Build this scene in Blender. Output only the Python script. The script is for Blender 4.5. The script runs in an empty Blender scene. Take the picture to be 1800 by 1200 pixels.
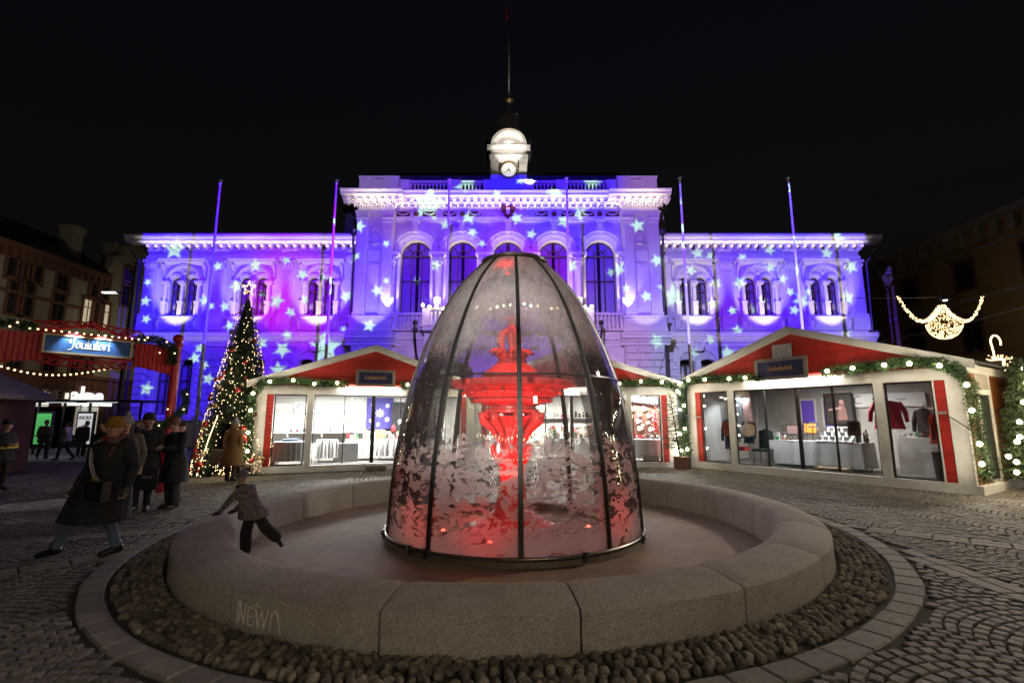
import bpy, math, random
import numpy as np
from mathutils import Vector, Matrix, Euler, noise
R = math.radians
rnd = random.Random(7)
S = bpy.context.scene
C = S.collection
# ------------------------------------------------------------------ camera
CAMH, PITCH, FPX = 1.7, R(9.0), 850.0
cam_d = bpy.data.cameras.new('camera'); cam = bpy.data.objects.new('camera', cam_d); C.objects.link(cam)
cam.location = (0, 0, CAMH); cam.rotation_euler = (R(90) + PITCH, 0, 0)
cam_d.sensor_width = 36; cam_d.lens = FPX / 1800 * 36; cam_d.clip_start = 0.05; cam_d.clip_end = 2000
S.camera = cam
# ------------------------------------------------------------------ night sky
W = bpy.data.worlds.new('World'); S.world = W; W.use_nodes = True
nt = W.node_tree; bgn = nt.nodes['Background']
sky = nt.nodes.new('ShaderNodeTexSky'); sky.sky_type = 'NISHITA'; sky.sun_disc = False
sky.sun_elevation = R(-3); sky.sun_rotation = R(200)
nt.links.new(sky.outputs[0], bgn.inputs[0]); bgn.inputs[1].default_value = 0.06
# ------------------------------------------------------------------ exposure and render
S.view_settings.view_transform = 'Standard'; S.view_settings.look = 'None'
S.view_settings.exposure = 0; S.view_settings.gamma = 1; S.view_settings.use_curve_mapping = False
cy = S.cycles
cy.use_denoising = True; cy.max_bounces = 8; cy.diffuse_bounces = 3; cy.glossy_bounces = 4
cy.transmission_bounces = 4; cy.transparent_max_bounces = 32
cy.sample_clamp_indirect = 3.0; cy.sample_clamp_direct = 0.0
cy.caustics_reflective = False; cy.caustics_refractive = False
cy.use_light_tree = True; cy.use_adaptive_sampling = False

def ray(px, py):
    u = (px - 900) / FPX; v = (600 - py) / FPX
    y = math.cos(PITCH) - v * math.sin(PITCH); z = math.sin(PITCH) + v * math.cos(PITCH)
    return u / y, z / y
def at(px, py, Y):
    a, b = ray(px, py); return Vector((a * Y, Y, CAMH + b * Y))
def zz(py, Y): return at(900, py, Y).z
def xx(px, py, Y): return at(px, py, Y).x
def side(px, py, X):
    a, b = ray(px, py); Y = X / a; return Vector((X, Y, CAMH + b * Y))
def gz(x, y=0): return 0.07 * math.tanh(x / 6.0)
def foot(px, py):
    a, b = ray(px, py); Y = 10.0
    for _ in range(30): Y = (gz(a * Y) - CAMH) / b
    return Vector((a * Y, Y, gz(a * Y)))

# ------------------------------------------------------------------ lamps
def lamp(kind, name, loc, power, col=(1, 1, 1), target=None, size=0.1, size_y=None, cone=60, blend=0.3, spread=None):
    d = bpy.data.lights.new(name, kind); d.energy = power; d.color = col
    if kind == 'SPOT': d.spot_size = R(cone); d.spot_blend = blend; d.shadow_soft_size = size
    elif kind == 'AREA':
        d.size = size
        if size_y: d.shape = 'RECTANGLE'; d.size_y = size_y
        if spread: d.spread = R(spread)
    else: d.shadow_soft_size = size
    o = bpy.data.objects.new(name, d); C.objects.link(o); o.location = loc
    if target is not None:
        q = (Vector(target) - Vector(loc)).to_track_quat('-Z', 'Y'); o.rotation_euler = q.to_euler()
    return o

# ------------------------------------------------------------------ materials
def _new(name):
    m = bpy.data.materials.new(name); m.use_nodes = True
    return m, m.node_tree, m.node_tree.nodes['Principled BSDF']
def mat(name, col, rough=0.6, metal=0.0, var=0.12, scale=3.0, bump=0.0, bscale=40.0, spec=0.5, island=0.0, dirt=None, dscale=0.7, coat=0, obj=False):
    m, t, b = _new(name); N = t.nodes.new; L = t.links.new
    b.inputs['Roughness'].default_value = rough; b.inputs['Metallic'].default_value = metal
    b.inputs['Specular IOR Level'].default_value = spec
    if coat: b.inputs['Coat Weight'].default_value = coat
    if obj: pos = N('ShaderNodeTexCoord').outputs['Object']
    else: pos = N('ShaderNodeNewGeometry').outputs['Position']
    n1 = N('ShaderNodeTexNoise'); n1.inputs['Scale'].default_value = scale; n1.inputs['Detail'].default_value = 6; L(pos, n1.inputs['Vector'])
    r = N('ShaderNodeMapRange'); r.inputs[1].default_value = 0.3; r.inputs[2].default_value = 0.7
    r.inputs[3].default_value = 1 - var; r.inputs[4].default_value = 1 + var; L(n1.outputs[0], r.inputs[0])
    fac = r.outputs[0]
    if island:
        g = N('ShaderNodeNewGeometry'); oi = N('ShaderNodeObjectInfo'); ad = N('ShaderNodeMath'); ad.operation = 'ADD'
        L(g.outputs['Random Per Island'], ad.inputs[0]); L(oi.outputs['Random'], ad.inputs[1])
        fr = N('ShaderNodeMath'); fr.operation = 'FRACT'; L(ad.outputs[0], fr.inputs[0])
        r2 = N('ShaderNodeMapRange'); r2.inputs[3].default_value = 1 - island; r2.inputs[4].default_value = 1 + island
        L(fr.outputs[0], r2.inputs[0]); mm = N('ShaderNodeMath'); mm.operation = 'MULTIPLY'
        L(fac, mm.inputs[0]); L(r2.outputs[0], mm.inputs[1]); fac = mm.outputs[0]
    vm = N('ShaderNodeVectorMath'); vm.operation = 'SCALE'; vm.inputs[0].default_value = col[:3]; L(fac, vm.inputs['Scale'])
    out = vm.outputs[0]
    if dirt:
        n3 = N('ShaderNodeTexNoise'); n3.inputs['Scale'].default_value = dscale; n3.inputs['Detail'].default_value = 8; n3.inputs['Roughness'].default_value = 0.7
        L(pos, n3.inputs['Vector'])
        r3 = N('ShaderNodeMapRange'); r3.inputs[1].default_value = 0.48; r3.inputs[2].default_value = 0.72; r3.inputs[4].default_value = 0.75; L(n3.outputs[0], r3.inputs[0])
        mx = N('ShaderNodeMix'); mx.data_type = 'RGBA'; L(r3.outputs[0], mx.inputs['Factor']); L(out, mx.inputs['A']); mx.inputs['B'].default_value = (*dirt, 1)
        out = mx.outputs['Result']
    L(out, b.inputs['Base Color'])
    if bump:
        n2 = N('ShaderNodeTexNoise'); n2.inputs['Scale'].default_value = bscale; n2.inputs['Detail'].default_value = 4; L(pos, n2.inputs['Vector'])
        bp = N('ShaderNodeBump'); bp.inputs['Strength'].default_value = bump; bp.inputs['Distance'].default_value = 0.02
        L(n2.outputs[0], bp.inputs['Height']); L(bp.outputs[0], b.inputs['Normal'])
    return m
def emis(name, col, strength, light=False):
    m, t, b = _new(name); b.inputs['Base Color'].default_value = (*[min(1, c) * 0.6 for c in col], 1)
    b.inputs['Emission Color'].default_value = (*col, 1); b.inputs['Emission Strength'].default_value = strength
    if not light: m.cycles.emission_sampling = 'NONE'
    return m
def glass(name, tint=(0.92, 0.94, 0.93), refl=1.0, rough=0.01, haze=None):
    m, t, b = _new(name); N = t.nodes.new; L = t.links.new; t.nodes.remove(b)
    o = t.nodes['Material Output']; tr = N('ShaderNodeBsdfTransparent'); tr.inputs[0].default_value = (*tint, 1)
    gl = N('ShaderNodeBsdfGlossy'); gl.inputs['Roughness'].default_value = rough
    fr = N('ShaderNodeFresnel'); fr.inputs[0].default_value = 1.5; mu = N('ShaderNodeMath'); mu.operation = 'MULTIPLY'; mu.inputs[1].default_value = refl
    L(fr.outputs[0], mu.inputs[0]); mx = N('ShaderNodeMixShader'); L(mu.outputs[0], mx.inputs[0]); L(tr.outputs[0], mx.inputs[1]); L(gl.outputs[0], mx.inputs[2])
    if haze:
        df = N('ShaderNodeBsdfDiffuse'); df.inputs[0].default_value = (*haze[:3], 1); m2 = N('ShaderNodeMixShader'); m2.inputs[0].default_value = haze[3]
        L(mx.outputs[0], m2.inputs[1]); L(df.outputs[0], m2.inputs[2]); mx = m2
    L(mx.outputs[0], o.inputs[0]); return m

# ------------------------------------------------------------------ mesh builder
class MB:
    def __init__(s): s.v = []; s.f = []; s.m = []; s.cm = 0; s.T = None
    def add(s, vs, fs):
        n = len(s.v)
        if s.T is not None: vs = [s.T @ Vector(p) for p in vs]
        s.v += [tuple(p) for p in vs]; s.f += [tuple(i + n for i in f) for f in fs]; s.m += [s.cm] * len(fs); return s
    def box(s, x0, x1, y0, y1, z0, z1):
        return s.add([(x0, y0, z0), (x1, y0, z0), (x1, y1, z0), (x0, y1, z0), (x0, y0, z1), (x1, y0, z1), (x1, y1, z1), (x0, y1, z1)],
                     [(0, 3, 2, 1), (4, 5, 6, 7), (0, 1, 5, 4), (1, 2, 6, 5), (2, 3, 7, 6), (3, 0, 4, 7)])
    def cbox(s, x0, x1, y0, y1, z0, z1, c=0.02):   # box with a chamfered front (-y) face
        return s.add([(x0, y1, z0), (x1, y1, z0), (x1, y1, z1), (x0, y1, z1), (x0, y0 + c, z0), (x1, y0 + c, z0), (x1, y0 + c, z1), (x0, y0 + c, z1),
                      (x0 + c, y0, z0 + c), (x1 - c, y0, z0 + c), (x1 - c, y0, z1 - c), (x0 + c, y0, z1 - c)],
                     [(0, 3, 2, 1), (4, 5, 1, 0), (5, 6, 2, 1), (6, 7, 3, 2), (7, 4, 0, 3), (4, 8, 9, 5), (5, 9, 10, 6), (6, 10, 11, 7), (7, 11, 8, 4), (8, 11, 10, 9)])
    def prism(s, poly, y0, y1):                     # polygon in xz pushed along y
        n = len(poly); vs = [(x, y0, z) for x, z in poly] + [(x, y1, z) for x, z in poly]
        fs = [tuple(range(n)), tuple(range(2 * n - 1, n - 1, -1))] + [(i, i + n, (i + 1) % n + n, (i + 1) % n) for i in range(n)]
        return s.add(vs, fs)
    def moldx(s, prof, x0, x1):                     # closed profile in yz pushed along x
        n = len(prof); vs = [(x0, y, z) for y, z in prof] + [(x1, y, z) for y, z in prof]
        fs = [tuple(range(n - 1, -1, -1)), tuple(range(n, 2 * n))] + [(i, (i + 1) % n, (i + 1) % n + n, i + n) for i in range(n)]
        return s.add(vs, fs)
    def ring(s, cx, cz, r0, r1, y0, y1, a0=0, a1=180, n=20, cy_=None):   # arch ring in xz
        vs = []; 
        for i in range(n + 1):
            a = R(a0 + (a1 - a0) * i / n); c, q = math.cos(a), math.sin(a)
            vs += [(cx + r0 * c, y0, cz + r0 * q), (cx + r1 * c, y0, cz + r1 * q), (cx + r1 * c, y1, cz + r1 * q), (cx + r0 * c, y1, cz + r0 * q)]
        fs = []
        for i in range(n):
            k = i * 4; fs += [(k + j, k + (j + 1) % 4, k + 4 + (j + 1) % 4, k + 4 + j) for j in range(4)]
        fs += [(0, 3, 2, 1), tuple(n * 4 + j for j in range(4))]
        return s.add(vs, fs)
    def lathe(s, prof, c=(0, 0, 0), n=24, a0=0, a1=360, fn=None):
        full = abs(a1 - a0) >= 360; m = n if full else n + 1; vs = []
        for i in range(m):
            a = R(a0 + (a1 - a0) * i / n)
            for (r, z) in prof:
                rr = fn(r, z, a) if fn else r
                vs.append((c[0] + rr * math.cos(a), c[1] + rr * math.sin(a), c[2] + z))
        k = len(prof); fs = []
        for i in range(n):
            j = (i + 1) % m
            for q in range(k - 1): fs.append((i * k + q, j * k + q, j * k + q + 1, i * k + q + 1))
        return s.add(vs, fs)
    def tube(s, pts, r, n=8, cap=True):
        pts = [Vector(p) for p in pts]; k = len(pts)
        rs = r if isinstance(r, (list, tuple)) else [r] * k
        d0 = (pts[1] - pts[0]).normalized(); up = Vector((0, 0, 1)) if abs(d0.z) < 0.9 else Vector((1, 0, 0))
        side_ = d0.cross(up).normalized(); vs = []
        for i in range(k):
            d = (pts[min(i + 1, k - 1)] - pts[max(i - 1, 0)]).normalized()
            side_ = (side_ - d * side_.dot(d)).normalized(); b = d.cross(side_)
            for j in range(n):
                a = 2 * math.pi * j / n; vs.append(pts[i] + (side_ * math.cos(a) + b * math.sin(a)) * rs[i])
        fs = [(i * n + j, i * n + (j + 1) % n, (i + 1) * n + (j + 1) % n, (i + 1) * n + j) for i in range(k - 1) for j in range(n)]
        if cap: fs += [tuple(range(n - 1, -1, -1)), tuple((k - 1) * n + j for j in range(n))]
        return s.add(vs, fs)
    def ball(s, c, r, n=10, m=6, sx=1, sy=1, sz=1):
        vs = [(c[0], c[1], c[2] - r * sz)]; fs = []
        for i in range(1, m):
            t = math.pi * i / m - math.pi / 2
            for j in range(n):
                a = 2 * math.pi * j / n
                vs.append((c[0] + r * sx * math.cos(t) * math.cos(a), c[1] + r * sy * math.cos(t) * math.sin(a), c[2] + r * sz * math.sin(t)))
        vs.append((c[0], c[1], c[2] + r * sz)); e = len(vs) - 1
        for j in range(n):
            fs.append((0, 1 + (j + 1) % n, 1 + j)); fs.append((e, e - n + j, e - n + (j + 1) % n))
            for i in range(m - 2): a = 1 + i * n; fs.append((a + j, a + (j + 1) % n, a + n + (j + 1) % n, a + n + j))
        return s.add(vs, fs)
    def capsule(s, a, b, ra, rb, n=10):
        a = Vector(a); b = Vector(b); d = (b - a).normalized()
        pts = []; rs = []
        for t in (-0.95, -0.7, -0.35): pts.append(a + d * ra * t); rs.append(ra * math.sqrt(1 - t * t))
        pts.append(a); rs.append(ra); pts.append(b); rs.append(rb)
        for t in (0.35, 0.7, 0.95): pts.append(b + d * rb * t); rs.append(rb * math.sqrt(1 - t * t))
        return s.tube(pts, rs, n)
    def mesh(s, name, mats):
        me = bpy.data.meshes.new(name); me.from_pydata(s.v, [], s.f)
        for m_ in (mats if isinstance(mats, (list, tuple)) else [mats]): me.materials.append(m_)
        if any(s.m): me.polygons.foreach_set('material_index', s.m)
        me.update(); return me
    def build(s, name, mats, parent=None, smooth=False, **kw):
        me = s.mesh(name, mats)
        if smooth:
            me.polygons.foreach_set('use_smooth', [True] * len(me.polygons))
            if smooth != 'all':
                try: me.set_sharp_from_angle(angle=R(smooth if smooth is not True else 40))
                except Exception: pass
        return link(name, me, parent, **kw)
def link(name, me, parent=None, loc=None, rot=None, scale=None, label=None, category=None, group=None, kind=None):
    o = bpy.data.objects.new(name, me); C.objects.link(o)
    if parent: o.parent = parent
    if loc is not None: o.location = loc
    if rot is not None: o.rotation_euler = rot
    if scale is not None: o.scale = scale
    tag(o, label, category, group, kind); return o
def tag(o, label=None, category=None, group=None, kind=None):
    for k, v in (('label', label), ('category', category), ('group', group), ('kind', kind)):
        if v: o[k] = v
    return o
def thing(name, label, category, loc=(0, 0, 0), rz=0, group=None):
    return link(name, None, None, loc, (0, 0, rz), None, label, category, group)
def copy_tree(o, parent=None):
    c = o.copy(); C.objects.link(c)
    if parent: c.parent = parent
    for ch in o.children: copy_tree(ch, c)
    return c
_font_cache = {}
def text_mesh(txt, size, depth=0.01, bold=0.0, shear=0.0, sx=1.0):
    key = (txt, size, depth, bold, shear, sx)
    if key in _font_cache: return _font_cache[key]
    cu = bpy.data.curves.new('txt', 'FONT'); cu.body = txt; cu.size = size; cu.extrude = depth; cu.offset = bold; cu.shear = shear
    cu.align_x = 'CENTER'; cu.align_y = 'CENTER'; cu.resolution_u = 3
    o = bpy.data.objects.new('txt', cu); C.objects.link(o)
    me = bpy.data.meshes.new_from_object(o.evaluated_get(bpy.context.evaluated_depsgraph_get())); bpy.data.objects.remove(o); bpy.data.curves.remove(cu)
    for v in me.vertices: v.co = Vector((v.co.x * sx, -v.co.z, v.co.y))   # stands upright, faces -y
    me.update(); _font_cache[key] = me; return me
def text(name, txt, size, m, parent, loc, rot=(0, 0, 0), **kw):
    me = text_mesh(txt, size, **kw).copy(); me.materials.clear(); me.materials.append(m)
    return link(name, me, parent, loc, rot)
# ------------------------------------------------------------------ the projector that throws stars on the town hall
PJ = Vector((-1.0, 5.0, 9.5))
STARS = [(308,437,15),(383,467,7),(416,501,10),(360,525,9),(371,537,6),(396,536,8),(449,465,9),(487,527,11),(511,547,8),(532,480,9),(536,524,8),(609,518,10),(567,485,7),(503,457,7),(624,458,7),(630,405,10),(588,389,8),(256,528,8),(260,495,6),(257,560,7),(403,572,8),(461,601,9),(497,611,12),(568,593,7),(573,609,24),(352,609,7),(343,627,9),(360,639,7),(367,663,9),(489,647,12),(259,680,10),(463,511,6),(505,588,8),(604,575,5),
(753,365,26),(662,519,9),(678,436,6),(783,399,8),(824,386,12),(831,413,8),(766,473,8),(733,492,6),(821,327,17),(909,388,10),(848,433,6),(678,502,5),(648,583,10),(875,351,8),
(978,345,14),(1022,380,12),(992,393,10),(935,416,8),(1124,403,11),(1159,466,10),(1090,478,11),(1104,515,7),(1140,529,9),(1183,518,19),(1159,610,11),(1007,473,9),(1040,323,14),(1074,478,7),(1111,358,5),(914,318,7),
(1225,443,9),(1248,447,7),(1304,450,7),(1352,437,8),(1452,443,9),(1476,420,11),(1495,468,11),(1257,497,10),(1253,532,10),(1300,495,11),(1375,488,8),(1389,512,7),(1408,527,12),(1396,544,8),(1487,520,11),(1287,545,7),(1339,523,7),(1321,540,6),(1419,511,6),(1296,579,8),(1248,595,7),(1277,617,11),(1319,609,8),(1220,617,7),(1487,585,9),(1213,473,8),(1353,468,8)]
CTRL = [(250,450,.06,.01,1),(300,550,.04,.01,1),(400,500,.12,0,1),(480,530,.45,0,.95),(550,480,.25,0,1),(540,560,.3,0,.9),(430,600,.12,0,.95),(600,450,.12,0,1),(600,560,.18,0,.9),(500,650,.12,0,.9),(260,660,.05,.03,.75),(360,660,.04,.01,.8),
(650,450,.10,.02,.85),(655,500,.12,0,1),(655,550,.08,.0,.8),(650,600,.05,.02,.6),(640,350,.16,.09,.3),(700,400,.15,.05,.5),(760,390,.16,.03,.8),(815,400,.12,0,1),(893,325,.02,0,.9),(893,380,.18,0,1),(950,380,.06,0,1),(860,460,.2,.0,.95),(940,480,.25,0,.9),(1050,400,.08,.01,1),(1130,400,.16,.10,.5),(1130,520,.16,.08,.8),(1140,350,.25,.2,.35),(780,500,.15,.02,.8),(640,650,.03,.01,.6),(720,620,.22,.2,.38),
(1200,470,.22,.14,.6),(1200,540,.24,.17,.6),(1290,500,.16,.02,1),(1290,550,.16,.0,.8),(1390,540,.1,0,1),(1370,450,.12,.06,.9),(1500,500,.12,.04,1),(1480,600,.25,.18,.8),(1300,600,.2,.1,.8),(1200,640,.3,.28,.55),(1100,620,.38,.34,.5),(1500,430,.15,.08,.8),(800,330,.08,.03,.7),(1040,330,.06,.02,.8)]
def gobo_image():
    Wp, Hp = 2100, 900; U0, U1, V0, V1 = -1.03, 1.03, -0.42, 0.46
    def uv(px, py, Y=29.6):
        p = at(px, py, Y); return (p.x - PJ.x) / (p.y - PJ.y), (p.z - PJ.z) / (p.y - PJ.y)
    gx = np.linspace(U0, U1, Wp // 6); gy = np.linspace(V0, V1, Hp // 6); GX, GY = np.meshgrid(gx, gy)
    acc = np.zeros(GX.shape + (3,)); ws = np.zeros(GX.shape)
    for c in CTRL:
        u, v = uv(c[0], c[1]); w = 1 / (((GX - u) ** 2 + (GY - v) ** 2) + 1e-4) ** 2.2
        acc += w[..., None] * np.array((c[2] * (1.05 if c[2] > .24 and c[3] < .02 else .72), c[3] * (.8 if c[0] > 1180 or c[0] < 700 and c[1] < 420 else .45), c[4])); ws += w
    acc /= ws[..., None]; acc = np.repeat(np.repeat(acc, 6, 0), 6, 1)
    X, Y = np.meshgrid(np.linspace(U0, U1, Wp), np.linspace(V0, V1, Hp)); lum = np.zeros(X.shape)
    rr = np.random.RandomState(3)
    for (px, py, r) in STARS:
        u, v = uv(px, py); u2, _ = uv(px + r, py); rad = abs(u2 - u) * 1.25; rot = rr.uniform(0, 6.28)
        i0, i1 = int((u - rad * 1.4 - U0) / (U1 - U0) * Wp), int((u + rad * 1.4 - U0) / (U1 - U0) * Wp); j0, j1 = int((v - rad * 1.4 - V0) / (V1 - V0) * Hp), int((v + rad * 1.4 - V0) / (V1 - V0) * Hp)
        sl = (slice(max(j0, 0), j1), slice(max(i0, 0), i1)); dx = X[sl] - u; dy = Y[sl] - v
        a = np.arctan2(dy, dx) + rot; rho = np.hypot(dx, dy) / rad; k = np.pi / 5; a = np.abs((a % (2 * k)) - k)
        edge = math.cos(k) * 0 + 0.42 * np.sin(k) / (np.sin(k - a) * 0.42 * 0 + np.sin(a) * (1 - 0.42 * np.cos(k)) + 0.42 * np.sin(k) * np.cos(a)) if False else None
        # straight edges between the tip (rho 1 at a=k) and the notch (rho .45 at a=0)
        tip = np.array([math.cos(k), math.sin(k)]); notch = np.array([0.47, 0.0]); x = rho * np.cos(a); y = rho * np.sin(a)
        nrm = np.array([tip[1] - notch[1], -(tip[0] - notch[0])]); nrm /= np.hypot(*nrm); dist = (x - notch[0]) * nrm[0] + (y - notch[1]) * nrm[1]
        soft = 0.10 if r < 20 else 0.05
        lum[sl] = np.maximum(lum[sl], np.clip(0.5 - dist / (2 * soft), 0, 1))
    col = acc * (1 - lum[..., None]) + np.array([.42, .70, .78]) * lum[..., None]
    # the picture stops at the roofs and the ends of the house
    def umask(px, py): return uv(px, py)
    eL, eR = uv(238, 500)[0], uv(1535, 500)[0]; wz = uv(900, 408)[1]; cz_ = uv(900, 300, 29)[1]; cl, cr = uv(575, 400, 28.6)[0], uv(1200, 400, 28.6)[0]; bot = uv(900, 735)[1]
    mask = ((X > eL) & (X < eR) & (Y > bot) & ((Y < wz) | ((X > cl) & (X < cr) & (Y < cz_)))).astype(float)
    col *= mask[..., None]
    im = bpy.data.images.new('star_gobo', Wp, Hp, alpha=False, float_buffer=True); im.colorspace_settings.name = 'Non-Color'
    px = np.ones((Hp, Wp, 4), np.float32); px[..., :3] = col; im.pixels.foreach_set(px.ravel()); im.pack()
    return im, (U0, U1, V0, V1)
def projector(power):
    im, (U0, U1, V0, V1) = gobo_image()
    o = lamp('SPOT', 'star_projector_light', PJ, power, target=(-1, 30, 9), size=0.03, cone=125, blend=0.0)
    d = o.data; d.use_nodes = True; t = d.node_tree; N = t.nodes.new; L = t.links.new
    em = t.nodes['Emission']; g = N('ShaderNodeNewGeometry'); sp = N('ShaderNodeSeparateXYZ'); L(g.outputs['Incoming'], sp.inputs[0])
    def M2(op, a, b):
        n = N('ShaderNodeMath'); n.operation = op
        for i, q in enumerate((a, b)):
            if isinstance(q, (int, float)): n.inputs[i].default_value = q
            else: L(q, n.inputs[i])
        return n.outputs[0]
    u = M2('DIVIDE', sp.outputs[0], sp.outputs[1]); v = M2('DIVIDE', sp.outputs[2], sp.outputs[1])
    cx_ = N('ShaderNodeCombineXYZ'); L(M2('MULTIPLY', M2('SUBTRACT', u, U0), 1 / (U1 - U0)), cx_.inputs[0]); L(M2('MULTIPLY', M2('SUBTRACT', v, V0), 1 / (V1 - V0)), cx_.inputs[1])
    ti = N('ShaderNodeTexImage'); ti.image = im; ti.extension = 'CLIP'; L(cx_.outputs[0], ti.inputs[0]); L(ti.outputs[0], em.inputs[0])
    # even picture on a flat wall: undo the falloff towards the edges (1/cos^3)
    y2 = M2('ABSOLUTE', sp.outputs[1], 0); L(M2('DIVIDE', 1.0, M2('POWER', y2, 3.0)), em.inputs[1])
    return o
projector(43000)
WARM = (1.0, 0.80, 0.58); WHITE = (1.0, 0.87, 0.70); RED = (1.0, 0.0012, 0.003)
# ------------------------------------------------------------------ the town hall
stone = mat('painted_stone', (.60, .57, .53), .75, var=.07, scale=1.2, bump=.15, bscale=25, dirt=(.42, .39, .35), dscale=.5)
stone2 = mat('painted_stone_trim', (.68, .65, .60), .7, var=.05, scale=2, bump=.1, bscale=30)
rooftin = mat('roof_sheet', (.05, .055, .07), .45, metal=.3, var=.2)
darkred = mat('relief_ground', (.10, .015, .02), .7)
frame_m = mat('window_frame_brown', (.07, .035, .03), .5)
curtain_m = mat('curtain', (.62, .62, .60), .9, var=.05)
room_m = mat('room_behind', (.04, .035, .03), .9)
pane_m = glass('window_glass', (.95, .96, .97), refl=1.2, rough=.03)
black_m = mat('black_iron', (.012, .012, .013), .45)
pipe_m = mat('downpipe_paint', (.05, .05, .06), .4, metal=.4)
gold_m = mat('gilding', (.45, .30, .10), .4, metal=.7)
hall = thing('town_hall', 'pale neo-renaissance town hall with a clock tower, lit violet with projected stars', 'town hall', (-.22, 30, 0))
HX, HY = -.22, 30.0
def off(mb): 
    mb.T = Matrix.Translation((-HX, -HY, 0)); return mb
def HB(): return off(MB())

def wall_row(mb, x0, x1, z0, z1, yf, yb, ops):
    """wall x0..x1, z0..z1 with openings (cx, half, zb, zs, arched)."""
    x = x0
    for (cx, h, zb, zs, arch) in sorted(ops):
        mb.box(x, cx - h, yf, yb, z0, z1)
        if zb > z0: mb.box(cx - h, cx + h, yf, yb, z0, zb)
        if arch:
            for sgn in (-1, 1):
                pts = [(cx + sgn * h, zs)] + [(cx + sgn * h * math.cos(R(a)), zs + arch * h * math.sin(R(a))) for a in range(9, 91, 9)]
                poly = pts + [(cx, z1), (cx + sgn * h, z1)]
                if sgn > 0: poly = poly[::-1]
                mb.prism(poly[::-1], yf, yb)
        else: mb.box(cx - h, cx + h, yf, yb, zs, z1)
        x = cx + h
    mb.box(x, x1, yf, yb, z0, z1)

def corn(y, z0, z1, out, steps=5):
    """classical cornice profile in yz, front is -y"""
    h = z1 - z0
    return [(y, z0), (y - out * .18, z0), (y - out * .22, z0 + h * .18), (y - out * .45, z0 + h * .34), (y - out * .5, z0 + h * .45), (y - out * .85, z0 + h * .5),
            (y - out * .87, z0 + h * .72), (y - out * .93, z0 + h * .80), (y - out, z0 + h * .93), (y - out, z1), (y, z1)]

def capital(x, y, z0, z1, w):
    mb = HB(); h = z1 - z0
    mb.box(x - w * .38, x + w * .38, y - .18, y + .02, z0, z1 - h * .12); mb.box(x - w * .55, x + w * .55, y - .27, y + .02, z1 - h * .13, z1)
    for row, zc in ((0, z0 + h * .1), (1, z0 + h * .42)):
        k = 4 if row == 0 else 3
        for i in range(k):
            cx = x + (i - (k - 1) / 2) * w * .25
            mb.tube([(cx, y - .17, zc), (cx, y - .22, zc + h * .2), (cx, y - .30, zc + h * .3), (cx, y - .32, zc + h * .24)], [.07, .08, .06, .025], 5)
    for sg in (-1, 1):
        mb.tube([(x + sg * w * .3, y - .2, z1 - h * .35), (x + sg * w * .42, y - .27, z1 - h * .2), (x + sg * w * .52, y - .3, z1 - h * .25), (x + sg * w * .45, y - .3, z1 - h * .35)], .045, 5)
    return mb.build('capital', stone2, hall, smooth=True)

def window(cx, zb, zs, half, y, arched=True, fan=False, mull=1, transoms=(.35,), curt=True, name='window'):
    """frame sits in the reveal; pane and curtain are its sub-parts"""
    f = HB(); t = .045
    f.box(cx - half, cx - half + t, y, y + .08, zb, zs); f.box(cx + half - t, cx + half, y, y + .08, zb, zs); f.box(cx - half + t, cx + half - t, y, y + .08, zb, zb + t)
    if arched: f.ring(cx, zs, half - t, half, y, y + .08, 0, 180, 16)
    f.box(cx - half + t, cx + half - t, y - .01, y + .08, zs - t, zs + t * .6)
    for i in range(mull):
        x = cx - half + 2 * half * (i + 1) / (mull + 1); f.box(x - t * .6, x + t * .6, y - .005, y + .075, zb + t, zs - t)
    for tr in transoms: z = zb + (zs - zb) * tr; f.box(cx - half + t, cx + half - t, y - .008, y + .07, z - t * .6, z + t * .6)
    if fan:
        f.ring(cx, zs, half * .36, half * .36 + t, y, y + .07, 0, 180, 12)
        for a in (45, 90, 135): 
            c, s_ = math.cos(R(a)), math.sin(R(a)); f.tube([(cx + c * half * .4, y + .035, zs + s_ * half * .4), (cx + c * half, y + .035, zs + s_ * half)], t * .5, 4)
    fo = f.build(name, frame_m, hall)
    p = HB(); n = 12; poly = [(cx - half, zb), (cx + half, zb)] + ([(cx + half * math.cos(R(a)), zs + half * math.sin(R(a))) for a in range(0, 181, 15)] if arched else [(cx + half, zs), (cx - half, zs)])
    p.prism(poly, y + .035, y + .045); p.build('pane', pane_m, fo)
    if curt:
        c = HB(); n = 40; vs = []; top = zs + (half if arched else 0); w = half * 1.05
        for sg, (a, b) in enumerate(((-w, -w * .10), (w * .10, w))):
            vs = []
            for i in range(n + 1):
                x = cx + a + (b - a) * i / n; yy = y + .28 + .035 * math.sin(i * 1.4 + cx) + .01 * math.sin(i * 3.1)
                vs += [(x, yy, zb - .1), (x, yy, top)]
            c.add(vs, [(2 * i, 2 * i + 2, 2 * i + 3, 2 * i + 1) for i in range(n)])
        cu = c.build('curtain', curtain_m, fo, smooth='all')
    r = HB(); r.box(cx - half - .2, cx + half + .2, y + .9, y + .95, zb - .3, zs + half + .3); r.build('dark_room', room_m, fo)
    return fo

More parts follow.
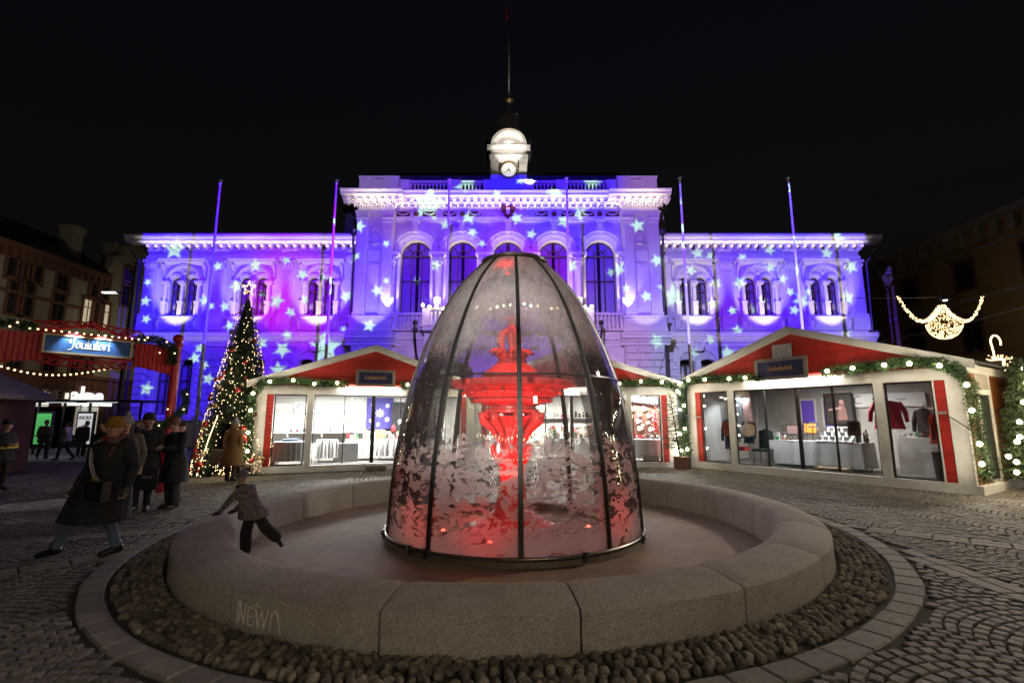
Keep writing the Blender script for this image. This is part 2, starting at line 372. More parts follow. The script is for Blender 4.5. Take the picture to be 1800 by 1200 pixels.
# heights of the wings, read at their wall plane
D = 30.0
Z_PL = 1.45; Z_BELT0 = zz(601, D); Z_BELT1 = zz(584, D - .4); Z_SILL0 = zz(580, D - .3); Z_SILL1 = zz(556, D - .3); Z_WB = zz(553, D); Z_WS = 10.28
Z_HOOD0, Z_HOOD1 = zz(463, D - .3), zz(454, D - .5); Z_ARC0, Z_ARC1 = zz(459, D), zz(451, D); Z_EV = zz(411, D - 1.0)
GFB, GFS = 1.9, 5.1
def wing(sgn, x0, x1, wins, pils):
    mb = HB()
    wall_row(mb, x0, x1, Z_BELT0, Z_ARC0, D, D + .45, [(w + q, .34, Z_WB, Z_WS, 1) for w in wins for q in (-.52, .52)])
    mb.box(x0, x1, D, D + .45, Z_ARC0, Z_EV - .5)
    wo = mb.build('wing_wall', stone, hall)
    mb = HB(); wall_row(mb, x0, x1, 0, Z_BELT0, D + .05, D + .5, [(w + q, .48, GFB, GFS, .5) for w in wins for q in (-.66, .66)])
    gw = mb.build('ground_floor_wall', stone, hall)
    # rustic blocks
    h = .42; z = Z_PL; row = 0; bl = 1.32
    while z + h <= Z_BELT0 - .35:
        x = x0 + (0 if row % 2 else -bl / 2)
        while x < x1:
            a, b = max(x, x0), min(x + bl, x1)
            for w in wins:
                hw = 1.72 if GFB < z + h / 2 < GFS + .3 else (1.3 if z + h / 2 < GFS + .9 else 0)
                if GFB > z + h / 2: hw = 0
                if hw:
                    if a < w - hw < b: b2 = b; b = w - hw
                    elif w - hw <= a < w + hw: a = min(w + hw, b)
            if b - a > .3: 
                q = HB(); q.cbox(a + .035, b - .035, D - .075, D + .06, z + .035, z + h - .035, .04); q.build('rusticated_block', stone, gw)
            x += bl
        z += h; row += 1
    m = HB(); m.box(x0 - (.12 if sgn < 0 else 0), x1 + (.12 if sgn > 0 else 0), D - .16, D, 0, Z_PL - .25); m.moldx([(D, Z_PL - .25), (D - .16, Z_PL - .25), (D - .13, Z_PL - .1), (D - .06, Z_PL - .01), (D, Z_PL - .01)], x0, x1)
    m.build('plinth', stone, hall)
    m = HB(); o0, o1 = (x0 - .45, x1) if sgn < 0 else (x0, x1 + .45)
    m.moldx(corn(D, Z_BELT0, Z_BELT1, .45), o0, o1); m.box(x0, x1, D - .08, D, Z_BELT0 - .3, Z_BELT0 - .12); m.box(x0, x1, D - .12, D, Z_BELT1, Z_SILL0 - .02)
    m.build('belt_cornice', stone2, hall)
    m = HB(); m.box(x0, x1, D - .10, D, Z_ARC0, Z_ARC0 + .12); m.box(x0, x1, D - .16, D, Z_ARC0 + .12, Z_ARC1); m.build('architrave', stone2, hall)
    ze0 = zz(424, D - .7); o0, o1 = (x0 - 1.0, x1) if sgn < 0 else (x0, x1 + 1.0)
    m = HB(); m.moldx([(D, ze0), (D - .75, ze0), (D - .8, ze0 + .12), (D - .95, ze0 + .22), (D - 1.02, Z_EV - .12), (D - 1.05, Z_EV), (D, Z_EV + .05)], o0, o1); m.build('eaves_cornice', stone2, hall)
    zb0 = zz(438, D - .3); m = HB(); x = x0 + .15
    while x < x1 - .1:
        m.box(x, x + .2, D - .5, D, zb0 + .12, ze0); m.box(x, x + .2, D - .3, D, zb0, zb0 + .12); x += .52
    m.moldx([(D, zb0 - .1), (D - .1, zb0 - .1), (D - .16, zb0), (D, zb0)], x0, x1)
    m.build('brackets', stone2, hall, kind='stuff')
    m = HB(); m.moldx([(D - 1.0, Z_EV + .02), (D - 1.0, Z_EV + .1), (D + 6, Z_EV + 2.0), (D + 6, Z_EV + .1)], o0, o1); m.build('roof', rooftin, hall)
    for w in wins:
        v = HB(); v.box(w - .22, w + .22, D - .03, D + .02, zz(440, D) - .02, zz(433, D)); v.build('vent_opening', room_m, hall)
    for p in pils:
        m = HB(); m.box(p - .38, p + .38, D - .24, D, Z_SILL1, Z_ARC0 - .45); m.box(p - .27, p + .27, D - .265, D - .23, Z_SILL1 + .25, Z_ARC0 - .75)
        m.box(p - .45, p + .45, D - .32, D, Z_SILL1 - .02, Z_SILL1 + .18); m.box(p - .48, p + .48, D - .30, D, Z_SILL0, Z_SILL1 - .02)
        m.build('pilaster', stone2, hall); capital(p, D - .10, Z_ARC0 - .5, Z_ARC0, .86)
    for w in wins:
        s = HB(); 
        # sill block with panels
        s.box(w - 1.35, w + 1.35, D - .30, D, Z_SILL0, Z_SILL1 - .14); s.box(w - 1.45, w + 1.45, D - .38, D, Z_SILL1 - .14, Z_SILL1); s.box(w - .8, w + .8, D - .33, D - .29, Z_SILL0 + .15, Z_SILL1 - .25)
        for sg in (-1, 1):
            s.tube([(w + sg * 1.15, D - .32, Z_SILL1 - .2), (w + sg * 1.15, D - .42, Z_SILL1 - .35), (w + sg * 1.15, D - .34, Z_SILL0 + .2), (w + sg * 1.15, D - .36, Z_SILL0 + .1)], [.1, .12, .07, .09], 6)
        s.ball((w, D - .34, (Z_SILL0 + Z_SILL1) / 2 - .05), .13, 8, 5, sy=.4); s.build('window_sill', stone2, hall)
        for q, r_ in ((-1.06, .13), (0, .13), (1.06, .13)):
            c = HB()
            c.box(w + q - .15, w + q + .15, D - .2, D, Z_SILL1, Z_SILL1 + .9); c.box(w + q - .19, w + q + .19, D - .24, D, Z_SILL1 + .9, Z_SILL1 + 1.02)
            c.lathe([(.11, Z_SILL1 + 1.02), (.125, Z_SILL1 + 1.5), (.105, Z_WS - .25), (.13, Z_WS - .2)], (w + q, D - .1, 0), 10)
            c.box(w + q - .2, w + q + .2, D - .24, D, Z_WS - .2, Z_WS - .1); c.box(w + q - .24, w + q + .24, D - .28, D, Z_WS - .1, Z_WS + .03)
            c.build('colonnette', stone2, hall, smooth=True)
        a = HB()
        for q in (-.52, .52): a.ring(w + q, Z_WS + .03, .35, .52, D - .10, D, 0, 180, 14)
        a.ring(w, Z_WS + .03, 1.0, 1.1, D - .2, D); a.ring(w, Z_WS + .03, 1.1, 1.2, D - .14, D); a.ring(w, Z_WS + .03, .94, 1.0, D - .12, D)
        a.prism([(w - .09, Z_WS + 1.0), (w + .09, Z_WS + 1.0), (w + .13, Z_WS + 1.27), (w - .13, Z_WS + 1.27)], D - .32, D)
        for k in range(9):
            an = R(35 + k * 13.75); a.ball((w + .74 * math.cos(an), D - .01, Z_WS + .08 + .74 * math.sin(an)), .06, 6, 4, sy=.6)
        a.ball((w, D - .02, Z_WS + .62), .13, 8, 5, sy=.5)
        a.build('window_arch', stone2, hall, smooth=True)
        hd = HB(); hd.moldx(corn(D, Z_HOOD0 - .05, Z_HOOD1, .5), w - 1.5, w + 1.5); hd.box(w - 1.36, w - 1.26, D - .1, D, Z_WS + .2, Z_HOOD0 - .05); hd.box(w + 1.26, w + 1.36, D - .1, D, Z_WS + .2, Z_HOOD0 - .05)
        for sg in (-1, 1): hd.tube([(w + sg * 1.3, D - .1, Z_HOOD0 - .4), (w + sg * 1.3, D - .2, Z_HOOD0 - .2), (w + sg * 1.3, D - .3, Z_HOOD0 - .06)], [.06, .09, .1], 6)
        hd.build('window_hood', stone2, hall)
        for q in (-.52, .52): window(w + q, Z_WB, Z_WS, .34, D + .22, True, False, 1, (.72,))
        for q in (-.66, .66): window(w + q, GFB, GFS - .1, .48, D + .3, False, False, 1, (.68,))
        # ground floor surround: pillar between, toothed jambs, voussoirs, lamp-like keystone
        g = HB(); g.box(w - .16, w + .16, D - .1, D + .05, GFB, GFS + .2)
        for sg in (-1, 1):
            z = GFB; k = 0
            while z < GFS:
                e = 1.62 if k % 2 else 1.42; xa, xb = sorted((w + sg * 1.16, w + sg * e)); g.cbox(xa, xb, D - .12, D + .05, z, z + .20, .02); z += .215; k += 1
        for k in range(13):
            an = R(180 * (k + .5) / 13); ln = .55 if k % 2 else .38; c_, s_ = math.cos(an), math.sin(an); tx, tz = -s_ * .13, c_ * .13
            pts = [(w + 1.16 * c_ * 1.0 + d * tx, GFS + .05 + 1.0 * s_ * .8 + d * tz) for d in (-1, 1)] + [(w + (1.16 + ln) * c_ + d * tx * 1.3, GFS + .05 + (1.0 * .8 + ln) * s_ + d * tz * 1.3) for d in (1, -1)]
            g.prism(pts, D - .12 - .02 * (k % 2), D + .05)
        g.prism([(w - .2, GFS + .7), (w + .2, GFS + .7), (w + .32, Z_BELT0 - .3), (w - .32, Z_BELT0 - .3)], D - .4, D + .05)
        g.box(w - 1.25, w + 1.25, D - .22, D + .05, GFB - .16, GFB - .0)
        g.build('ground_floor_window_surround', stone2, hall)
wing(-1, -23.5, -9.6, [-21.0, -16.55, -12.2], [-23.05, -18.73, -14.36])
wing(1, 9.1, 22.4, [11.6, 15.77, 19.96], [13.68, 17.8, 21.96])
# ---- middle block
DM = 29.0; CXM = -.25; AW = [CXM + 2.88 * k for k in (-2, -1, 0, 1, 2)]; MZB, MZS = 7.95, 11.80
mb = HB(); wall_row(mb, -7.4, 6.9, 6.6, 14.0, DM, DM + .6, [(a, .93, MZB, MZS, 1) for a in AW]); mb.box(-7.4, 6.9, DM, DM + .6, 14.0, 15.2)
mb.build('middle_wall', stone, hall)
mb = HB(); wall_row(mb, -7.4, 6.9, 0, 6.2, DM, DM + .6, [(a, .8, 1.4, 4.2, 1) for a in AW]); mg = mb.build('ground_floor_wall', stone, hall)
for a in AW:
    window(a, MZB, MZS, .93, DM + .42, True, True, 2, (.58,)); window(a, 1.4, 4.2, .8, DM + .42, True, False, 1, (.7,), curt=False)
    m = HB(); m.ring(a, MZS, .93, 1.10, DM - .05, DM + .02, 0, 180, 24); m.ring(a, MZS, 1.10, 1.20, DM - .12, DM, 0, 180, 24); m.ring(a, MZS, 1.20, 1.40, DM - .2, DM, 0, 180, 24)
    m.ring(a, MZS, 1.40, 1.50, DM - .26, DM, 17, 163, 24); m.ring(a, MZS, 1.54, 1.78, DM - .17, DM, 37, 143, 20)
    m.prism([(a - .13, MZS + 1.35), (a + .13, MZS + 1.35), (a + .2, MZS + 2.05), (a - .2, MZS + 2.05)], DM - .42, DM); m.box(a - .26, a + .26, DM - .46, DM, MZS + 2.05, MZS + 2.15)
    m.build('window_arch', stone2, hall, smooth=30)
    m = HB()
    for k in range(15):
        an = R(180 * (k + .5) / 15); ln = .62 if k % 2 else .45; c_, s_ = math.cos(an), math.sin(an); tx, tz = -s_ * .085, c_ * .085
        m.prism([(a + .84 * c_ - tx, 4.2 + .84 * s_ - tz), (a + .84 * c_ + tx, 4.2 + .84 * s_ + tz), (a + (.84 + ln) * c_ + tx * 1.6, 4.2 + (.84 + ln) * s_ + tz * 1.6), (a + (.84 + ln) * c_ - tx * 1.6, 4.2 + (.84 + ln) * s_ - tz * 1.6)], DM - .14 - .03 * (k % 2), DM)
    for sg in (-1, 1):
        z = 1.4; k = 0
        while z < 4.1: e = 1.3 if k % 2 else 1.12; xa, xb = sorted((a + sg * .84, a + sg * e)); m.cbox(xa, xb, DM - .13, DM, z, z + .26, .03); z += .28; k += 1
    m.prism([(a - .14, 4.95), (a + .14, 4.95), (a + .24, 5.9), (a - .24, 5.9)], DM - .35, DM)
    m.build('rusticated_arch', stone2, hall)
cols = [CXM + 2.88 * k for k in (-2.5, -1.5, -.5, .5, 1.5, 2.5)]
for c_ in cols:
    m = HB(); w = .26
    for q in ((-.0,) if True else ()):
        m.box(c_ - .42, c_ + .42, DM - .34, DM, 6.9, 7.85); m.box(c_ - .47, c_ + .47, DM - .4, DM, 7.85, 8.0)
        m.lathe([(.30, 8.0), (.31, 8.1), (.25, 8.16), (.25, 8.9), (.27, 8.95), (.24, 9.0), (.23, 10.0), (.21, 10.95), (.24, 11.0)], (c_, DM - .2, 0), 14)
        m.box(c_ - .5, c_ - .34, DM - .1, DM, 8.0, 11.5); m.box(c_ + .34, c_ + .5, DM - .1, DM, 8.0, 11.5)
        m.box(c_ - .52, c_ + .52, DM - .42, DM, 11.6, 11.68); m.box(c_ - .56, c_ + .56, DM - .48, DM, 11.68, MZS)
    m.build('column', stone2, hall, smooth=True); capital(c_, DM - .2, 11.0, 11.6, .7)
# pavilions at either end of the middle block
DP = 28.6
for sg, (pa, pb) in ((-1, (-9.65, -7.3)), (1, (6.8, 9.15))):
    m = HB(); m.box(pa, pb, DP, DM + 1.2, 6.0, 15.2); m.build('pavilion_wall', stone, hall)
    mc = (pa + pb) / 2
    m = HB()
    for q in (-.78, .78):
        m.box(mc + q - .33, mc + q + .33, DP - .14, DP, 7.75, 13.7); m.box(mc + q - .24, mc + q + .24, DP - .17, DP - .13, 8.1, 13.3); m.box(mc + q - .38, mc + q + .38, DP - .2, DP, 7.75, 8.0)
    m.build('pilaster', stone2, hall)
    for q in (-.78, .78):
        m = HB(); m.box(mc + q - .36, mc + q + .36, DP - .2, DP, 13.7, 14.05); m.box(mc + q - .4, mc + q + .4, DP - .26, DP, 14.05, 14.15); m.tube([(mc + q - .36, DP - .22, 13.95), (mc + q + .36, DP - .22, 13.95)], .07, 8); m.build('capital', stone2, hall)
    m = HB(); m.box(mc - .38, mc + .38, DP - .06, DP, 8.2, 11.1); m.box(mc - .3, mc + .3, DP - .1, DP - .05, 8.3, 11.0); m.box(mc - .38, mc + .38, DP - .08, DP, 11.2, 11.9); m.build('wall_panel', stone2, hall)
    m = HB(); m.ring(mc, 12.7, .2, .27, DP - .1, DP, 0, 360, 20); m.ball((mc, DP - .02, 12.7), .2, 10, 6, sy=.3); m.tube([(mc - .3, DP - .08, 12.4), (mc, DP - .12, 12.25), (mc + .3, DP - .08, 12.4)], .06, 6); m.tube([(mc - .25, DP - .08, 13.05), (mc, DP - .1, 13.35), (mc + .25, DP - .08, 13.05)], .05, 6)
    m.build('relief_medallion', stone2, hall, smooth='all')
    m = HB(); m.box(pa - .1, pb + .1, DP - .30, DP, 6.95, 7.6); m.box(pa - .02, pb + .02, DP - .34, DP - .29, 7.1, 7.45); m.box(pa - .18, pb + .18, DP - .38, DP, 7.6, 7.75); m.box(pa - .14, pb + .14, DP - .34, DP, 6.8, 6.95); m.build('pedestal', stone2, hall)
    m = HB(); m.moldx(corn(DP, 6.0, 6.75, .5), pa - .3, pb + .3); m.build('belt_cornice', stone2, hall)
    g = HB(); g.box(pa, pb, DP + .05, DM + 1, 0, 6.0); go = g.build('ground_floor_wall', stone, hall)
    z = 1.2; k = 0
    while z < 5.6:
        xs = [pa, mc, pb] if k % 2 else [pa, pa + .75, pb - .75, pb]
        for i in range(len(xs) - 1):
            q = HB(); q.cbox(xs[i] + .04, xs[i + 1] - .04, DP - .09, DP + .06, z + .04, z + .39, .045); q.build('rusticated_block', stone, go)
        z += .43; k += 1
    m = HB(); m.box(pa - .12, pb + .12, DP - .12, DP + .05, 0, 1.15); m.build('plinth', stone, hall)
    # entablature
    m = HB(); m.box(pa - .02, pb + .02, DP - .24, DP, 14.15, 14.28); m.box(pa - .06, pb + .06, DP - .30, DP, 14.28, 14.4); m.moldx(corn(DP, 14.95, 15.55, .95), pa - .85, pb + .6); m.build('entablature', stone2, hall)
    # parapet
    m = HB(); m.box(pa + .0, pb - .0, DP + .3, DP + .9, 15.5, 16.75); m.box(pa - .08, pa + .8, DP + .24, DP + .96, 15.5, 16.8); m.box(pb - .8, pb + .08, DP + .24, DP + .96, 15.5, 16.8); m.box(pa - .12, pb + .12, DP + .2, DP + 1.0, 16.8, 16.95); m.build('parapet', stone2, hall)
    # downpipe with hopper
    hx = pa - .25 if sg < 0 else pb + .25
    m = HB(); m.lathe([(.06, 0), (.1, .12), (.24, .28), (.26, .42), (.0, .42)], (hx, DP + .2, 12.85), 10); m.tube([(hx, DP + .2, 12.9), (hx, DP + .2, 12.4), (hx - sg * .0, DP + .5, 12.0), (hx, DP + .55, 1.0)], .07, 8); m.build('downpipe', pipe_m, hall, smooth=True)
    # set-back attic beside the pavilion
    ax0, ax1 = (pa - 1.7, pa) if sg < 0 else (pb, pb + 1.2)
    m = HB(); m.box(ax0, ax1, 31.2, 33, 12.5, 15.6); m.box(ax0 - .15, ax1 + .1, 31.0, 33, 15.6, 15.8); m.prism([(ax0, 15.8), (ax1, 15.8), (ax1, 16.6), (ax0 + .4, 16.6)], 31.2, 33); m.build('attic', rooftin if sg < 0 else stone, hall)
m = HB(); m.box(-7.3, 6.8, DM - .14, DM, 13.92, 14.08); m.box(-7.3, 6.8, DM - .2, DM, 14.08, 14.2); m.moldx(corn(DM, 15.05, 15.6, 1.05), -7.2, 6.7); m.moldx(corn(DM, 6.0, 6.75, .3), -7.3, 6.8); m.box(-7.3, 6.8, DM - .1, DM, 6.75, 6.9)
m.build('entablature', stone2, hall)
m = HB()
for x0, x1, y in ((-7.1, 6.6, DM), (-10.4, -6.9, DP), (6.4, 9.9, DP)):
    x = x0 + .1
    while x < x1 - .1: m.box(x, x + .17, y - .62, y, 14.98, 15.12); m.box(x + .02, x + .15, y - .42, y, 14.86, 14.98); x += .44
m.build('brackets', stone2, hall, kind='stuff')
m = HB()
for x0, x1, y in ((-7.1, 6.6, DM), (-9.9, -7.2, DP), (6.7, 9.4, DP)):
    x = x0 + .05
    while x < x1 - .1: m.box(x, x + .09, y - .18, y, 14.72, 14.84); x += .17
    m.box(x0, x1, y - .2, y, 14.84, 14.865)
m.build('dentils', stone2, hall, kind='stuff')
m = HB(); m.moldx([(DM - 1.0, 15.6), (DM - 1.0, 15.66), (DM + 1.2, 15.75), (DM + 1.2, 15.6)], -10.3, 9.8); m.build('gutter_roof', rooftin, hall)
# relief panels of the frieze: swags on dark ground, discs between
for i, px in enumerate((709, 732, 755, 791, 813, 836, 951, 974, 998, 1033, 1054, 1076)):
    x = xx(px, 372, DM); r = HB()
    if i % 3 == 1: r.lathe([(0, 0), (.17, 0), (.17, .05), (0, .05)], (0, 0, 0), 16); r.v = [(a + x - HX, DM - HY - b_ * 0 - c2, b_ + 14.46) for (a, b_, c2) in [(v[0] + HX, v[1] + HY, v[2]) for v in r.v]]; r.build('relief_disc', darkred, hall)
    else:
        r.box(x - .42, x + .42, DM - .012, DM, 14.28, 14.64); fo = r.build('relief_panel', darkred, hall)
        s = HB(); s.tube([(x + .36 * t, DM - .03, 14.56 - .18 * (1 - t * t)) for t in (-1, -.6, -.2, .2, .6, 1)], [.03, .045, .055, .055, .045, .03], 6); s.box(x - .45, x + .45, DM - .03, DM, 14.63, 14.67); s.box(x - .45, x + .45, DM - .03, DM, 14.24, 14.28); s.build('swag', stone2, fo)
m = HB()
for sg in (-1, 1):
    for k in range(3): m = MB(); m.T = Matrix.Translation((-HX, -HY, 0)); m.ring(CXM + sg * (.75 + k * .48), 14.46, .13, .18, DM - .06, DM, 0, 360, 14); m.box(CXM + sg * (.75 + k * .48) - .135, CXM + sg * (.75 + k * .48) + .135, DM - .03, DM, 14.43, 14.49); m.build('scroll_relief', stone2, hall)
m = HB(); c0 = CXM; m.prism([(c0 - .24, 14.9), (c0 - .24, 14.3), (c0, 14.05), (c0 + .24, 14.3), (c0 + .24, 14.9)], DM - .3, DM - .1)
for sg in (-1, 1): m.prism([(c0 + sg * .2, 14.95), (c0 + sg * .42, 15.0), (c0 + sg * .42, 14.55), (c0 + sg * .2, 14.45)][::sg], DM - .28, DM - .05); m.ball((c0 + sg * .33, DM - .2, 14.75), .14, 8, 6, sy=.6)
co = m.build('coat_of_arms', darkred, hall, label='dark red shield')
m = HB(); m.prism([(c0 - .11, 14.75), (c0 - .11, 14.4), (c0, 14.28), (c0 + .11, 14.4), (c0 + .11, 14.75)], DM - .33, DM - .3); m.ball((c0, DM - .25, 15.05), .15, 8, 6); m.build('shield_field', stone2, co)
# roof balustrade, attic plinths and high roof
m = HB(); m.box(-7.2, 6.7, DM + .45, DM + .85, 15.6, 16.25); m.box(-7.2, 6.7, DM + .42, DM + .88, 16.82, 16.95)
for x in (-7.0, -3.7, -1.5, 1.0, 3.2, 6.5): m.box(x - .35, x + .35, DM + .38, DM + .9, 16.25, 17.0)
m.box(-1.2, .75, DM + .4, DM + .9, 16.25, 17.0); m.build('parapet', stone2, hall)
m = HB()
for a_, b_ in ((-6.6, -4.1), (-3.3, -1.9), (1.4, 2.8), (3.6, 6.1)):
    x = a_
    while x <= b_: m.lathe([(.05, 16.25), (.085, 16.4), (.04, 16.6), (.07, 16.7), (.05, 16.82)], (x, DM + .65, 0), 6); x += .24
m.build('roof_balusters', stone2, hall, kind='stuff', smooth=True)
m = HB(); m.box(-7.6, 7.1, 31, 36, 15, 17.9); m.moldx([(30.8, 17.9), (30.8, 18.05), (31.2, 18.4), (36, 18.4), (36, 17.9)], -7.8, 7.3)
for k in range(16): m.box(-7.4 + k * .95, -7.36 + k * .95, 30.95, 31, 16, 17.9)
m.build('roof', rooftin, hall)
# inner body so nothing shows through
m = HB(); m.box(-23.3, 22.2, 31.6, 38, 0, 13.2); m.box(-9.4, 9.0, 30.6, 38, 0, 15.3); m.build('inner_wall', room_m, hall)
m = HB(); m.box(-23.5, -23.0, D + .45, 40, 0, Z_EV); m.box(21.9, 22.4, D + .45, 40, 0, Z_EV); m.build('side_wall', stone, hall)
for x, sg in ((-23.75, -1), (22.65, 1)):
    m = HB(); m.tube([(x - sg * -.7, D - 1.1, Z_EV - .1), (x + sg * .75, D - .9, Z_EV - .35), (x + sg * .1, D - .12, Z_EV - 1.6), (x, D - .1, Z_SILL0), (x + sg * .45, D - .5, Z_BELT1), (x + sg * .45, D - .5, Z_BELT0), (x, D - .1, Z_BELT0 - .5), (x, D - .1, .3)], .075, 8); m.build('downpipe', pipe_m, hall, smooth='all')
# ---- balcony in front of the middle windows
m = HB(); b0, b1 = -5.2, 4.75; m.box(b0, b1, DM - 1.5, DM, 6.72, 6.95); m.moldx([(DM - 1.6, 6.95), (DM - 1.6, 7.05), (DM, 7.05), (DM, 6.95)], b0 - .1, b1 + .1); m.box(b0, b1, DM - 1.5, DM - 1.3, 7.9, 8.05)
for x in (b0 + .2, b0 + 3.4, b1 - 3.4, b1 - .2): m.box(x - .22, x + .22, DM - 1.52, DM - 1.25, 7.05, 8.05); m.prism([(x - .2, 6.7), (x + .2, 6.7), (x + .2, 5.9), (x - .2, 5.9)], DM - .9, DM)
m.build('balcony', stone2, hall)
m = HB()
for a_, b_, y_ in ((b0 + .5, b1 - .5, DM - 1.4), (-7.0, b0 - .2, DM - .3), (b1 + .2, 6.6, DM - .3)):
    x = a_
    while x <= b_: m.lathe([(.06, 7.0), (.1, 7.2), (.045, 7.5), (.08, 7.7), (.06, 7.85)], (x, y_, 0), 6); x += .24
m.build('balusters', stone2, hall, kind='stuff', smooth=True)
m = HB()
for a_, b_ in ((-7.2, b0), (b1, 6.7)): m.box(a_, b_, DM - .42, DM, 7.85, 8.0); m.box(a_, b_, DM - .42, DM, 6.9, 7.0)
m.build('balustrade_rail', stone2, hall)
for x in (b0 - .35, b1 + .35):
    m = HB(); m.tube([(x, DM - 1.5, 7.2), (x + .0, DM - 1.9, 7.1), (x, DM - 1.9, 6.6), (x, DM - 1.2, 5.3), (x, DM - .1, 4.9)], .06, 6); m.ball((x, DM - 1.8, 7.1), .16, 8, 6); m.build('iron_bracket', black_m, hall, smooth='all')
# ---- clock tower
TY = 30.4; tx = -.22
m = HB(); m.box(tx - 1.2, tx + 1.2, TY, TY + 2.4, 16.0, 19.2); m.build('tower_wall', stone, hall)
m = HB()
for q in (-.95, .95): m.box(tx + q - .26, tx + q + .26, TY - .12, TY, 16.4, 18.95); m.box(tx + q - .32, tx + q + .32, TY - .18, TY, 18.85, 19.05)
m.box(tx - 1.3, tx + 1.3, TY - .2, TY + 2.5, 19.05, 19.25); m.box(tx - 1.2, tx + 1.2, TY - .1, TY + 2.4, 19.25, 19.6); m.moldx(corn(TY, 19.6, 19.85, .35), tx - 1.45, tx + 1.45); m.build('tower_entablature', stone2, hall)
m = HB(); m.ring(tx, 19.85, 1.0, 1.22, TY - .32, TY + .3, 0, 180, 24); m.ring(tx, 19.85, .9, 1.0, TY - .22, TY + .3, 0, 180, 24); m.prism([(tx + .92 * math.cos(R(a)), 19.85 + .92 * math.sin(R(a))) for a in range(0, 181, 12)], TY + .12, TY + .3)
m.ring(tx, 19.85, .42, .5, TY - .02, TY + .2, 0, 180, 16); m.build('tower_arch', stone2, hall, smooth=30)
m = HB(); m.box(tx - .38, tx + .38, TY - .34, TY - .1, 19.86, 19.93); m.build('lamp_box', black_m, hall)
m = HB()
def frust(mb, x0, x1, y0, y1, z0, X0, X1, Y0, Y1, z1): mb.add([(x0, y0, z0), (x1, y0, z0), (x1, y1, z0), (x0, y1, z0), (X0, Y0, z1), (X1, Y0, z1), (X1, Y1, z1), (X0, Y1, z1)], [(0, 3, 2, 1), (4, 5, 6, 7), (0, 1, 5, 4), (1, 2, 6, 5), (2, 3, 7, 6), (3, 0, 4, 7)])
frust(m, tx - 1.25, tx + 1.25, TY + .1, TY + 2.4, 19.85, tx - .85, tx + .85, TY + .4, TY + 2.1, 21.3); frust(m, tx - .85, tx + .85, TY + .4, TY + 2.1, 21.3, tx - .58, tx + .58, TY + .7, TY + 1.8, 22.6)
m.box(tx - .66, tx + .66, TY + .6, TY + 1.9, 22.6, 22.75); frust(m, tx - .6, tx + .6, TY + .7, TY + 1.8, 22.75, tx - .16, tx + .16, TY + 1.1, TY + 1.4, 23.2); m.lathe([(.17, 23.2), (.14, 24.0), (.2, 24.1)], (tx, TY + 1.25, 0), 10)
m.build('tower_roof', mat('tower_roof_sheet', (.30, .30, .31), .5, metal=.2, var=.15), hall)
m = HB(); m.lathe([(.2, 24.1), (.32, 24.2), (.32, 24.27), (.15, 24.4), (0, 24.42)], (tx, TY + 1.25, 0), 14); m.build('gilt_ring', gold_m, hall, smooth='all')
for q in (-1.45, 1.45):
    m = HB(); m.box(tx + q - .1, tx + q + .1, TY + .3, TY + 1.6, 19.6, 20.6); m.build('tower_ear', rooftin, hall)
clock_face = emis('clock_face_glow', (1, .97, .88), .75)
m = HB(); n = 32; m.prism([(tx + .5 * math.cos(2 * math.pi * i / n), 18.15 + .5 * math.sin(2 * math.pi * i / n)) for i in range(n)], TY - .10, TY - .02); cf = m.build('clock_face', clock_face, hall)
m = HB(); m.ring(tx, 18.15, .5, .57, TY - .16, TY, 0, 360, 32); m.build('rim', gold_m, cf)
m = HB()
def hand(an, ln, w):
    c_, s_ = math.sin(R(an)), math.cos(R(an)); m.prism([(tx - c_ * .1 - s_ * w, 18.15 - s_ * .1 + c_ * w), (tx - c_ * .1 + s_ * w, 18.15 - s_ * .1 - c_ * w), (tx + c_ * ln + s_ * w * .4, 18.15 + s_ * ln - c_ * w * .4), (tx + c_ * ln - s_ * w * .4, 18.15 + s_ * ln + c_ * w * .4)], TY - .14, TY - .12)
hand(138, .27, .035); hand(236, .43, .025); m.build('clock_hands', black_m, cf)
m = HB()
for k in range(12):
    a = R(30 * k); c_, s_ = math.sin(a), math.cos(a); m.prism([(tx + c_ * .38 - s_ * .02, 18.15 + s_ * .38 + c_ * .02), (tx + c_ * .38 + s_ * .02, 18.15 + s_ * .38 - c_ * .02), (tx + c_ * .46 + s_ * .02, 18.15 + s_ * .46 - c_ * .02), (tx + c_ * .46 - s_ * .02, 18.15 + s_ * .46 + c_ * .02)], TY - .115, TY - .10)
m.build('hour_marks', black_m, cf)
pole_m = mat('pole_paint', (.55, .55, .56), .35, metal=.5, var=.05)
fp = thing('roof_flagpole', 'thin pole rising from the clock tower with a limp red flag', 'flagpole', (tx, TY + 1.25, 24.4))
m = MB(); m.tube([(0, 0, 0), (0, 0, 7.6)], [.06, .03], 8); m.ball((0, 0, 7.65), .06, 8, 6); m.build('pole', pole_m, fp, smooth='all')
m = MB(); vs = []; ncol = 8
for i in range(ncol + 1):
    for j in range(11):
        t = i / ncol; s_ = j / 10; w_ = .38 * (1 - s_ * .35); vs.append((-.03 - w_ * t, .07 * math.sin(t * 9 + s_ * 3), 7.35 - 1.25 * s_ * (1 - .35 * t) - .35 * t * t))
m.add(vs, [(i * 11 + j, (i + 1) * 11 + j, (i + 1) * 11 + j + 1, i * 11 + j + 1) for i in range(ncol) for j in range(10)]); m.build('flag', mat('flag_red', (.30, .03, .03), .8), fp, smooth='all')
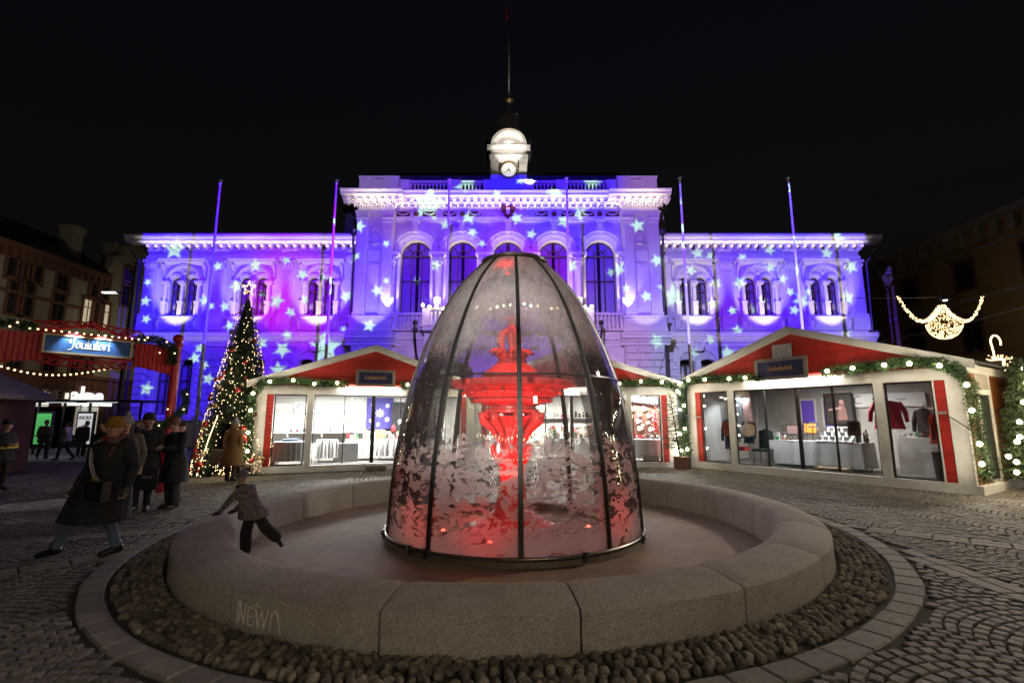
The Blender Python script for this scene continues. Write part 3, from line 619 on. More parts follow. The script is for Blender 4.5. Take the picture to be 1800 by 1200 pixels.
# ---- lights on the ledges of the town hall
for w in (-21.0, -16.55, -12.2, 11.6, 15.77, 19.96):
    lamp('SPOT', 'window_uplight', (w, D - 2.4, Z_BELT0 + .1), 620, WHITE, (w, D, 9.6), size=.08, cone=60, blend=.55)
for x0, x1 in ((-23.5, -9.8), (9.3, 22.4)):
    lamp('AREA', 'eaves_strip_light', ((x0 + x1) / 2, D - .62, Z_HOOD1 + .45), 55, WHITE, ((x0 + x1) / 2, D - .45, 14), size=x1 - x0, size_y=.05, spread=80)
for a in [CXM + 2.88 * k for k in (-2.5, -1.5, -.5, .5, 1.5, 2.5)]:
    lamp('SPOT', 'column_uplight', (a, DM - .85, 8.1), 190, WHITE, (a, DM, 11.4), size=.05, cone=70, blend=.4)
for a in AW: lamp('SPOT', 'arch_uplight', (a, DM - 1.35, 8.15), 560, WHITE, (a, DM, 12.7), size=.06, cone=44, blend=.5)
for x0, x1 in ((-23.4, -9.9), (9.4, 22.2)): lamp('AREA', 'belt_strip_light', ((x0 + x1) / 2, D - .75, Z_BELT0 - .55), 11, WHITE, ((x0 + x1) / 2, D - .35, 7), size=x1 - x0, size_y=.05, spread=90)
lamp('POINT', 'tympanum_lamp', (tx, TY - .45, 19.98), 34, (1, .95, .88), size=.05)
lamp('SPOT', 'tower_roof_spot', (tx + .9, TY - 2.2, 17.2), 700, WHITE, (tx, TY + .6, 22), size=.06, cone=22, blend=.5)
lamp('AREA', 'middle_cornice_light', (-.25, DM - .55, 14.5), 65, WHITE, (-.25, DM - .5, 15.6), size=14, size_y=.05, spread=130)
for x in (-8.5, 8.0):
    lamp('SPOT', 'pavilion_uplight', (x, DP - 2.6, 6.3), 190, WHITE, (x, DP, 9.2), size=.08, cone=58, blend=.4)
    lamp('AREA', 'pavilion_cornice_light', (x, DP - .8, 14.2), 26, WHITE, (x, DP - .5, 15.6), size=2.4, size_y=.05, spread=120)
lamp('SPOT', 'tower_spot', (1.6, DM - .3, 16.2), 500, (1, .94, .86), (tx, TY, 20.0), size=.06, cone=60, blend=.5)
lamp('SPOT', 'tower_spot', (tx, DM - .4, 17.0), 650, (1, .94, .86), (tx, TY, 20.3), size=.06, cone=45, blend=.4)
# ------------------------------------------------------------------ the square: setts, slabs, cobbles, basin
CX, CY = -.12, 8.4
granite = mat('granite_pink_grey', (.40, .36, .31), .8, var=.42, scale=75, bump=.6, bscale=110, dirt=(.27, .22, .17), dscale=1.5)
sett_m = mat('granite_sett', (.15, .138, .12), .7, var=.22, scale=25, bump=.5, bscale=70, island=.3)
slab_m = mat('granite_slab', (.21, .195, .17), .75, var=.15, scale=18, bump=.35, bscale=90, island=.14)
joint_m = mat('joint_sand', (.06, .05, .038), .95, var=.3, scale=20, bump=.6, bscale=60)
pebble_m = mat('rounded_cobble', (.155, .13, .10), .8, var=.35, scale=22, bump=.4, bscale=60, island=.5)
floor_m = mat('basin_concrete', (.33, .24, .165), .7, var=.16, scale=4, bump=.25, bscale=90, dirt=(.21, .145, .12), dscale=.9)
def grid_sheet(name, m, x0, x1, y0, y1, nx, ny, dz, **kw):
    b = MB(); b.add([(x0 + (x1 - x0) * i / nx, y0 + (y1 - y0) * j / ny, gz(x0 + (x1 - x0) * i / nx) + dz) for j in range(ny + 1) for i in range(nx + 1)],
                    [(j * (nx + 1) + i, j * (nx + 1) + i + 1, (j + 1) * (nx + 1) + i + 1, (j + 1) * (nx + 1) + i) for j in range(ny) for i in range(nx)])
    return b.build(name, m, kind='structure', smooth='all', **kw)
def sett_far_mat():
    m, t, b = _new('far_setts'); N = t.nodes.new; L = t.links.new
    g = N('ShaderNodeNewGeometry'); vo = N('ShaderNodeTexVoronoi'); vo.inputs['Scale'].default_value = 8; L(g.outputs[0], vo.inputs['Vector'])
    ve = N('ShaderNodeTexVoronoi'); ve.feature = 'DISTANCE_TO_EDGE'; ve.inputs['Scale'].default_value = 8; L(g.outputs[0], ve.inputs['Vector'])
    cr = N('ShaderNodeValToRGB'); cr.color_ramp.elements[0].position = .02; cr.color_ramp.elements[0].color = (.03, .026, .022, 1); cr.color_ramp.elements[1].position = .1; cr.color_ramp.elements[1].color = (1, 1, 1, 1); L(ve.outputs[0], cr.inputs[0])
    mx = N('ShaderNodeMix'); mx.data_type = 'RGBA'; mx.blend_type = 'MULTIPLY'; mx.inputs[0].default_value = 1
    hs = N('ShaderNodeMapRange'); hs.inputs[3].default_value = .12; hs.inputs[4].default_value = .22; sp = N('ShaderNodeSeparateColor'); L(vo.outputs['Color'], sp.inputs[0]); L(sp.outputs[0], hs.inputs[0])
    L(cr.outputs[0], mx.inputs['A']); L(hs.outputs[0], mx.inputs['B']); L(mx.outputs['Result'], b.inputs['Base Color']); b.inputs['Roughness'].default_value = .7
    return m
gb = MB(); gb.lathe([(r_, 0) for r_ in (4.25, 4.6, 5, 5.5, 6, 6.6, 7.4, 8.5, 10, 12, 14, 17, 21, 28, 40, 70)], (CX, CY, 0), 160); gb.v = [(x, y, gz(x) - .025) for x, y, z in gb.v]
ground = gb.build('ground', joint_m, kind='structure', smooth='all')
far_ground = grid_sheet('far_square', sett_far_mat(), -600, 600, 20.5, 1200, 600, 4, -.005)
# straight bands of slabs that leave the ring
bands = []
for (pa, pb) in (((1478, 924), (1800, 962)), ((1500, 938), (1800, 1046)), ((400, 925), (120, 945)), ((330, 955), (0, 1008))):
    a, b = foot(*pa), foot(*pb); bands.append((a, b))
def in_band(x, y):
    for a, b in bands:
        d = (b - a).to_2d(); L_ = d.length; d.normalize(); q = Vector((x - a.x, y - a.y)); s_ = q.dot(d); t_ = q.x * d.y - q.y * d.x
        if -.1 < s_ < L_ + 6 and abs(t_) < .19: return True
    return False
# --- setts in segmental arches
def setts():
    rs = np.random.RandomState(5); WC = 1.45; RA = 1.02; step = .108; ang = R(14); ca, sa = math.cos(ang), math.sin(ang); out = []
    for k in range(-32, 32):
        for j in range(-60, 260):
            n = 13
            for i in range(n):
                th = (i + .5 - n / 2) / n * 2 * math.asin(WC / 2 / RA); lx = RA * math.sin(th); ly = RA * math.cos(th) - RA
                X0 = k * WC + lx; Y0 = j * step + ly - 4
                x = X0 * ca - Y0 * sa; y = X0 * sa + Y0 * ca + 3
                if y < 1.9 or y > 20.4 or abs(x) > 1.16 * y + .8 or abs(x) > 15.5: continue
                if math.hypot(x - CX, y - CY) < 5.39: continue
                if in_band(x, y): continue
                out.append((x, y, -th + ang))
    a = np.array(out); n = len(a)
    hx = .0535 * (1 + rs.uniform(-.09, .05, n)); hy = .0485 * (1 + rs.uniform(-.08, .04, n)) * np.clip(np.cos(a[:, 2] - ang) * 1.0, .70, 1); rot = a[:, 2] + rs.normal(0, .03, n); dz = rs.normal(0, .0028, n)
    return a, hx, hy, rot, dz
def sett_verts(hx, hy, rs):
    c = .010; v = [(-hx, -hy, -.03), (hx, -hy, -.03), (hx, hy, -.03), (-hx, hy, -.03), (-hx, -hy, -.006), (hx, -hy, -.006), (hx, hy, -.006), (-hx, hy, -.006), (-hx + c, -hy + c, .004), (hx - c, -hy + c, .004), (hx - c, hy - c, .004), (-hx + c, hy - c, .004)]
    return v
SF = [(0, 1, 5, 4), (1, 2, 6, 5), (2, 3, 7, 6), (3, 0, 4, 7), (4, 5, 9, 8), (5, 6, 10, 9), (6, 7, 11, 10), (7, 4, 8, 11), (8, 9, 10, 11)]
def big_mesh(name, V, F, m, parent=None, smooth=False, **kw):
    me = bpy.data.meshes.new(name); me.vertices.add(len(V)); me.vertices.foreach_set('co', V.astype(np.float32).ravel())
    k = F.shape[1]; me.loops.add(F.size); me.loops.foreach_set('vertex_index', F.astype(np.int32).ravel()); me.polygons.add(len(F)); me.polygons.foreach_set('loop_start', np.arange(0, F.size, k, dtype=np.int32)); me.polygons.foreach_set('loop_total', np.full(len(F), k, dtype=np.int32))
    me.materials.append(m); me.update(calc_edges=True)
    if smooth: me.polygons.foreach_set('use_smooth', np.ones(len(F), bool))
    return link(name, me, parent, **kw)
A, HXs, HYs, ROT, DZ = setts()
def visible(x, y): 
    p = y * math.cos(PITCH) - (CAMH) * math.sin(PITCH); q = -CAMH * math.cos(PITCH) - y * math.sin(PITCH)
    return abs(x / p * FPX) < 905 and abs(q / p * FPX) < 606
vis = np.array([visible(x, y) for x, y in A[:, :2]]); dist = np.hypot(A[:, 0], A[:, 1]) + (~vis) * 1000
order = np.argsort(dist); near_i, far_i = order[:300], order[300:]
base = np.array(sett_verts(1, 1, None)); c = .010
sx = np.array([-1, 1, 1, -1] * 3); sy = np.array([-1, -1, 1, 1] * 3); inn = np.array([0] * 8 + [1] * 4); zc = np.array([-.03] * 4 + [-.006] * 4 + [.004] * 4)
rs = np.random.RandomState(2); ii = far_i; n = len(ii)
lx = sx[None] * (HXs[ii][:, None] - c * inn[None]) + rs.uniform(-.004, .004, (n, 12)); ly = sy[None] * (HYs[ii][:, None] - c * inn[None]) + rs.uniform(-.004, .004, (n, 12))
co, si = np.cos(ROT[ii])[:, None], np.sin(ROT[ii])[:, None]; X = A[ii, 0][:, None] + lx * co - ly * si; Y = A[ii, 1][:, None] + lx * si + ly * co
Z = zc[None] + DZ[ii][:, None] + 0.07 * np.tanh(X / 6) + rs.uniform(-.0015, .0015, (n, 12))
V = np.stack([X, Y, Z], -1).reshape(-1, 3); F = (np.array(SF)[None] + (np.arange(n) * 12)[:, None, None]).reshape(-1, 4)
big_mesh('setts', V, F, sett_m, ground, kind='stuff')
variants = []
for k in range(8):
    b = MB(); hx, hy = .0535 * rnd.uniform(.93, 1.04), .0475 * rnd.uniform(.92, 1.05)
    b.add([(x + rnd.uniform(-.004, .004), y + rnd.uniform(-.004, .004), z + rnd.uniform(-.0015, .0015)) for x, y, z in sett_verts(hx, hy, None)], SF); variants.append(b.mesh('sett', sett_m))
for i in near_i: link('sett', variants[rnd.randrange(8)], ground, (A[i, 0], A[i, 1], gz(A[i, 0]) + DZ[i]), (0, 0, ROT[i] + rnd.choice((0, math.pi))), (1, HYs[i] / .0485, 1))
# --- slabs of the ring and the bands
ns = 104
for k in range(ns):
    a0 = 2 * math.pi * (k + .02) / ns; a1 = 2 * math.pi * (k + .98) / ns; b = MB(); r0, r1 = 5.11 + rnd.uniform(-.008, .008), 5.33 + rnd.uniform(-.012, .012); c = .012; vs = []
    for z, e in ((-.03, 0), (-.004, 0), (.008, c)):
        for (r, a) in ((r0 + e, a0 + e / 5), (r1 - e, a0 + e / 5), (r1 - e, a1 - e / 5), (r0 + e, a1 - e / 5)): x = CX + r * math.cos(a); y = CY + r * math.sin(a); vs.append((x, y, z + gz(x)))
    b.add(vs, [(0, 1, 5, 4), (1, 2, 6, 5), (2, 3, 7, 6), (3, 0, 4, 7), (4, 5, 9, 8), (5, 6, 10, 9), (6, 7, 11, 10), (7, 4, 8, 11), (8, 9, 10, 11)]); b.build('slab', slab_m, ground)
for a, b_ in bands:
    d = (b_ - a).to_2d(); L_ = d.length + 5.5; d.normalize(); an = math.atan2(d.y, d.x); s_ = .02
    while s_ < L_:
        ln = rnd.uniform(.30, .5); 
        for side_ in (-1, 1):
            q = MB(); hx, w = ln / 2 - .008, .085; cx_, cy_ = a.x + d.x * (s_ + ln / 2) + d.y * side_ * .09, a.y + d.y * (s_ + ln / 2) - d.x * side_ * .09
            if math.hypot(cx_ - CX, cy_ - CY) < 5.42: continue
            q.add([(x * (hx - e), y * (w - e), z) for z, e in ((-.03, 0), (-.004, 0), (.006, .01)) for x, y in ((-1, -1), (1, -1), (1, 1), (-1, 1))], SF); q.build('slab', slab_m, ground, loc=(cx_, cy_, gz(cx_)), rot=(0, 0, an))
        s_ += ln
# --- rounded cobbles between the ring and the basin
pv = []
for k in range(10):
    b = MB(); b.ball((0, 0, 0), 1, 9, 6); b.v = [tuple(Vector(p) * (1 + .22 * noise.noise(Vector(p) * 1.1 + Vector((k * 9, 0, 0))))) for p in b.v]; me = b.mesh('cobble', pebble_m); me.polygons.foreach_set('use_smooth', [True] * len(me.polygons)); pv.append((me, b))
peb = []; r = 4.66; row = 0
while r < 5.09:
    a = rnd.uniform(0, .02)
    while a < 2 * math.pi:
        ln = rnd.uniform(.036, .064); wd = rnd.uniform(.028, .042)
        if rnd.random() < .9: peb.append((CX + (r + rnd.uniform(-.014, .014)) * math.cos(a), CY + (r + rnd.uniform(-.014, .014)) * math.sin(a), a + math.pi * rnd.choice((0, 0, .5)) + rnd.uniform(-.6, .6), ln, wd, rnd.uniform(.026, .045)))
        a += rnd.uniform(.074, .108) / r
    r += .072; row += 1
peb.sort(key=lambda p: math.hypot(p[0], p[1]) + (0 if visible(p[0], p[1]) else 1000))
for p in peb[:300]: link('cobble', pv[rnd.randrange(10)][0], ground, (p[0], p[1], gz(p[0]) - .004), (rnd.uniform(-.25, .25), rnd.uniform(-.25, .25), p[2]), (p[3], p[4], p[5]))
b = MB()
for p in peb[300:]:
    src = pv[rnd.randrange(10)][1]; mt = Matrix.Translation((p[0], p[1], gz(p[0]) - .004)) @ Matrix.Rotation(p[2], 4, 'Z') @ Matrix.Diagonal((p[3], p[4], p[5], 1)); b.T = mt; b.add(src.v, src.f)
b.build('cobbles', pebble_m, ground, smooth='all', kind='stuff')
# --- basin: wall of curved granite blocks, floor
basin = thing('fountain_basin', 'low round basin wall of rounded granite blocks around the glass dome', 'fountain basin', (CX, CY, 0))
prof = [(4.585, -.05), (4.585, .258), (4.578, .274), (4.545, .290), (4.45, .318), (4.34, .342), (4.22, .354), (4.11, .348), (4.03, .326), (3.975, .288), (3.95, .235), (3.95, -.16)]
for k in range(19):
    a0 = -90 - 11 + k * 360 / 19; a1 = a0 + 360 / 19; b = MB(); gap = .10; n = 14; P = []
    for i in range(n + 1):
        a = a0 + gap + (a1 - a0 - 2 * gap) * i / n; e = .012 if i in (0, n) else 0
        P.append([( (r - e if r > 4.2 else r + e) * math.cos(R(a)), (r - e if r > 4.2 else r + e) * math.sin(R(a)), z - (e if z > .3 else 0) + gz(r * math.cos(R(a)) + CX)) for r, z in prof])
    vs = [p for row_ in P for p in row_]; m_ = len(prof); fs = [(i * m_ + q, (i + 1) * m_ + q, (i + 1) * m_ + q + 1, i * m_ + q + 1) for i in range(n) for q in range(m_ - 1)] + [tuple(range(m_ - 1, -1, -1)), tuple(n * m_ + q for q in range(m_))]
    b.add(vs, fs); b.build('granite_block', granite, basin, smooth=35)
b = MB(); b.lathe([(4.55, -.1), (4.55, .25), (4.45, .295), (4.3, .32), (4.1, .325), (3.99, .24), (3.99, -.16)], n=96); b.v = [(x, y, z + gz(x + CX)) for x, y, z in b.v]; b.build('mortar', mat('joint_mortar', (.10, .055, .02), .9), basin)
b = MB(); b.lathe([(0, 0), (1, .0), (2, 0), (3, 0), (3.97, 0)], n=96); b.v = [(x, y, -.145 + gz(x + CX) * .6) for x, y, z in b.v]; b.build('basin_floor', floor_m, basin, smooth='all')
# scratched white tag on the front left block
paint = mat('white_scrawl', (.66, .61, .55), .8, var=.3, scale=60)
g = MB(); strokes = [[(0, .0), (.02, .85), (.10, .9), (.06, .1)], [(.05, .9), (.20, .05)], [(.20, .02), (.24, .85)], [(.34, .75), (.30, .4), (.34, .05), (.47, .1)], [(.33, .72), (.46, .75)], [(.31, .4), (.44, .42)], [(.52, .72), (.60, .05), (.68, .78)], [(.68, .78), (.74, .05), (.84, .8)], [(.90, .02), (.93, .7), (.99, .82), (1.07, .7), (1.16, .0)], [(.5, .85), (.56, .95), (.6, .8)]]
for st in strokes:
    pts = []
    for i in range(len(st) - 1):
        for q in range(6): t = q / 6; pts.append((st[i][0] * (1 - t) + st[i + 1][0] * t, st[i][1] * (1 - t) + st[i + 1][1] * t))
    pts.append(st[-1]); P = []
    for u, v in pts: a = R(-90 - 28.5 + u * 5.6); P.append((4.587 * math.cos(a), 4.587 * math.sin(a), .03 + v * .20 + gz(-2)))
    g.tube(P, .007, 5)
g.build('scrawled_tag', paint, basin)
pw = MB(); pw.box(-.06, .06, -.035, .035, 0, .004); p_ = foot(1322, 951); pw.build('litter_wrapper', mat('pale_wrapper', (.55, .6, .45), .5), None, loc=(p_.x, p_.y - .35, -.105), rot=(.05, 0, .4), label='crumpled pale wrapper lying on the basin floor at the right', category='litter')
pw = MB(); pw.box(-.03, .03, -.015, .015, 0, .012); pw.build('litter_scrap', mat('white_scrap', (.7, .7, .7), .6), None, loc=(3.0, 10.6, -.105), rot=(.1, 0, .9), label='tiny white paper scrap near the inner right basin wall', category='litter')
# ambient lamps of the square (street lamps behind and beside the camera)
lamp('AREA', 'street_lamp_light', (15.0, 13.0, 8.5), 700, (1, .88, .74), (1.5, 9, 0), size=.5)
lamp('AREA', 'street_lamp_light', (4.5, -4, 7), 105, (1, .80, .60), (1, 6, 0), size=.9)
# ------------------------------------------------------------------ glass dome over the iron fountain
DX, DY, DZ0 = .04, 8.4, -.145
PROF = [(2.045, -.06), (2.03, .24), (2.0, .72), (1.96, 1.1), (1.9, 1.48), (1.81, 2.0), (1.735, 2.30), (1.645, 2.57), (1.55, 2.85), (1.43, 3.12), (1.30, 3.40), (1.145, 3.69), (.97, 3.95), (.84, 4.11), (.63, 4.34), (.53, 4.42)]
def dome_glass():
    m, t, b = _new('etched_dome_glass'); N = t.nodes.new; L = t.links.new; t.nodes.remove(b); out = t.nodes['Material Output']
    g = N('ShaderNodeTexCoord'); sp = N('ShaderNodeSeparateXYZ'); L(g.outputs['Object'], sp.inputs[0]); X, Y, Z = sp.outputs
    def Mt(op, a, b_=0.0, c=None):
        n = N('ShaderNodeMath'); n.operation = op
        for i, q in enumerate((a, b_) if c is None else (a, b_, c)):
            if isinstance(q, (int, float)): n.inputs[i].default_value = q
            else: L(q, n.inputs[i])
        return n.outputs[0]
    def MR(v, a, b_, c=0.0, d=1.0, sm=False):
        n = N('ShaderNodeMapRange'); n.inputs[1].default_value = a; n.inputs[2].default_value = b_; n.inputs[3].default_value = c; n.inputs[4].default_value = d
        if sm: n.interpolation_type = 'SMOOTHSTEP'
        L(v, n.inputs[0]); return n.outputs[0]
    ang = Mt('ARCTAN2', X, Mt('MULTIPLY', Y, -1)); s_ = Mt('MULTIPLY', ang, 1.95)
    def vec(sx, sz, oz=0):
        c = N('ShaderNodeCombineXYZ'); L(Mt('MULTIPLY', s_, sx), c.inputs[0]); L(Mt('MULTIPLY', Z, sz), c.inputs[1]); c.inputs[2].default_value = oz; return c.outputs[0]
    def noise_(v, sc, det=2, rough=.5, dist=0):
        n = N('ShaderNodeTexNoise'); n.inputs['Scale'].default_value = sc; n.inputs['Detail'].default_value = det; n.inputs['Roughness'].default_value = rough; n.inputs['Distortion'].default_value = dist; L(v, n.inputs['Vector']); return n.outputs[0]
    # etched scrolls: distorted noise bands leave clear cut-outs in a frosted field
    n1 = noise_(vec(1, 1.7), 3.4, 3.0, .5, 1.4); n2 = noise_(vec(1, 1.5, 4), 6.5, 2.5, .5, 1.8)
    cut = Mt('MAXIMUM', MR(n1, .528, .536), MR(n2, .578, .586))
    lim = Mt('ADD', Z, Mt('MULTIPLY', Mt('SUBTRACT', noise_(vec(1, 1), 3.2, 3, .6, 1.2), .5), 1.5))
    low = MR(lim, 1.42, 1.25)                       # frosted below
    frost = Mt('MULTIPLY', low, Mt('SUBTRACT', 1.0, cut))
    solid = MR(Z, .42, .15, 0, 1, True); frost = Mt('MULTIPLY', Mt('MAXIMUM', frost, Mt('MULTIPLY', solid, MR(n1, .66, .60))), .80)
    # condensation: streaks and mist in the upper half
    st = noise_(vec(1, .28), 26, 4, .7); big = noise_(vec(1, .8, 9), 3.0, 5, .7)
    spk = noise_(vec(1, 1, 2), 34, 3, .65, .3)
    up = Mt('MULTIPLY', MR(Z, 2.4, 3.2, 0, 1, True), Mt('ADD', .52, Mt('MULTIPLY', MR(st, .38, .62), .26)))
    up = Mt('MULTIPLY', up, MR(big, .30, .55, .55, 1.1)); holes = MR(noise_(vec(1, .6, 6), 16, 5, .75, .8), .60, .66, 1, .25); up = Mt('MULTIPLY', up, holes)
    patch = Mt('MULTIPLY', Mt('MULTIPLY', MR(spk, .54, .60), MR(Z, 2.35, 2.7)), MR(big, .45, .6, .1, .8))
    thin = Mt('ADD', .05, Mt('MULTIPLY', MR(st, .5, .7), .08))
    fac = Mt('MINIMUM', Mt('MAXIMUM', Mt('MAXIMUM', frost, up), Mt('MAXIMUM', patch, thin)), .93)
    tr = N('ShaderNodeBsdfTransparent'); tr.inputs[0].default_value = (.93, .94, .92, 1); gl = N('ShaderNodeBsdfGlossy'); gl.inputs['Roughness'].default_value = .03
    fr = N('ShaderNodeFresnel'); fr.inputs[0].default_value = 1.28; 
    df = N('ShaderNodeBsdfDiffuse'); df.inputs[0].default_value = (.85, .83, .80, 1); tl = N('ShaderNodeBsdfTranslucent'); tl.inputs[0].default_value = (.80, .78, .76, 1)
    m2 = N('ShaderNodeMixShader'); m2.inputs[0].default_value = .62; L(df.outputs[0], m2.inputs[1]); L(tl.outputs[0], m2.inputs[2])
    m3 = N('ShaderNodeMixShader'); L(fac, m3.inputs[0]); L(tr.outputs[0], m3.inputs[1]); L(m2.outputs[0], m3.inputs[2])
    mx = N('ShaderNodeMixShader'); L(Mt('ADD', Mt('MULTIPLY', fr.outputs[0], .9), .03), mx.inputs[0]); L(m3.outputs[0], mx.inputs[1]); L(gl.outputs[0], mx.inputs[2]); L(mx.outputs[0], out.inputs[0]); return m
etched = dome_glass(); clear = glass('clear_inner_glass', (.97, .97, .96), refl=.8)
rib_m = mat('dome_rib_metal', (.06, .056, .052), .35, metal=.6, var=.2, scale=20)
steel_m = mat('stainless_band', (.34, .31, .27), .3, metal=.9, var=.2, scale=9, bump=.1)
dome = thing('glass_dome', 'tall egg-shaped glass dome with dark ribs and frosted leaf etching inside the basin', 'glass dome', (DX, DY, 0))
def prof_at(z):
    for (r0, z0), (r1, z1) in zip(PROF, PROF[1:]):
        if z0 <= z <= z1: t = (z - z0) / (z1 - z0); return r0 + (r1 - r0) * t
    return PROF[-1][0]
NR = 10; A0 = -90 + 2
def pane(k, lo, hi, nm):
    b = MB(); a0, a1 = A0 + k * 36 + .55, A0 + (k + 1) * 36 - .55; nz = max(5, int((hi - lo) / .14)); na = 10; rows = []
    for i in range(nz + 1):
        z = lo + (hi - lo) * i / nz; r = prof_at(z)
        for j in range(na + 1):
            a = a0 + (a1 - a0) * j / na; rows.append((r * math.cos(R(a)), r * math.sin(R(a)), z))
    F_ = [(i * (na + 1) + j, i * (na + 1) + j + 1, (i + 1) * (na + 1) + j + 1, (i + 1) * (na + 1) + j) for i in range(nz) for j in range(na)]
    b.add(rows, F_); b.cm = 1; b.add([(x * (1 - .008), y * (1 - .008), z) for x, y, z in rows], [f[::-1] for f in F_]); return b.build(nm, [etched, clear], dome, smooth='all')
for k in range(NR): pane(k, -.05, 2.30, 'lower_pane'); pane(k, 2.32, 4.41, 'upper_pane')
def strip_pts(a, r_off, w, n=26):
    pts = []
    for i in range(n + 1):
        z = -.1 + (4.44 + .1) * i / n; r = prof_at(max(z, -.06)) + r_off; pts.append((r, z))
    return pts
for k in range(NR):
    a = R(A0 + k * 36); c_, s_ = math.cos(a), math.sin(a); b = MB(); n = 26; vs = []
    for i, (r, z) in enumerate(strip_pts(a, 0, .045)):
        w = .034 * (1 - .35 * max(0, z - 2) / 2.5)
        for (ro, wo) in ((-.045, -w), (.02, -w), (.02, -w * .45), (.036, -w * .38), (.036, w * .38), (.02, w * .45), (.02, w), (-.045, w)):
            rr = r + ro; vs.append((rr * c_ - wo * s_, rr * s_ + wo * c_, z))
    b.add(vs, [(i * 8 + j, (i + 1) * 8 + j, (i + 1) * 8 + (j + 1) % 8, i * 8 + (j + 1) % 8) for i in range(n) for j in range(8)] + [tuple(range(8)), tuple(n * 8 + 7 - j for j in range(8))]); b.build('rib', rib_m, dome, smooth=30)
b = MB(); b.lathe([(1.725, 2.30), (1.75, 2.30), (1.742, 2.325), (1.715, 2.325), (1.725, 2.30)], n=80); b.build('seam_bar', rib_m, dome, smooth=30)
b = MB(); b.lathe([(2.0, -.02), (2.07, -.02), (2.07, -.05), (2.10, -.055), (2.10, -.13), (2.0, -.13)], n=96); b.build('base_band', steel_m, dome, smooth=30)
b = MB(); b.lathe([(2.085 + .022 * math.cos(q), -.02 + .022 * math.sin(q)) for q in np.linspace(0, 2 * math.pi, 9)], n=96); b.build('base_tube', steel_m, dome, smooth='all')
for a in (-90 + 25, -90 - 34, -90 - 42, -90 - 72, -90 + 62, 20, 90, 160):
    b = MB(); b.T = Matrix.Rotation(R(a), 4, 'Z'); b.box(2.09, 2.13, -.03, .03, -.10, .02); b.ball((2.13, 0, -.03), .025, 8, 6); b.build('clamp', rib_m, dome)
b = MB(); b.lathe([(0, 4.53), (.40, 4.52), (.56, 4.48), (.60, 4.46), (.60, 4.42), (.54, 4.40), (.5, 4.40), (0, 4.41)], n=40); b.build('cap', rib_m, dome, smooth=30)
# iron fountain
iron = mat('painted_cast_iron', (.62, .07, .06), .28, var=.08, scale=10, bump=.15, bscale=40)
fo = thing('cast_iron_fountain', 'ornate tiered cast iron fountain glowing red under the glass dome', 'fountain', (DX - .04, DY, 0))
def flute(n, amp): return lambda r, z, a: r * (1 + amp * math.cos(n * a))
b = MB(); b.lathe([(0, -.14), (.72, -.14), (.72, -.04), (.64, .0), (.5, .08), (.34, .16), (.30, .24)], n=32); b.build('foot', iron, fo, smooth=40)
b = MB(); b.lathe([(.28, .24), (.23, .4), (.20, .7), (.22, .95), (.29, 1.08), (.31, 1.16), (.24, 1.26), (.21, 1.4), (.23, 1.52), (.30, 1.64), (.42, 1.74)], n=64, fn=flute(16, .035)); b.build('column', iron, fo, smooth='all')
for k in range(8):
    a = R(45 * k + 10); c_, s_ = math.cos(a), math.sin(a); b = MB()
    b.tube([(.22 * c_, .22 * s_, 1.3), (.33 * c_, .33 * s_, 1.5), (.5 * c_, .5 * s_, 1.66), (.52 * c_, .52 * s_, 1.76), (.44 * c_, .44 * s_, 1.78), (.42 * c_, .42 * s_, 1.70)], [.03, .05, .07, .07, .05, .02], 8)
    b.tube([(.22 * c_, .22 * s_, .95), (.31 * c_, .31 * s_, 1.12), (.34 * c_, .34 * s_, 1.22), (.30 * c_, .30 * s_, 1.28)], [.03, .05, .04, .015], 8); b.build('acanthus_leaf', iron, fo, smooth='all')
b = MB(); b.lathe([(.40, 1.78), (.46, 1.80), (.46, 1.84), (.40, 1.86), (.40, 1.90), (.50, 1.94), (.68, 1.97), (.70, 2.01), (.66, 2.03), (.77, 2.06), (.80, 2.12), (.84, 2.17), (.86, 2.20)], n=80, fn=lambda r, z, a: r * (1 + (.02 if 1.93 < z < 2.05 else 0) * math.cos(36 * a)))
b.lathe([(.86, 2.20), (.98, 2.21), (1.05, 2.26), (1.06, 2.32), (1.0, 2.33), (.9, 2.27), (.3, 2.24)], n=144, fn=lambda r, z, a: r * (1 + (.035 if r > .9 else 0) * abs(math.cos(9 * a)) ** .5 - (.02 if r > .9 else 0)))
b.build('large_bowl', iron, fo, smooth=50)
for k in range(18):
    a = R(20 * k); b = MB(); b.ball((.845 * math.cos(a), .845 * math.sin(a), 2.12), .035, 8, 6); b.build('boss', iron, fo, smooth='all')
b = MB(); b.lathe([(.3, 2.22), (.22, 2.28), (.20, 2.36), (.48, 2.40), (.52, 2.43), (.5, 2.46), (.44, 2.5), (.42, 2.53), (.36, 2.57), (.34, 2.6), (.25, 2.64), (.27, 2.68), (.20, 2.70), (.0, 2.72)], n=64, fn=lambda r, z, a: r * (1 + (.02 if .4 < r else 0) * math.cos(24 * a))); b.build('small_bowl', iron, fo, smooth=45)
for k in range(4):
    a = R(90 * k + 20); c_, s_ = math.cos(a), math.sin(a); b = MB()
    b.tube([(.12 * c_, .12 * s_, 2.70), (.22 * c_, .22 * s_, 2.78), (.28 * c_, .28 * s_, 2.86), (.34 * c_, .34 * s_, 2.86), (.42 * c_, .42 * s_, 2.82)], [.06, .08, .06, .045, .015], 8)
    for q in (-1, 1): b.tube([(.2 * c_, .2 * s_, 2.76), (.26 * c_ - q * .1 * s_, .26 * s_ + q * .1 * c_, 2.84), (.30 * c_ - q * .16 * s_, .30 * s_ + q * .16 * c_, 2.78)], [.03, .05, .01], 6)
    b.build('water_bird', iron, fo, smooth='all')
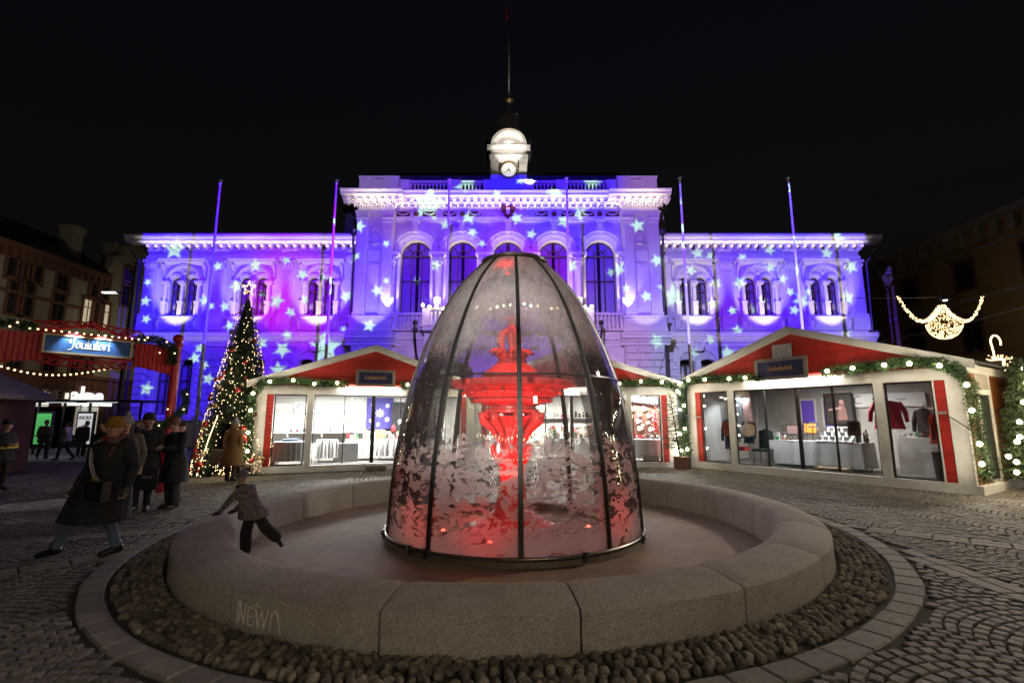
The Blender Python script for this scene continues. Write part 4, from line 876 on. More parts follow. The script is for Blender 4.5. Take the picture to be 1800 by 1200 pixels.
for k in range(3):
    a = R(120 * k - 60); c_, s_ = math.cos(a), math.sin(a); b = MB()
    b.tube([(.06 * c_, .06 * s_, 2.72), (.18 * c_, .18 * s_, 2.9), (.21 * c_, .21 * s_, 3.04), (.17 * c_, .17 * s_, 3.16), (.07 * c_, .07 * s_, 3.24), (.03 * c_, .03 * s_, 3.2)], [.05, .06, .075, .07, .045, .02], 8); b.build('dolphin', iron, fo, smooth='all')
b = MB(); b.lathe([(.07, 2.7), (.05, 2.9), (.09, 3.1), (.06, 3.24), (.09, 3.28), (.05, 3.33), (.03, 3.36)], n=16)
for k in range(7):
    a = R(51 * k); c_, s_ = math.cos(a), math.sin(a); b.tube([(.02 * c_, .02 * s_, 3.32), (.05 * c_, .05 * s_, 3.42), (.10 * c_, .10 * s_, 3.46), (.14 * c_, .14 * s_, 3.43)], [.02, .03, .02, .006], 5)
b.tube([(0, 0, 3.34), (0, .0, 3.52)], [.03, .005], 6); b.build('finial', iron, fo, smooth='all')
# dry twig leaning inside the glass, lower left
b = MB()
for k in range(9):
    a = rnd.uniform(-1.2, 1.2); b.tube([(0, 0, 0), (.1 * math.sin(a), .02, .12), (.45 * math.sin(a) * rnd.uniform(.5, 1), .05, rnd.uniform(.15, .75) * abs(math.cos(a)) + .05)], [.006, .004, .0015], 4)
tw = b.build('dry_twig', mat('twig', (.06, .04, .025), .8), None, loc=(DX - 1.28, DY - 1.38, -.08), label='bare branching twig behind the lower left dome glass', category='twig')
lamp_red = emis('red_lamp', (1, .03, .02), 30)
for x, y, z in ((-1.05, -.95, .05), (1.1, -.85, .08), (-.35, -1.35, -.02), (0, 1.4, .0), (-.12, -.25, 4.15), (.35, .3, 4.0)):
    q = thing('red_floodlight', 'small red floodlight %s' % {-1.05: 'on the floor behind the left dome glass', 1.1: 'on the floor behind the right dome glass', -.35: 'on the floor in front of the fountain foot', 0: 'on the floor behind the fountain foot', -.12: 'hanging high inside the dome above the finial', .35: 'hanging inside the dome top, right of the centre rib'}[x], 'floodlight', (DX + x, DY + y, z))
    b = MB(); b.lathe([(0, -.03), (.05, -.03), (.07, .03), (.065, .03), (.0, .0)], n=14); b.build('housing', rib_m, q, smooth=30); b = MB(); b.lathe([(0, .012), (.055, .018)], n=14); b.ball((0, 0, .02), .03, 8, 6); b.build('lens', lamp_red, q)
for loc, tgt, p, cn in (((DX - .7, DY - 1.15, .1), (DX, DY, 1.9), 170, 62), ((DX + .75, DY - 1.1, .1), (DX, DY, 1.9), 170, 62), ((DX - .1, DY - .75, 4.2), (DX, DY, 2.4), 150, 50), ((DX + .3, DY - .55, 4.0), (DX, DY, 2.0), 60, 60), ((DX, DY + 1.2, .1), (DX, DY, 2.2), 60, 60)):
    lamp('SPOT', 'red_flood', loc, p, RED, tgt, size=.03, cone=cn, blend=.5)
for x, y, z, p in ((-1.1, -1.2, .3, 4), (1.2, -1.1, .35, 4), (-.35, -1.6, .3, 5), (-.12, -.6, 4.1, 5)): lamp('POINT', 'red_flood', (DX + x, DY + y, z), p, RED, size=.04)
# ------------------------------------------------------------------ market huts
white_w = mat('white_painted_wood', (.74, .75, .74), .6, var=.07, scale=3, bump=.12, bscale=30, dirt=(.45, .41, .35), dscale=1.1)
red_w = mat('red_painted_wood', (.42, .022, .012), .55, var=.14, scale=6, bump=.15, bscale=35, island=.1)
darkfr = mat('dark_aluminium', (.03, .028, .028), .4, metal=.4)
felt_m = mat('roof_felt', (.04, .04, .042), .9)
hut_glass = glass('hut_glass', (.95, .96, .955), refl=1.1, rough=.015)
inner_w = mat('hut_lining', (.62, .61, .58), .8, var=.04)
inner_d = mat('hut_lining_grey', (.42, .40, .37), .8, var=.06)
hfloor = mat('hut_floor', (.18, .17, .16), .7)
sign_fr = mat('sign_frame_grey', (.22, .20, .17), .7, var=.15, scale=8)
sign_bl = mat('sign_blue', (.02, .022, .10), .6)
sign_tx = mat('sign_lettering', (.62, .36, .13), .5)
cloth_m = mat('white_cloth', (.70, .70, .70), .9, var=.04)
needle_m = mat('fir_needles', (.035, .075, .035), .6, var=.4, scale=5, island=.45)
needle_g = mat('garland_needles', (.035, .085, .03), .6, var=.4, scale=5, island=.45)
bulb_m = emis('warm_bulb', (1, .80, .45), 28)
cable_m = mat('cable_black', (.01, .012, .01), .6)
tube_m = emis('tube_light', (1, .98, .95), 9)
red_l = mat('red_cloth', (.50, .02, .03), .85); pink_m = mat('pink_paper', (.60, .36, .34), .8); black_c = mat('black_cloth', (.015, .015, .018), .9)
denim = mat('blue_denim', (.05, .11, .20), .85, var=.15); orange_c = mat('orange_cloth', (.55, .10, .03), .85); kraft = mat('kraft_box', (.40, .28, .18), .8); navy = mat('navy_banner', (.05, .045, .22), .8)
silver = mat('silver_goods', (.55, .55, .56), .35, metal=.6); green_c = mat('green_goods', (.05, .25, .08), .8); brown_c = mat('brown_goods', (.12, .05, .03), .7); wtext = mat('white_lettering', (.75, .75, .75), .6); btext = mat('dark_lettering', (.06, .03, .05), .7)
def needles(mb, pts, rad, dens, ln=.10, droop=.0, rs=rnd, w=.010):
    """blades that stand off a path like fir twigs"""
    for a, b in zip(pts, pts[1:]):
        a, b = Vector(a), Vector(b); d = (b - a); L_ = d.length; d.normalize(); s1 = d.orthogonal().normalized(); s2 = d.cross(s1)
        for _ in range(int(L_ * dens)):
            t = rs.random(); th = rs.uniform(0, 2 * math.pi); o = a + (b - a) * t; n = s1 * math.cos(th) + s2 * math.sin(th); r0 = rs.uniform(0, .75) * rad
            p = o + n * r0; q = p + (n * .8 + d * rs.uniform(-.8, .8) + Vector((0, 0, -droop))).normalized() * ln * rs.uniform(.6, 1.25); sd = (q - p).cross(Vector((rs.uniform(-1, 1), rs.uniform(-1, 1), rs.uniform(-1, 1)))).normalized() * w
            mb.add([p - sd, p + sd, q], [(0, 1, 2)])
def garland(label, M_, path, bulbs, rad=.16, dens=1300, gi='garlands'):
    t = thing('garland', label, 'garland', M_ @ Vector(path[0]), 0, 'fir garlands with round bulbs'); inv = Matrix.Translation(-(M_ @ Vector(path[0]))) @ M_
    fine = []
    for a, b in zip(path, path[1:]):
        a, b = Vector(a), Vector(b); n = max(1, int((b - a).length / .12))
        for i in range(n): k = i / n; p = a.lerp(b, k); fine.append(p + Vector((noise.noise(p * 3) * .05, -.02 + noise.noise(p * 2 + Vector((5, 0, 0))) * .05, noise.noise(p * 2.3 + Vector((0, 9, 0))) * .06)))
    fine.append(Vector(path[-1])); mb = MB(); mb.T = inv
    for a, b in zip(fine, fine[1:]): needles(mb, [a, b], rad * rnd.uniform(.75, 1.15), dens, .085, .15)
    mb.build('fir_twigs', needle_g, t, kind='stuff'); c = MB(); c.T = inv; c.tube(fine, .012, 4); c.build('cable', cable_m, t)
    # bulbs spaced along the path
    tot = [0.0]
    for a, b in zip(fine, fine[1:]): tot.append(tot[-1] + (b - a).length)
    for i in range(bulbs):
        s_ = (i + .5) / bulbs * tot[-1] + rnd.uniform(-.06, .06); k = max(j for j in range(len(tot)) if tot[j] <= max(0, s_)); p = fine[min(k, len(fine) - 1)] + Vector((rnd.uniform(-.03, .03), -rad * 1.02, rnd.uniform(-.05, .03)))
        w = inv @ p; b = MB(); b.ball((0, 0, 0), .042, 10, 7); bo = link('bulb', _bulb_mesh, t, w); s2 = link('socket', _sock_mesh, bo, (0, 0, .05))
        lamp('POINT', 'bulb_light', M_ @ (p + Vector((0, -.06, 0))), 10.0, (1, .86, .66), size=.04)
    return t
b = MB(); b.ball((0, 0, 0), .05, 10, 7); _bulb_mesh = b.mesh('bulb', bulb_m); b = MB(); b.tube([(0, 0, -.02), (0, 0, .03)], .018, 6); _sock_mesh = b.mesh('socket', cable_m)
HW = 7.2
def hut(label, origin, rz, lining, peak=4.15, side=True, dark=False):
    t = thing('market_hut', label, 'market hut', origin, rz, 'glass fronted red and white market huts')
    P_ = lambda mb, nm, m, pr=t, **k: mb.build(nm, m, pr, **k)
    dep = 3.3; ge = 2.86; mid = HW / 2
    P_(MB().box(0, HW, -.02, .10, .03, .24), 'base_beam', white_w)
    P_(MB().box(0, HW, .10, dep, .02, .20), 'floor', hfloor)
    for x0, x1 in ((0, .30), (6.90, 7.2)): P_(MB().box(x0, x1, -.03, .08, .24, 2.52), 'corner_board', white_w)
    for x0, x1 in ((1.50, 1.70), (5.50, 5.70)): P_(MB().box(x0, x1, -.03, .08, .24, 2.52), 'post', white_w)
    P_(MB().box(0, HW, -.03, .08, 2.52, 2.80), 'lintel', white_w)
    for x0, x1 in ((.31, .50), (6.70, 6.89)):
        k = 0; z = .25
        while z < 2.51: h = min(.135, 2.51 - z); P_(MB().cbox(x0, x1, -.01, .06, z, z + h - .003, .006), 'plank', red_w); z += .135
        P_(MB().box(x0 - .005 if x0 < 1 else x0 - .035, x0 + .03 if x0 < 0 else (x0 - .005 if x0 > 1 else x0 - .003), -.02, .05, .25, 2.51), 'trim', white_w)
    # gable clapboards
    z = 2.80; h = .14
    while z < peak - .12:
        def half(zz_): return (mid + .15) * (peak - zz_) / (peak - ge) 
        z1 = min(z + h, peak - .05); a0, a1 = min(mid, half(z)) - .02, max(.01, min(mid, half(z1)) - .02)
        if a0 <= .03: break
        P_(MB().prism([(mid - a0, z), (mid + a0, z), (mid + a1, z1 - .004), (mid - a1, z1 - .004)], -.015 - .0, .05), 'plank', red_w); z += h
    # roof
    for sg in (-1, 1):
        xe = mid + sg * (mid + .28); ze = ge - (peak - ge) * .13 / mid
        poly = [(mid, peak), (xe, ze), (xe, ze + .10), (mid, peak + .11)]
        P_(MB().prism(poly if sg < 0 else poly[::-1], -.22, -.18), 'rake_board', white_w)
        P_(MB().prism([(p[0], p[1] - .10) for p in (poly if sg < 0 else poly[::-1])], -.17, -.02), 'rake_soffit', white_w)
        poly2 = [(mid, peak + .02), (xe, ze + .02), (xe, ze + .085), (mid, peak + .095)]
        P_(MB().prism(poly2 if sg < 0 else poly2[::-1], -.175, dep + .2), 'roof', felt_m)
    # side and back walls
    P_(MB().box(0.0, .05, .08, dep, .2, ge - .06), 'side_wall', inner_w if not dark else inner_d); 
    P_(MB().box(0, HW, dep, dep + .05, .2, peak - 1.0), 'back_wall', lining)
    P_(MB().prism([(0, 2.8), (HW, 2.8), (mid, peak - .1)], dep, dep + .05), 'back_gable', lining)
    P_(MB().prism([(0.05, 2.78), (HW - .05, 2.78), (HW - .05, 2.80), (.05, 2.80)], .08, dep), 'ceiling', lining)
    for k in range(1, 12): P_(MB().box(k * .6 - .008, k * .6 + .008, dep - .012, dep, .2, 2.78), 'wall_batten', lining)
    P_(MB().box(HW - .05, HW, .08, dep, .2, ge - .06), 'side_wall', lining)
    # right outside wall: red boards, door and white frame
    if side:
        for y0, y1 in ((.1, .7), (1.75, dep)):
            z = .24
            while z < 2.7: P_(MB().box(HW + .001, HW + .03, y0, y1, z, z + .13), 'plank', orange_w); z += .138
        d = P_(MB().box(HW + .002, HW + .02, .82, 1.63, .3, 2.2), 'side_door', darkfr); P_(MB().box(HW, HW + .05, .7, .82, .24, 2.7), 'trim', white_w); P_(MB().box(HW, HW + .05, 1.63, 1.75, .24, 2.7), 'trim', white_w); P_(MB().box(HW, HW + .05, .82, 1.63, 2.2, 2.32), 'trim', white_w)
        P_(MB().box(HW, HW + .10, -.02, dep, .03, .22), 'base_beam', white_w); P_(MB().box(HW, HW + .12, -.1, dep, 2.66, 2.84), 'fascia', white_w)
    for x in (.4, 3.4, 6.7): P_(MB().box(x - .2, x + .2, .0, .5, -.1, .03), 'foundation_block', kraft)
    # glass: two fixed panes and four sliding leaves
    def leaf(x0, x1, y, nm, st=.03, l=None, r=None):
        f = MB(); l = l or st; r = r or st; f.box(x0, x0 + l, y, y + .04, .26, 2.51); f.box(x1 - r, x1, y, y + .04, .26, 2.51); f.box(x0 + l, x1 - r, y, y + .04, .26, .26 + st); f.box(x0 + l, x1 - r, y, y + .04, 2.51 - st, 2.51)
        fo_ = P_(f, nm, darkfr); MB().box(x0 + l, x1 - r, y + .017, y + .023, .26 + st, 2.51 - st).build('pane', hut_glass, fo_)
    leaf(.53, 1.48, .02, 'fixed_window', .035); leaf(5.72, 6.66, .02, 'fixed_window', .035)
    leaf(1.72, 2.68, .00, 'sliding_door', .025); leaf(2.66, 3.62, .045, 'sliding_door', .025, r=.07); leaf(3.58, 4.54, .00, 'sliding_door', .025, l=.09); leaf(4.52, 5.48, .045, 'sliding_door', .025)
    return t
orange_w = mat('orange_stained_wood', (.38, .13, .03), .55, var=.2, scale=5, bump=.2, bscale=30, island=.12)
def hutM(o, rz): return Matrix.Translation(Vector(o)) @ Matrix.Rotation(rz, 4, 'Z')
HUTS = [((-8.12, 15.45, -.05), R(21)), ((-1.42, 18.1, -.02), R(-10.8)), ((6.05, 16.75, .04), R(-57))]
hutA = hut('red gabled market hut left of the dome, brightly lit with a blue banner inside', *HUTS[0], inner_w, side=False)
hutB = hut('red gabled market hut directly behind the dome with white ornaments in its window', *HUTS[1], inner_w, side=False)
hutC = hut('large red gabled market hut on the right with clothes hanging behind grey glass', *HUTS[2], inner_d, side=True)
MA, MBB, MC = [hutM(*h) for h in HUTS]
# gable sign boards
def gable_sign(M_, rz, x, z, label, w=1.42, h=.60):
    t = thing('hut_sign', label, 'sign', M_ @ Vector((x, -.20, z)), rz)
    f = MB(); f.box(-w / 2, w / 2, -.05, 0, -h / 2, -h / 2 + .09); f.box(-w / 2, w / 2, -.05, 0, h / 2 - .09, h / 2); f.box(-w / 2, -w / 2 + .1, -.05, 0, -h / 2 + .09, h / 2 - .09); f.box(w / 2 - .1, w / 2, -.05, 0, -h / 2 + .09, h / 2 - .09); f.build('frame', sign_fr, t)
    MB().box(-w / 2 + .1, w / 2 - .1, -.03, -.005, -h / 2 + .09, h / 2 - .09).build('board', sign_bl, t)
    blackletter('Käsityökortteli', t, .072, -.036, sign_tx, .9)
    MB().box(-.04, .04, 0, .17, -.05, .05).build('mount', sign_fr, t); return t
# pen-stroke blackletter: each glyph is a list of strokes on a 1 x 2 grid, broad-nibbed
GL = {'K': [[(0, 0), (0, 2)], [(0, 1), (.45, 1.3), (.8, 1.95)], [(.25, 1.1), (.85, 0)], [(-.15, 1.9), (.15, 2.05)]], 'J': [[(.75, 2), (.75, .5), (.4, -.3), (-.1, -.35)], [(.0, 1.9), (.5, 2.1), (1.0, 1.9)], [(.2, 1.7), (.1, 1.2), (.35, .9)]],
 'a': [[(0, 1.0), (.35, 1.2), (.6, 1.0), (.6, .1), (.75, 0)], [(.6, .65), (.1, .5), (.0, .15), (.3, 0), (.6, .2)]], 's': [[(.6, 1.1), (.2, 1.2), (.02, .9), (.55, .4), (.5, .1), (.1, 0)]], 'i': [[(.1, 1.15), (.1, .1), (.25, 0)], [(.05, 1.55), (.18, 1.7)]],
 't': [[(.15, 1.7), (.15, .1), (.4, 0)], [(-.05, 1.15), (.42, 1.15)]], 'y': [[(.0, 1.15), (.0, .3), (.3, .1), (.55, .3)], [(.6, 1.2), (.6, -.2), (.1, -.6)]], 'o': [[(.3, 1.2), (.0, .9), (.0, .25), (.3, 0), (.6, .25), (.6, .9), (.3, 1.2)]],
 'k': [[(0, 0), (0, 1.95)], [(0, .8), (.35, 1.2), (.5, .95), (.1, .7)], [(.2, .7), (.6, 0)]], 'r': [[(.05, 1.15), (.05, 0)], [(.05, .85), (.35, 1.2), (.55, 1.05)]], 'e': [[(.1, .55), (.55, .85), (.3, 1.2), (.0, .85), (.02, .2), (.3, 0), (.6, .2)]], 'l': [[(.1, 1.95), (.1, .1), (.3, 0)]],
 'u': [[(0, 1.15), (0, .15), (.3, 0), (.6, .25)], [(.6, 1.15), (.6, .1), (.75, 0)]], '"': [[(.12, 1.5), (.2, 1.62)], [(.42, 1.5), (.5, 1.62)]]}
def blackletter(txt, parent, size, y, m, sx=.85):
    adv = {'K': 1.05, 'J': 1.15, 'i': .42, 'l': .48, 't': .58, 'r': .65}; subs = {'ä': 'a', 'ö': 'o'}
    wtot = sum(adv.get(subs.get(c, c), .85) for c in txt) - .2; x = -wtot / 2
    for c in txt:
        base = subs.get(c, c); mb = MB(); strokes = list(GL[base]) + (GL['"'] if c in subs else [])
        for st in strokes:
            for a, b_ in zip(st, st[1:]):
                nx, nz = .105, .105     # broad nib held at 45 degrees
                A_ = ((x + a[0]) * size * sx, (a[1] - .6) * size); B_ = ((x + b_[0]) * size * sx, (b_[1] - .6) * size); q = nx * size
                poly = [(A_[0] - q, A_[1] - q * .7), (A_[0] + q, A_[1] + q * .7), (B_[0] + q, B_[1] + q * .7), (B_[0] - q, B_[1] - q * .7)]
                mb.prism(poly, y - .003 - rnd.random() * .002, y)
        mb.build('letter', m, parent); x += adv.get(base, .85)
gable_sign(MA, HUTS[0][1], 3.62, 3.10, 'blue sign reading Käsityökortteli on the gable of the left hut', 1.3, .56)
gable_sign(MC, HUTS[2][1], 3.35, 3.06, 'blue sign reading Käsityökortteli on the gable of the large right hut', 1.5, .62)
h = thing('gable_hatch', 'small white boarded hatch above the sign on the right hut gable', 'hatch', MC @ Vector((3.35, -.03, 3.58)), HUTS[2][1])
for k in range(4): MB().cbox(-.28 + k * .14, -.145 + k * .14, -.03, 0, -.2, .2, .006).build('board', white_w, h)
h = thing('gable_arrow', 'pale chevron arrow of boards on the gable of the middle hut', 'arrow', MBB @ Vector((4.2, -.03, 3.3)), HUTS[1][1])
for sg in (-1, 1): MB().prism([(-.25, 0), (.15, sg * .38), (.28, sg * .38), (-.1, 0)][::sg], -.03, 0).build('board', white_w, h)
# garlands along lintels and down the corners
def gpath(): return [(-.12, -.16, .35), (-.14, -.16, 1.0), (-.12, -.16, 1.7), (-.10, -.16, 2.45), (.15, -.2, 2.86), (.9, -.22, 2.93), (1.7, -.22, 2.90), (2.75, -.22, 2.82)]
def gpath2(): return [(4.45, -.22, 2.84), (5.3, -.22, 2.92), (6.3, -.22, 2.95), (7.05, -.2, 2.86), (7.36, -.16, 2.4), (7.40, -.16, 1.7), (7.42, -.16, 1.0), (7.40, -.16, .35)]
garland('fir garland with bulbs along the left edge of the left hut', MA, gpath(), 8); garland('fir garland with bulbs right of the sign on the left hut', MA, gpath2()[:5], 4)
garland('fir garland with bulbs along the left half of the middle hut', MBB, gpath()[3:], 5); garland('fir garland with bulbs down the right edge of the middle hut', MBB, gpath2(), 8)
garland('fir garland with bulbs along the left edge of the right hut', MC, gpath(), 8); garland('thick fir garland with bulbs down the near right corner of the right hut', MC, gpath2(), 9, rad=.17, dens=1300)
# lamps inside and under the signs
for M_, rz, pw, lx in ((MA, HUTS[0][1], 1150, (1.8, 3.6, 5.6)), (MBB, HUTS[1][1], 1100, (1.3, 3.6, 6.0))):
    for x in lx:
        p = M_ @ Vector((x, 1.2, 2.74)); t = thing('tube_light', 'white tube light on the ceiling of the %s, %s' % ('left hut' if M_ is MA else 'middle hut', {lx[0]: 'at its left end', lx[1]: 'at its centre', lx[2]: 'at its right end'}[x]), 'ceiling light', p, rz)
        MB().box(-.6, .6, -.05, .05, .0, .04).build('housing', white_w, t); MB().tube([(-.58, 0, -.02), (.58, 0, -.02)], .018, 8).build('tube', tube_m, t)
        o = lamp('AREA', 'tube_lamp', M_ @ Vector((x, 1.2, 2.68)), pw / 3, (1, .97, .93), size=1.2, size_y=.08); o.rotation_euler = (0, 0, rz)
for M_, rz in ((MA, HUTS[0][1]), (MC, HUTS[2][1]), (MBB, HUTS[1][1])):
    x = 3.5
    o = lamp('AREA', 'lintel_strip_light', M_ @ Vector((x, -.16, 2.83)), 40, (1, .90, .75), size=2.0 if M_ is not MC else 2.6, size_y=.04); o.rotation_euler = (R(25), 0, rz)
lamp('SPOT', 'hut_spot', MC @ Vector((1.1, 1.4, 2.6)), 120, (.9, .95, 1), MC @ Vector((.7, 1.6, 1.3)), size=.05, cone=110, blend=.5)
lamp('SPOT', 'hut_spot', MC @ Vector((2.2, .25, 2.6)), 190, (.93, .96, 1), MC @ Vector((3.4, 1.4, .8)), size=.05, cone=85, blend=.6)
lamp('AREA', 'hut_ceiling_lamp', MC @ Vector((3.8, 1.6, 2.7)), 120, (1, .95, .9), size=1.0, size_y=.1).rotation_euler = (0, 0, HUTS[2][1])
# ---- contents
def item(name, label, cat, M_, rz, p, group=None): return thing(name, label, cat, M_ @ Vector(p), rz, group)
def tablecloth(mb, w, d, h, drop):
    n = 44; top = [(-w / 2, -d / 2), (w / 2, -d / 2), (w / 2, d / 2), (-w / 2, d / 2)]; per = []
    for i in range(4):
        a, b_ = Vector(top[i]), Vector(top[(i + 1) % 4])
        k = n if i % 2 == 0 else 14
        for j in range(k): per.append(a.lerp(b_, j / k))
    m = len(per); vs = []
    for lv, (zf, am) in enumerate(((h, 0), (h - .03, .012), (h - drop * .5, .02), (h - drop, .035))):
        for i, p in enumerate(per):
            nrm = p.normalized(); o = 1 + 0; wv = am * (math.sin(i * .9) + .6 * math.sin(i * .37 + 1)); q = p + nrm * (wv + am * .8); vs.append((q.x, q.y, zf))
    mb.add(vs, [(l * m + i, l * m + (i + 1) % m, (l + 1) * m + (i + 1) % m, (l + 1) * m + i) for l in range(3) for i in range(m)] + [tuple(range(m))]); return mb
def table(label, M_, rz, p, w, d=.7, h=.78, drop=.62, chair=False):
    t = item('folding_table', label, 'table', M_, rz, p); MB().box(-w / 2, w / 2, -d / 2, d / 2, h - .04, h - .005).build('tabletop', inner_d, t)
    for sx_ in (-1, 1):
        for sy_ in (-1, 1): MB().tube([(sx_ * (w / 2 - .1), sy_ * (d / 2 - .06), 0), (sx_ * (w / 2 - .1), sy_ * (d / 2 - .06), h - .04)], .015, 6).build('leg', darkfr, t)
    c = item('tablecloth', label.replace('folding table', 'white cloth draped over the table').replace('under a white cloth', ''), 'tablecloth', M_, rz, p); tablecloth(MB(), w, d, h + .002, drop).build('cloth', cloth_m, c, smooth='all'); return t
tA = [('folding table under a white cloth at the left window of the left hut', (1.05, .75, .2), .95, .9), ('folding table under a white cloth behind the white post of the left hut', (2.2, 1.6, .2), .7, .7), ('folding table under a white cloth left of centre in the left hut', (3.35, 2.0, .2), 1.0, .7), ('folding table under a white cloth right of centre in the left hut', (4.6, 1.7, .2), 1.2, .7)]
for lb, p, w, d in tA: table(lb, MA, HUTS[0][1], p, w, d)
table('folding table under a white cloth at the right window of the middle hut', MBB, HUTS[1][1], (6.0, .8, .2), 1.5, .8); table('folding table under a white cloth in the centre of the middle hut', MBB, HUTS[1][1], (3.7, 1.6, .2), 2.4, .8)
table('long folding table under a white cloth in the right hut', MC, HUTS[2][1], (3.35, 1.55, .2), 2.6, .75, .78, .7)
def boxes(label, name, cat, M_, rz, p, dims, m, tilt=0, group=None):
    t = item(name, label, cat, M_, rz, p, group); w, d, h_ = dims
    b = MB().cbox(-w / 2, w / 2, -d / 2, d / 2, 0, h_, .004).build('body' if name != 'poster' else 'sheet', m, t); return t
def poster(label, M_, rz, p, w, h_, m, lines=0, tm=None):
    t = item('poster', label, 'poster', M_, rz, p); MB().box(-w / 2, w / 2, -.006, 0, -h_ / 2, h_ / 2).build('sheet', m, t)
    for k in range(lines): ww = w * (.38 - .12 * (k % 2)); MB().box(-ww, ww, -.009, -.006, h_ * (.32 - .14 * k) - .012, h_ * (.32 - .14 * k) + .012).build('printed_line', tm or btext, t)
    return t
rA, rB, rC = HUTS[0][1], HUTS[1][1], HUTS[2][1]
def logo_board(label, M_, rz, p, w):
    t = item('logo_board', label, 'banner', M_, rz, p); MB().box(-w / 2, w / 2, -.01, 0, -.2, .2).build('sheet', cloth_m, t)
    for j, x in enumerate((-w * .38, -w * .12)):
        for k in range(9): a = R(60 + k * 30); MB().ball((x + .11 * math.cos(a), -.014, .02 + .11 * math.sin(a)), .022, 6, 4, sy=.3).build('logo_petal', btext, t)
    text('lettering', 'käsityö', .085, btext, t, (w * .2, -.014, .02), depth=.002)
    return t
logo_board('white banner with a ring of petals at the top of the left hut back wall', MA, rA, (1.9, 3.22, 2.15), 1.9); logo_board('white banner with a ring of petals on the back wall of the right hut', MC, rC, (4.6, 3.22, 2.2), 1.9)
poster('pinkish sheet standing on the shelf behind the post of the left hut', MA, rA, (3.0, 3.2, 1.45), .36, .44, pink_m, 2)
t = item('snowflake_banner', 'blue violet banner with white snowflakes in the left hut', 'banner', MA, rA, (4.15, 3.15, 1.95)); MB().box(-.52, .52, -.01, 0, -.62, .62).build('cloth', navy, t)
for x, z, r_ in ((0, 0, .17), (-.3, .35, .07), (.3, .3, .09), (-.35, -.3, .07), (.3, -.25, .1), (-.05, -.45, .08)):
    m = MB()
    for k in range(4): a = R(45 * k); m.prism([(x - r_ * math.cos(a) - r_ * .14 * math.sin(a), z - r_ * math.sin(a) + r_ * .14 * math.cos(a)), (x - r_ * math.cos(a) + r_ * .14 * math.sin(a), z - r_ * math.sin(a) - r_ * .14 * math.cos(a)), (x + r_ * math.cos(a) + r_ * .14 * math.sin(a), z + r_ * math.sin(a) - r_ * .14 * math.cos(a)), (x + r_ * math.cos(a) - r_ * .14 * math.sin(a), z + r_ * math.sin(a) + r_ * .14 * math.cos(a))], -.014 - k * .001, -.011)
    m.build('snowflake', cloth_m, t)
t = item('wall_shelf', 'long white shelf along the back wall of the left hut', 'shelf', MA, rA, (2.0, 3.1, 1.2)); MB().box(-1.7, 1.9, -.25, .1, 0, .04).build('board', white_w, t)
for x in (-1.2, 0, 1.2): MB().box(x - .02, x + .02, -.2, .1, -.15, 0).build('bracket', white_w, t)
boxes('pale blue box on the table at the left window of the left hut', 'storage_box', 'box', MA, rA, (1.05, .7, .99), (.5, .3, .08), mat('pale_blue', (.3, .42, .65), .6)); boxes('grey board leaning between the tables in the left hut', 'grey_board', 'board', MA, rA, (2.85, 1.3, .2), (.8, .05, .66), mat('grey_cloth', (.16, .16, .16), .9))
for k, (x, z) in enumerate(((4.05, .99), (4.05, 1.16))): boxes('small brown kraft gift box, %s of the stack in the left hut' % ('lower' if k == 0 else 'upper'), 'gift_box', 'box', MA, rA, (x, 1.65, z), (.34, .25, .16), kraft)
for x, z, m, lb in ((4.55, 1.35, red_l, 'red knitted mitten pair hanging'), (4.9, 1.32, green_c, 'green felt ornament hanging'), (5.1, 1.36, red_l, 'red stocking hanging')):
    t = item('hanging_craft', lb + ' above the right table of the left hut', 'ornament', MA, rA, (x, 1.9, z)); MB().tube([(0, 0, .25), (0, 0, .15)], .004, 4).build('string', cable_m, t); MB().ball((0, 0, 0), .1, 8, 6, sx=.8, sy=.4, sz=1.5).build('body', m, t, smooth='all')
t = boxes('pinkish gift box with dark bow on the right table of the left hut', 'gift_box', 'box', MA, rA, (4.85, 1.6, .99), (.42, .1, .22), pink_m)
t = item('ornament_board', 'dark board hung with white paper ornaments in the right part of the left hut', 'display board', MA, rA, (5.3, 2.9, 1.5)); MB().box(-.7, .7, -.01, .02, -.9, .9).build('board', black_c, t)
for k in range(14): x = rnd.uniform(-.4, .4); z = rnd.uniform(-.5, .75); MB().ball((x, -.03, z), .07, 6, 4, sy=.15, sx=rnd.uniform(.7, 1.3)).build('white_ornament', cloth_m, t)
t = item('ornament_board', 'black board with white Christmas ornaments and lettering in the right window of the middle hut', 'display board', MBB, rB, (6.15, 1.5, 1.75)); MB().box(-.62, .62, -.01, .02, -.75, .78).build('board', brown_c, t)
for (x, z, s_) in ((-.35, .28, .12), (.1, .3, .13), (-.4, .02, .1), (-.1, .08, .1), (.25, .05, .12), (-.15, -.15, .13), (.2, -.2, .1), (-.45, -.25, .08), (-.1, -.42, .13), (.3, -.45, .12), (.0, -.3, .08), (.4, -.1, .08)): m = MB(); [m.ball((x + s_ * .5 * math.cos(a), -.04, z + s_ * .4 * math.sin(a)), s_ * .45, 6, 4, sy=.2) for a in (0, 2.1, 4.2)]; m.build('white_ornament', cloth_m, t, smooth='all')
m = MB(); m.prism([(-.75, .62), (.75, .42), (.75, .72), (-.75, .93)], -.08, -.05); m.build('header_strip', black_c, t); q = text('lettering', 'ooki design', .25, wtext, t, (0, -.09, .67), (0, R(7.5), 0), depth=.004, bold=.012)
t = item('hanging_scarf', 'red scarf hanging at the right window of the middle hut', 'scarf', MBB, rB, (6.55, 1.2, 1.6)); MB().tube([(0, 0, .4), (.02, .0, 0), (.08, 0, -.45)], [.05, .07, .06], 8).build('cloth', red_l, t, smooth='all')
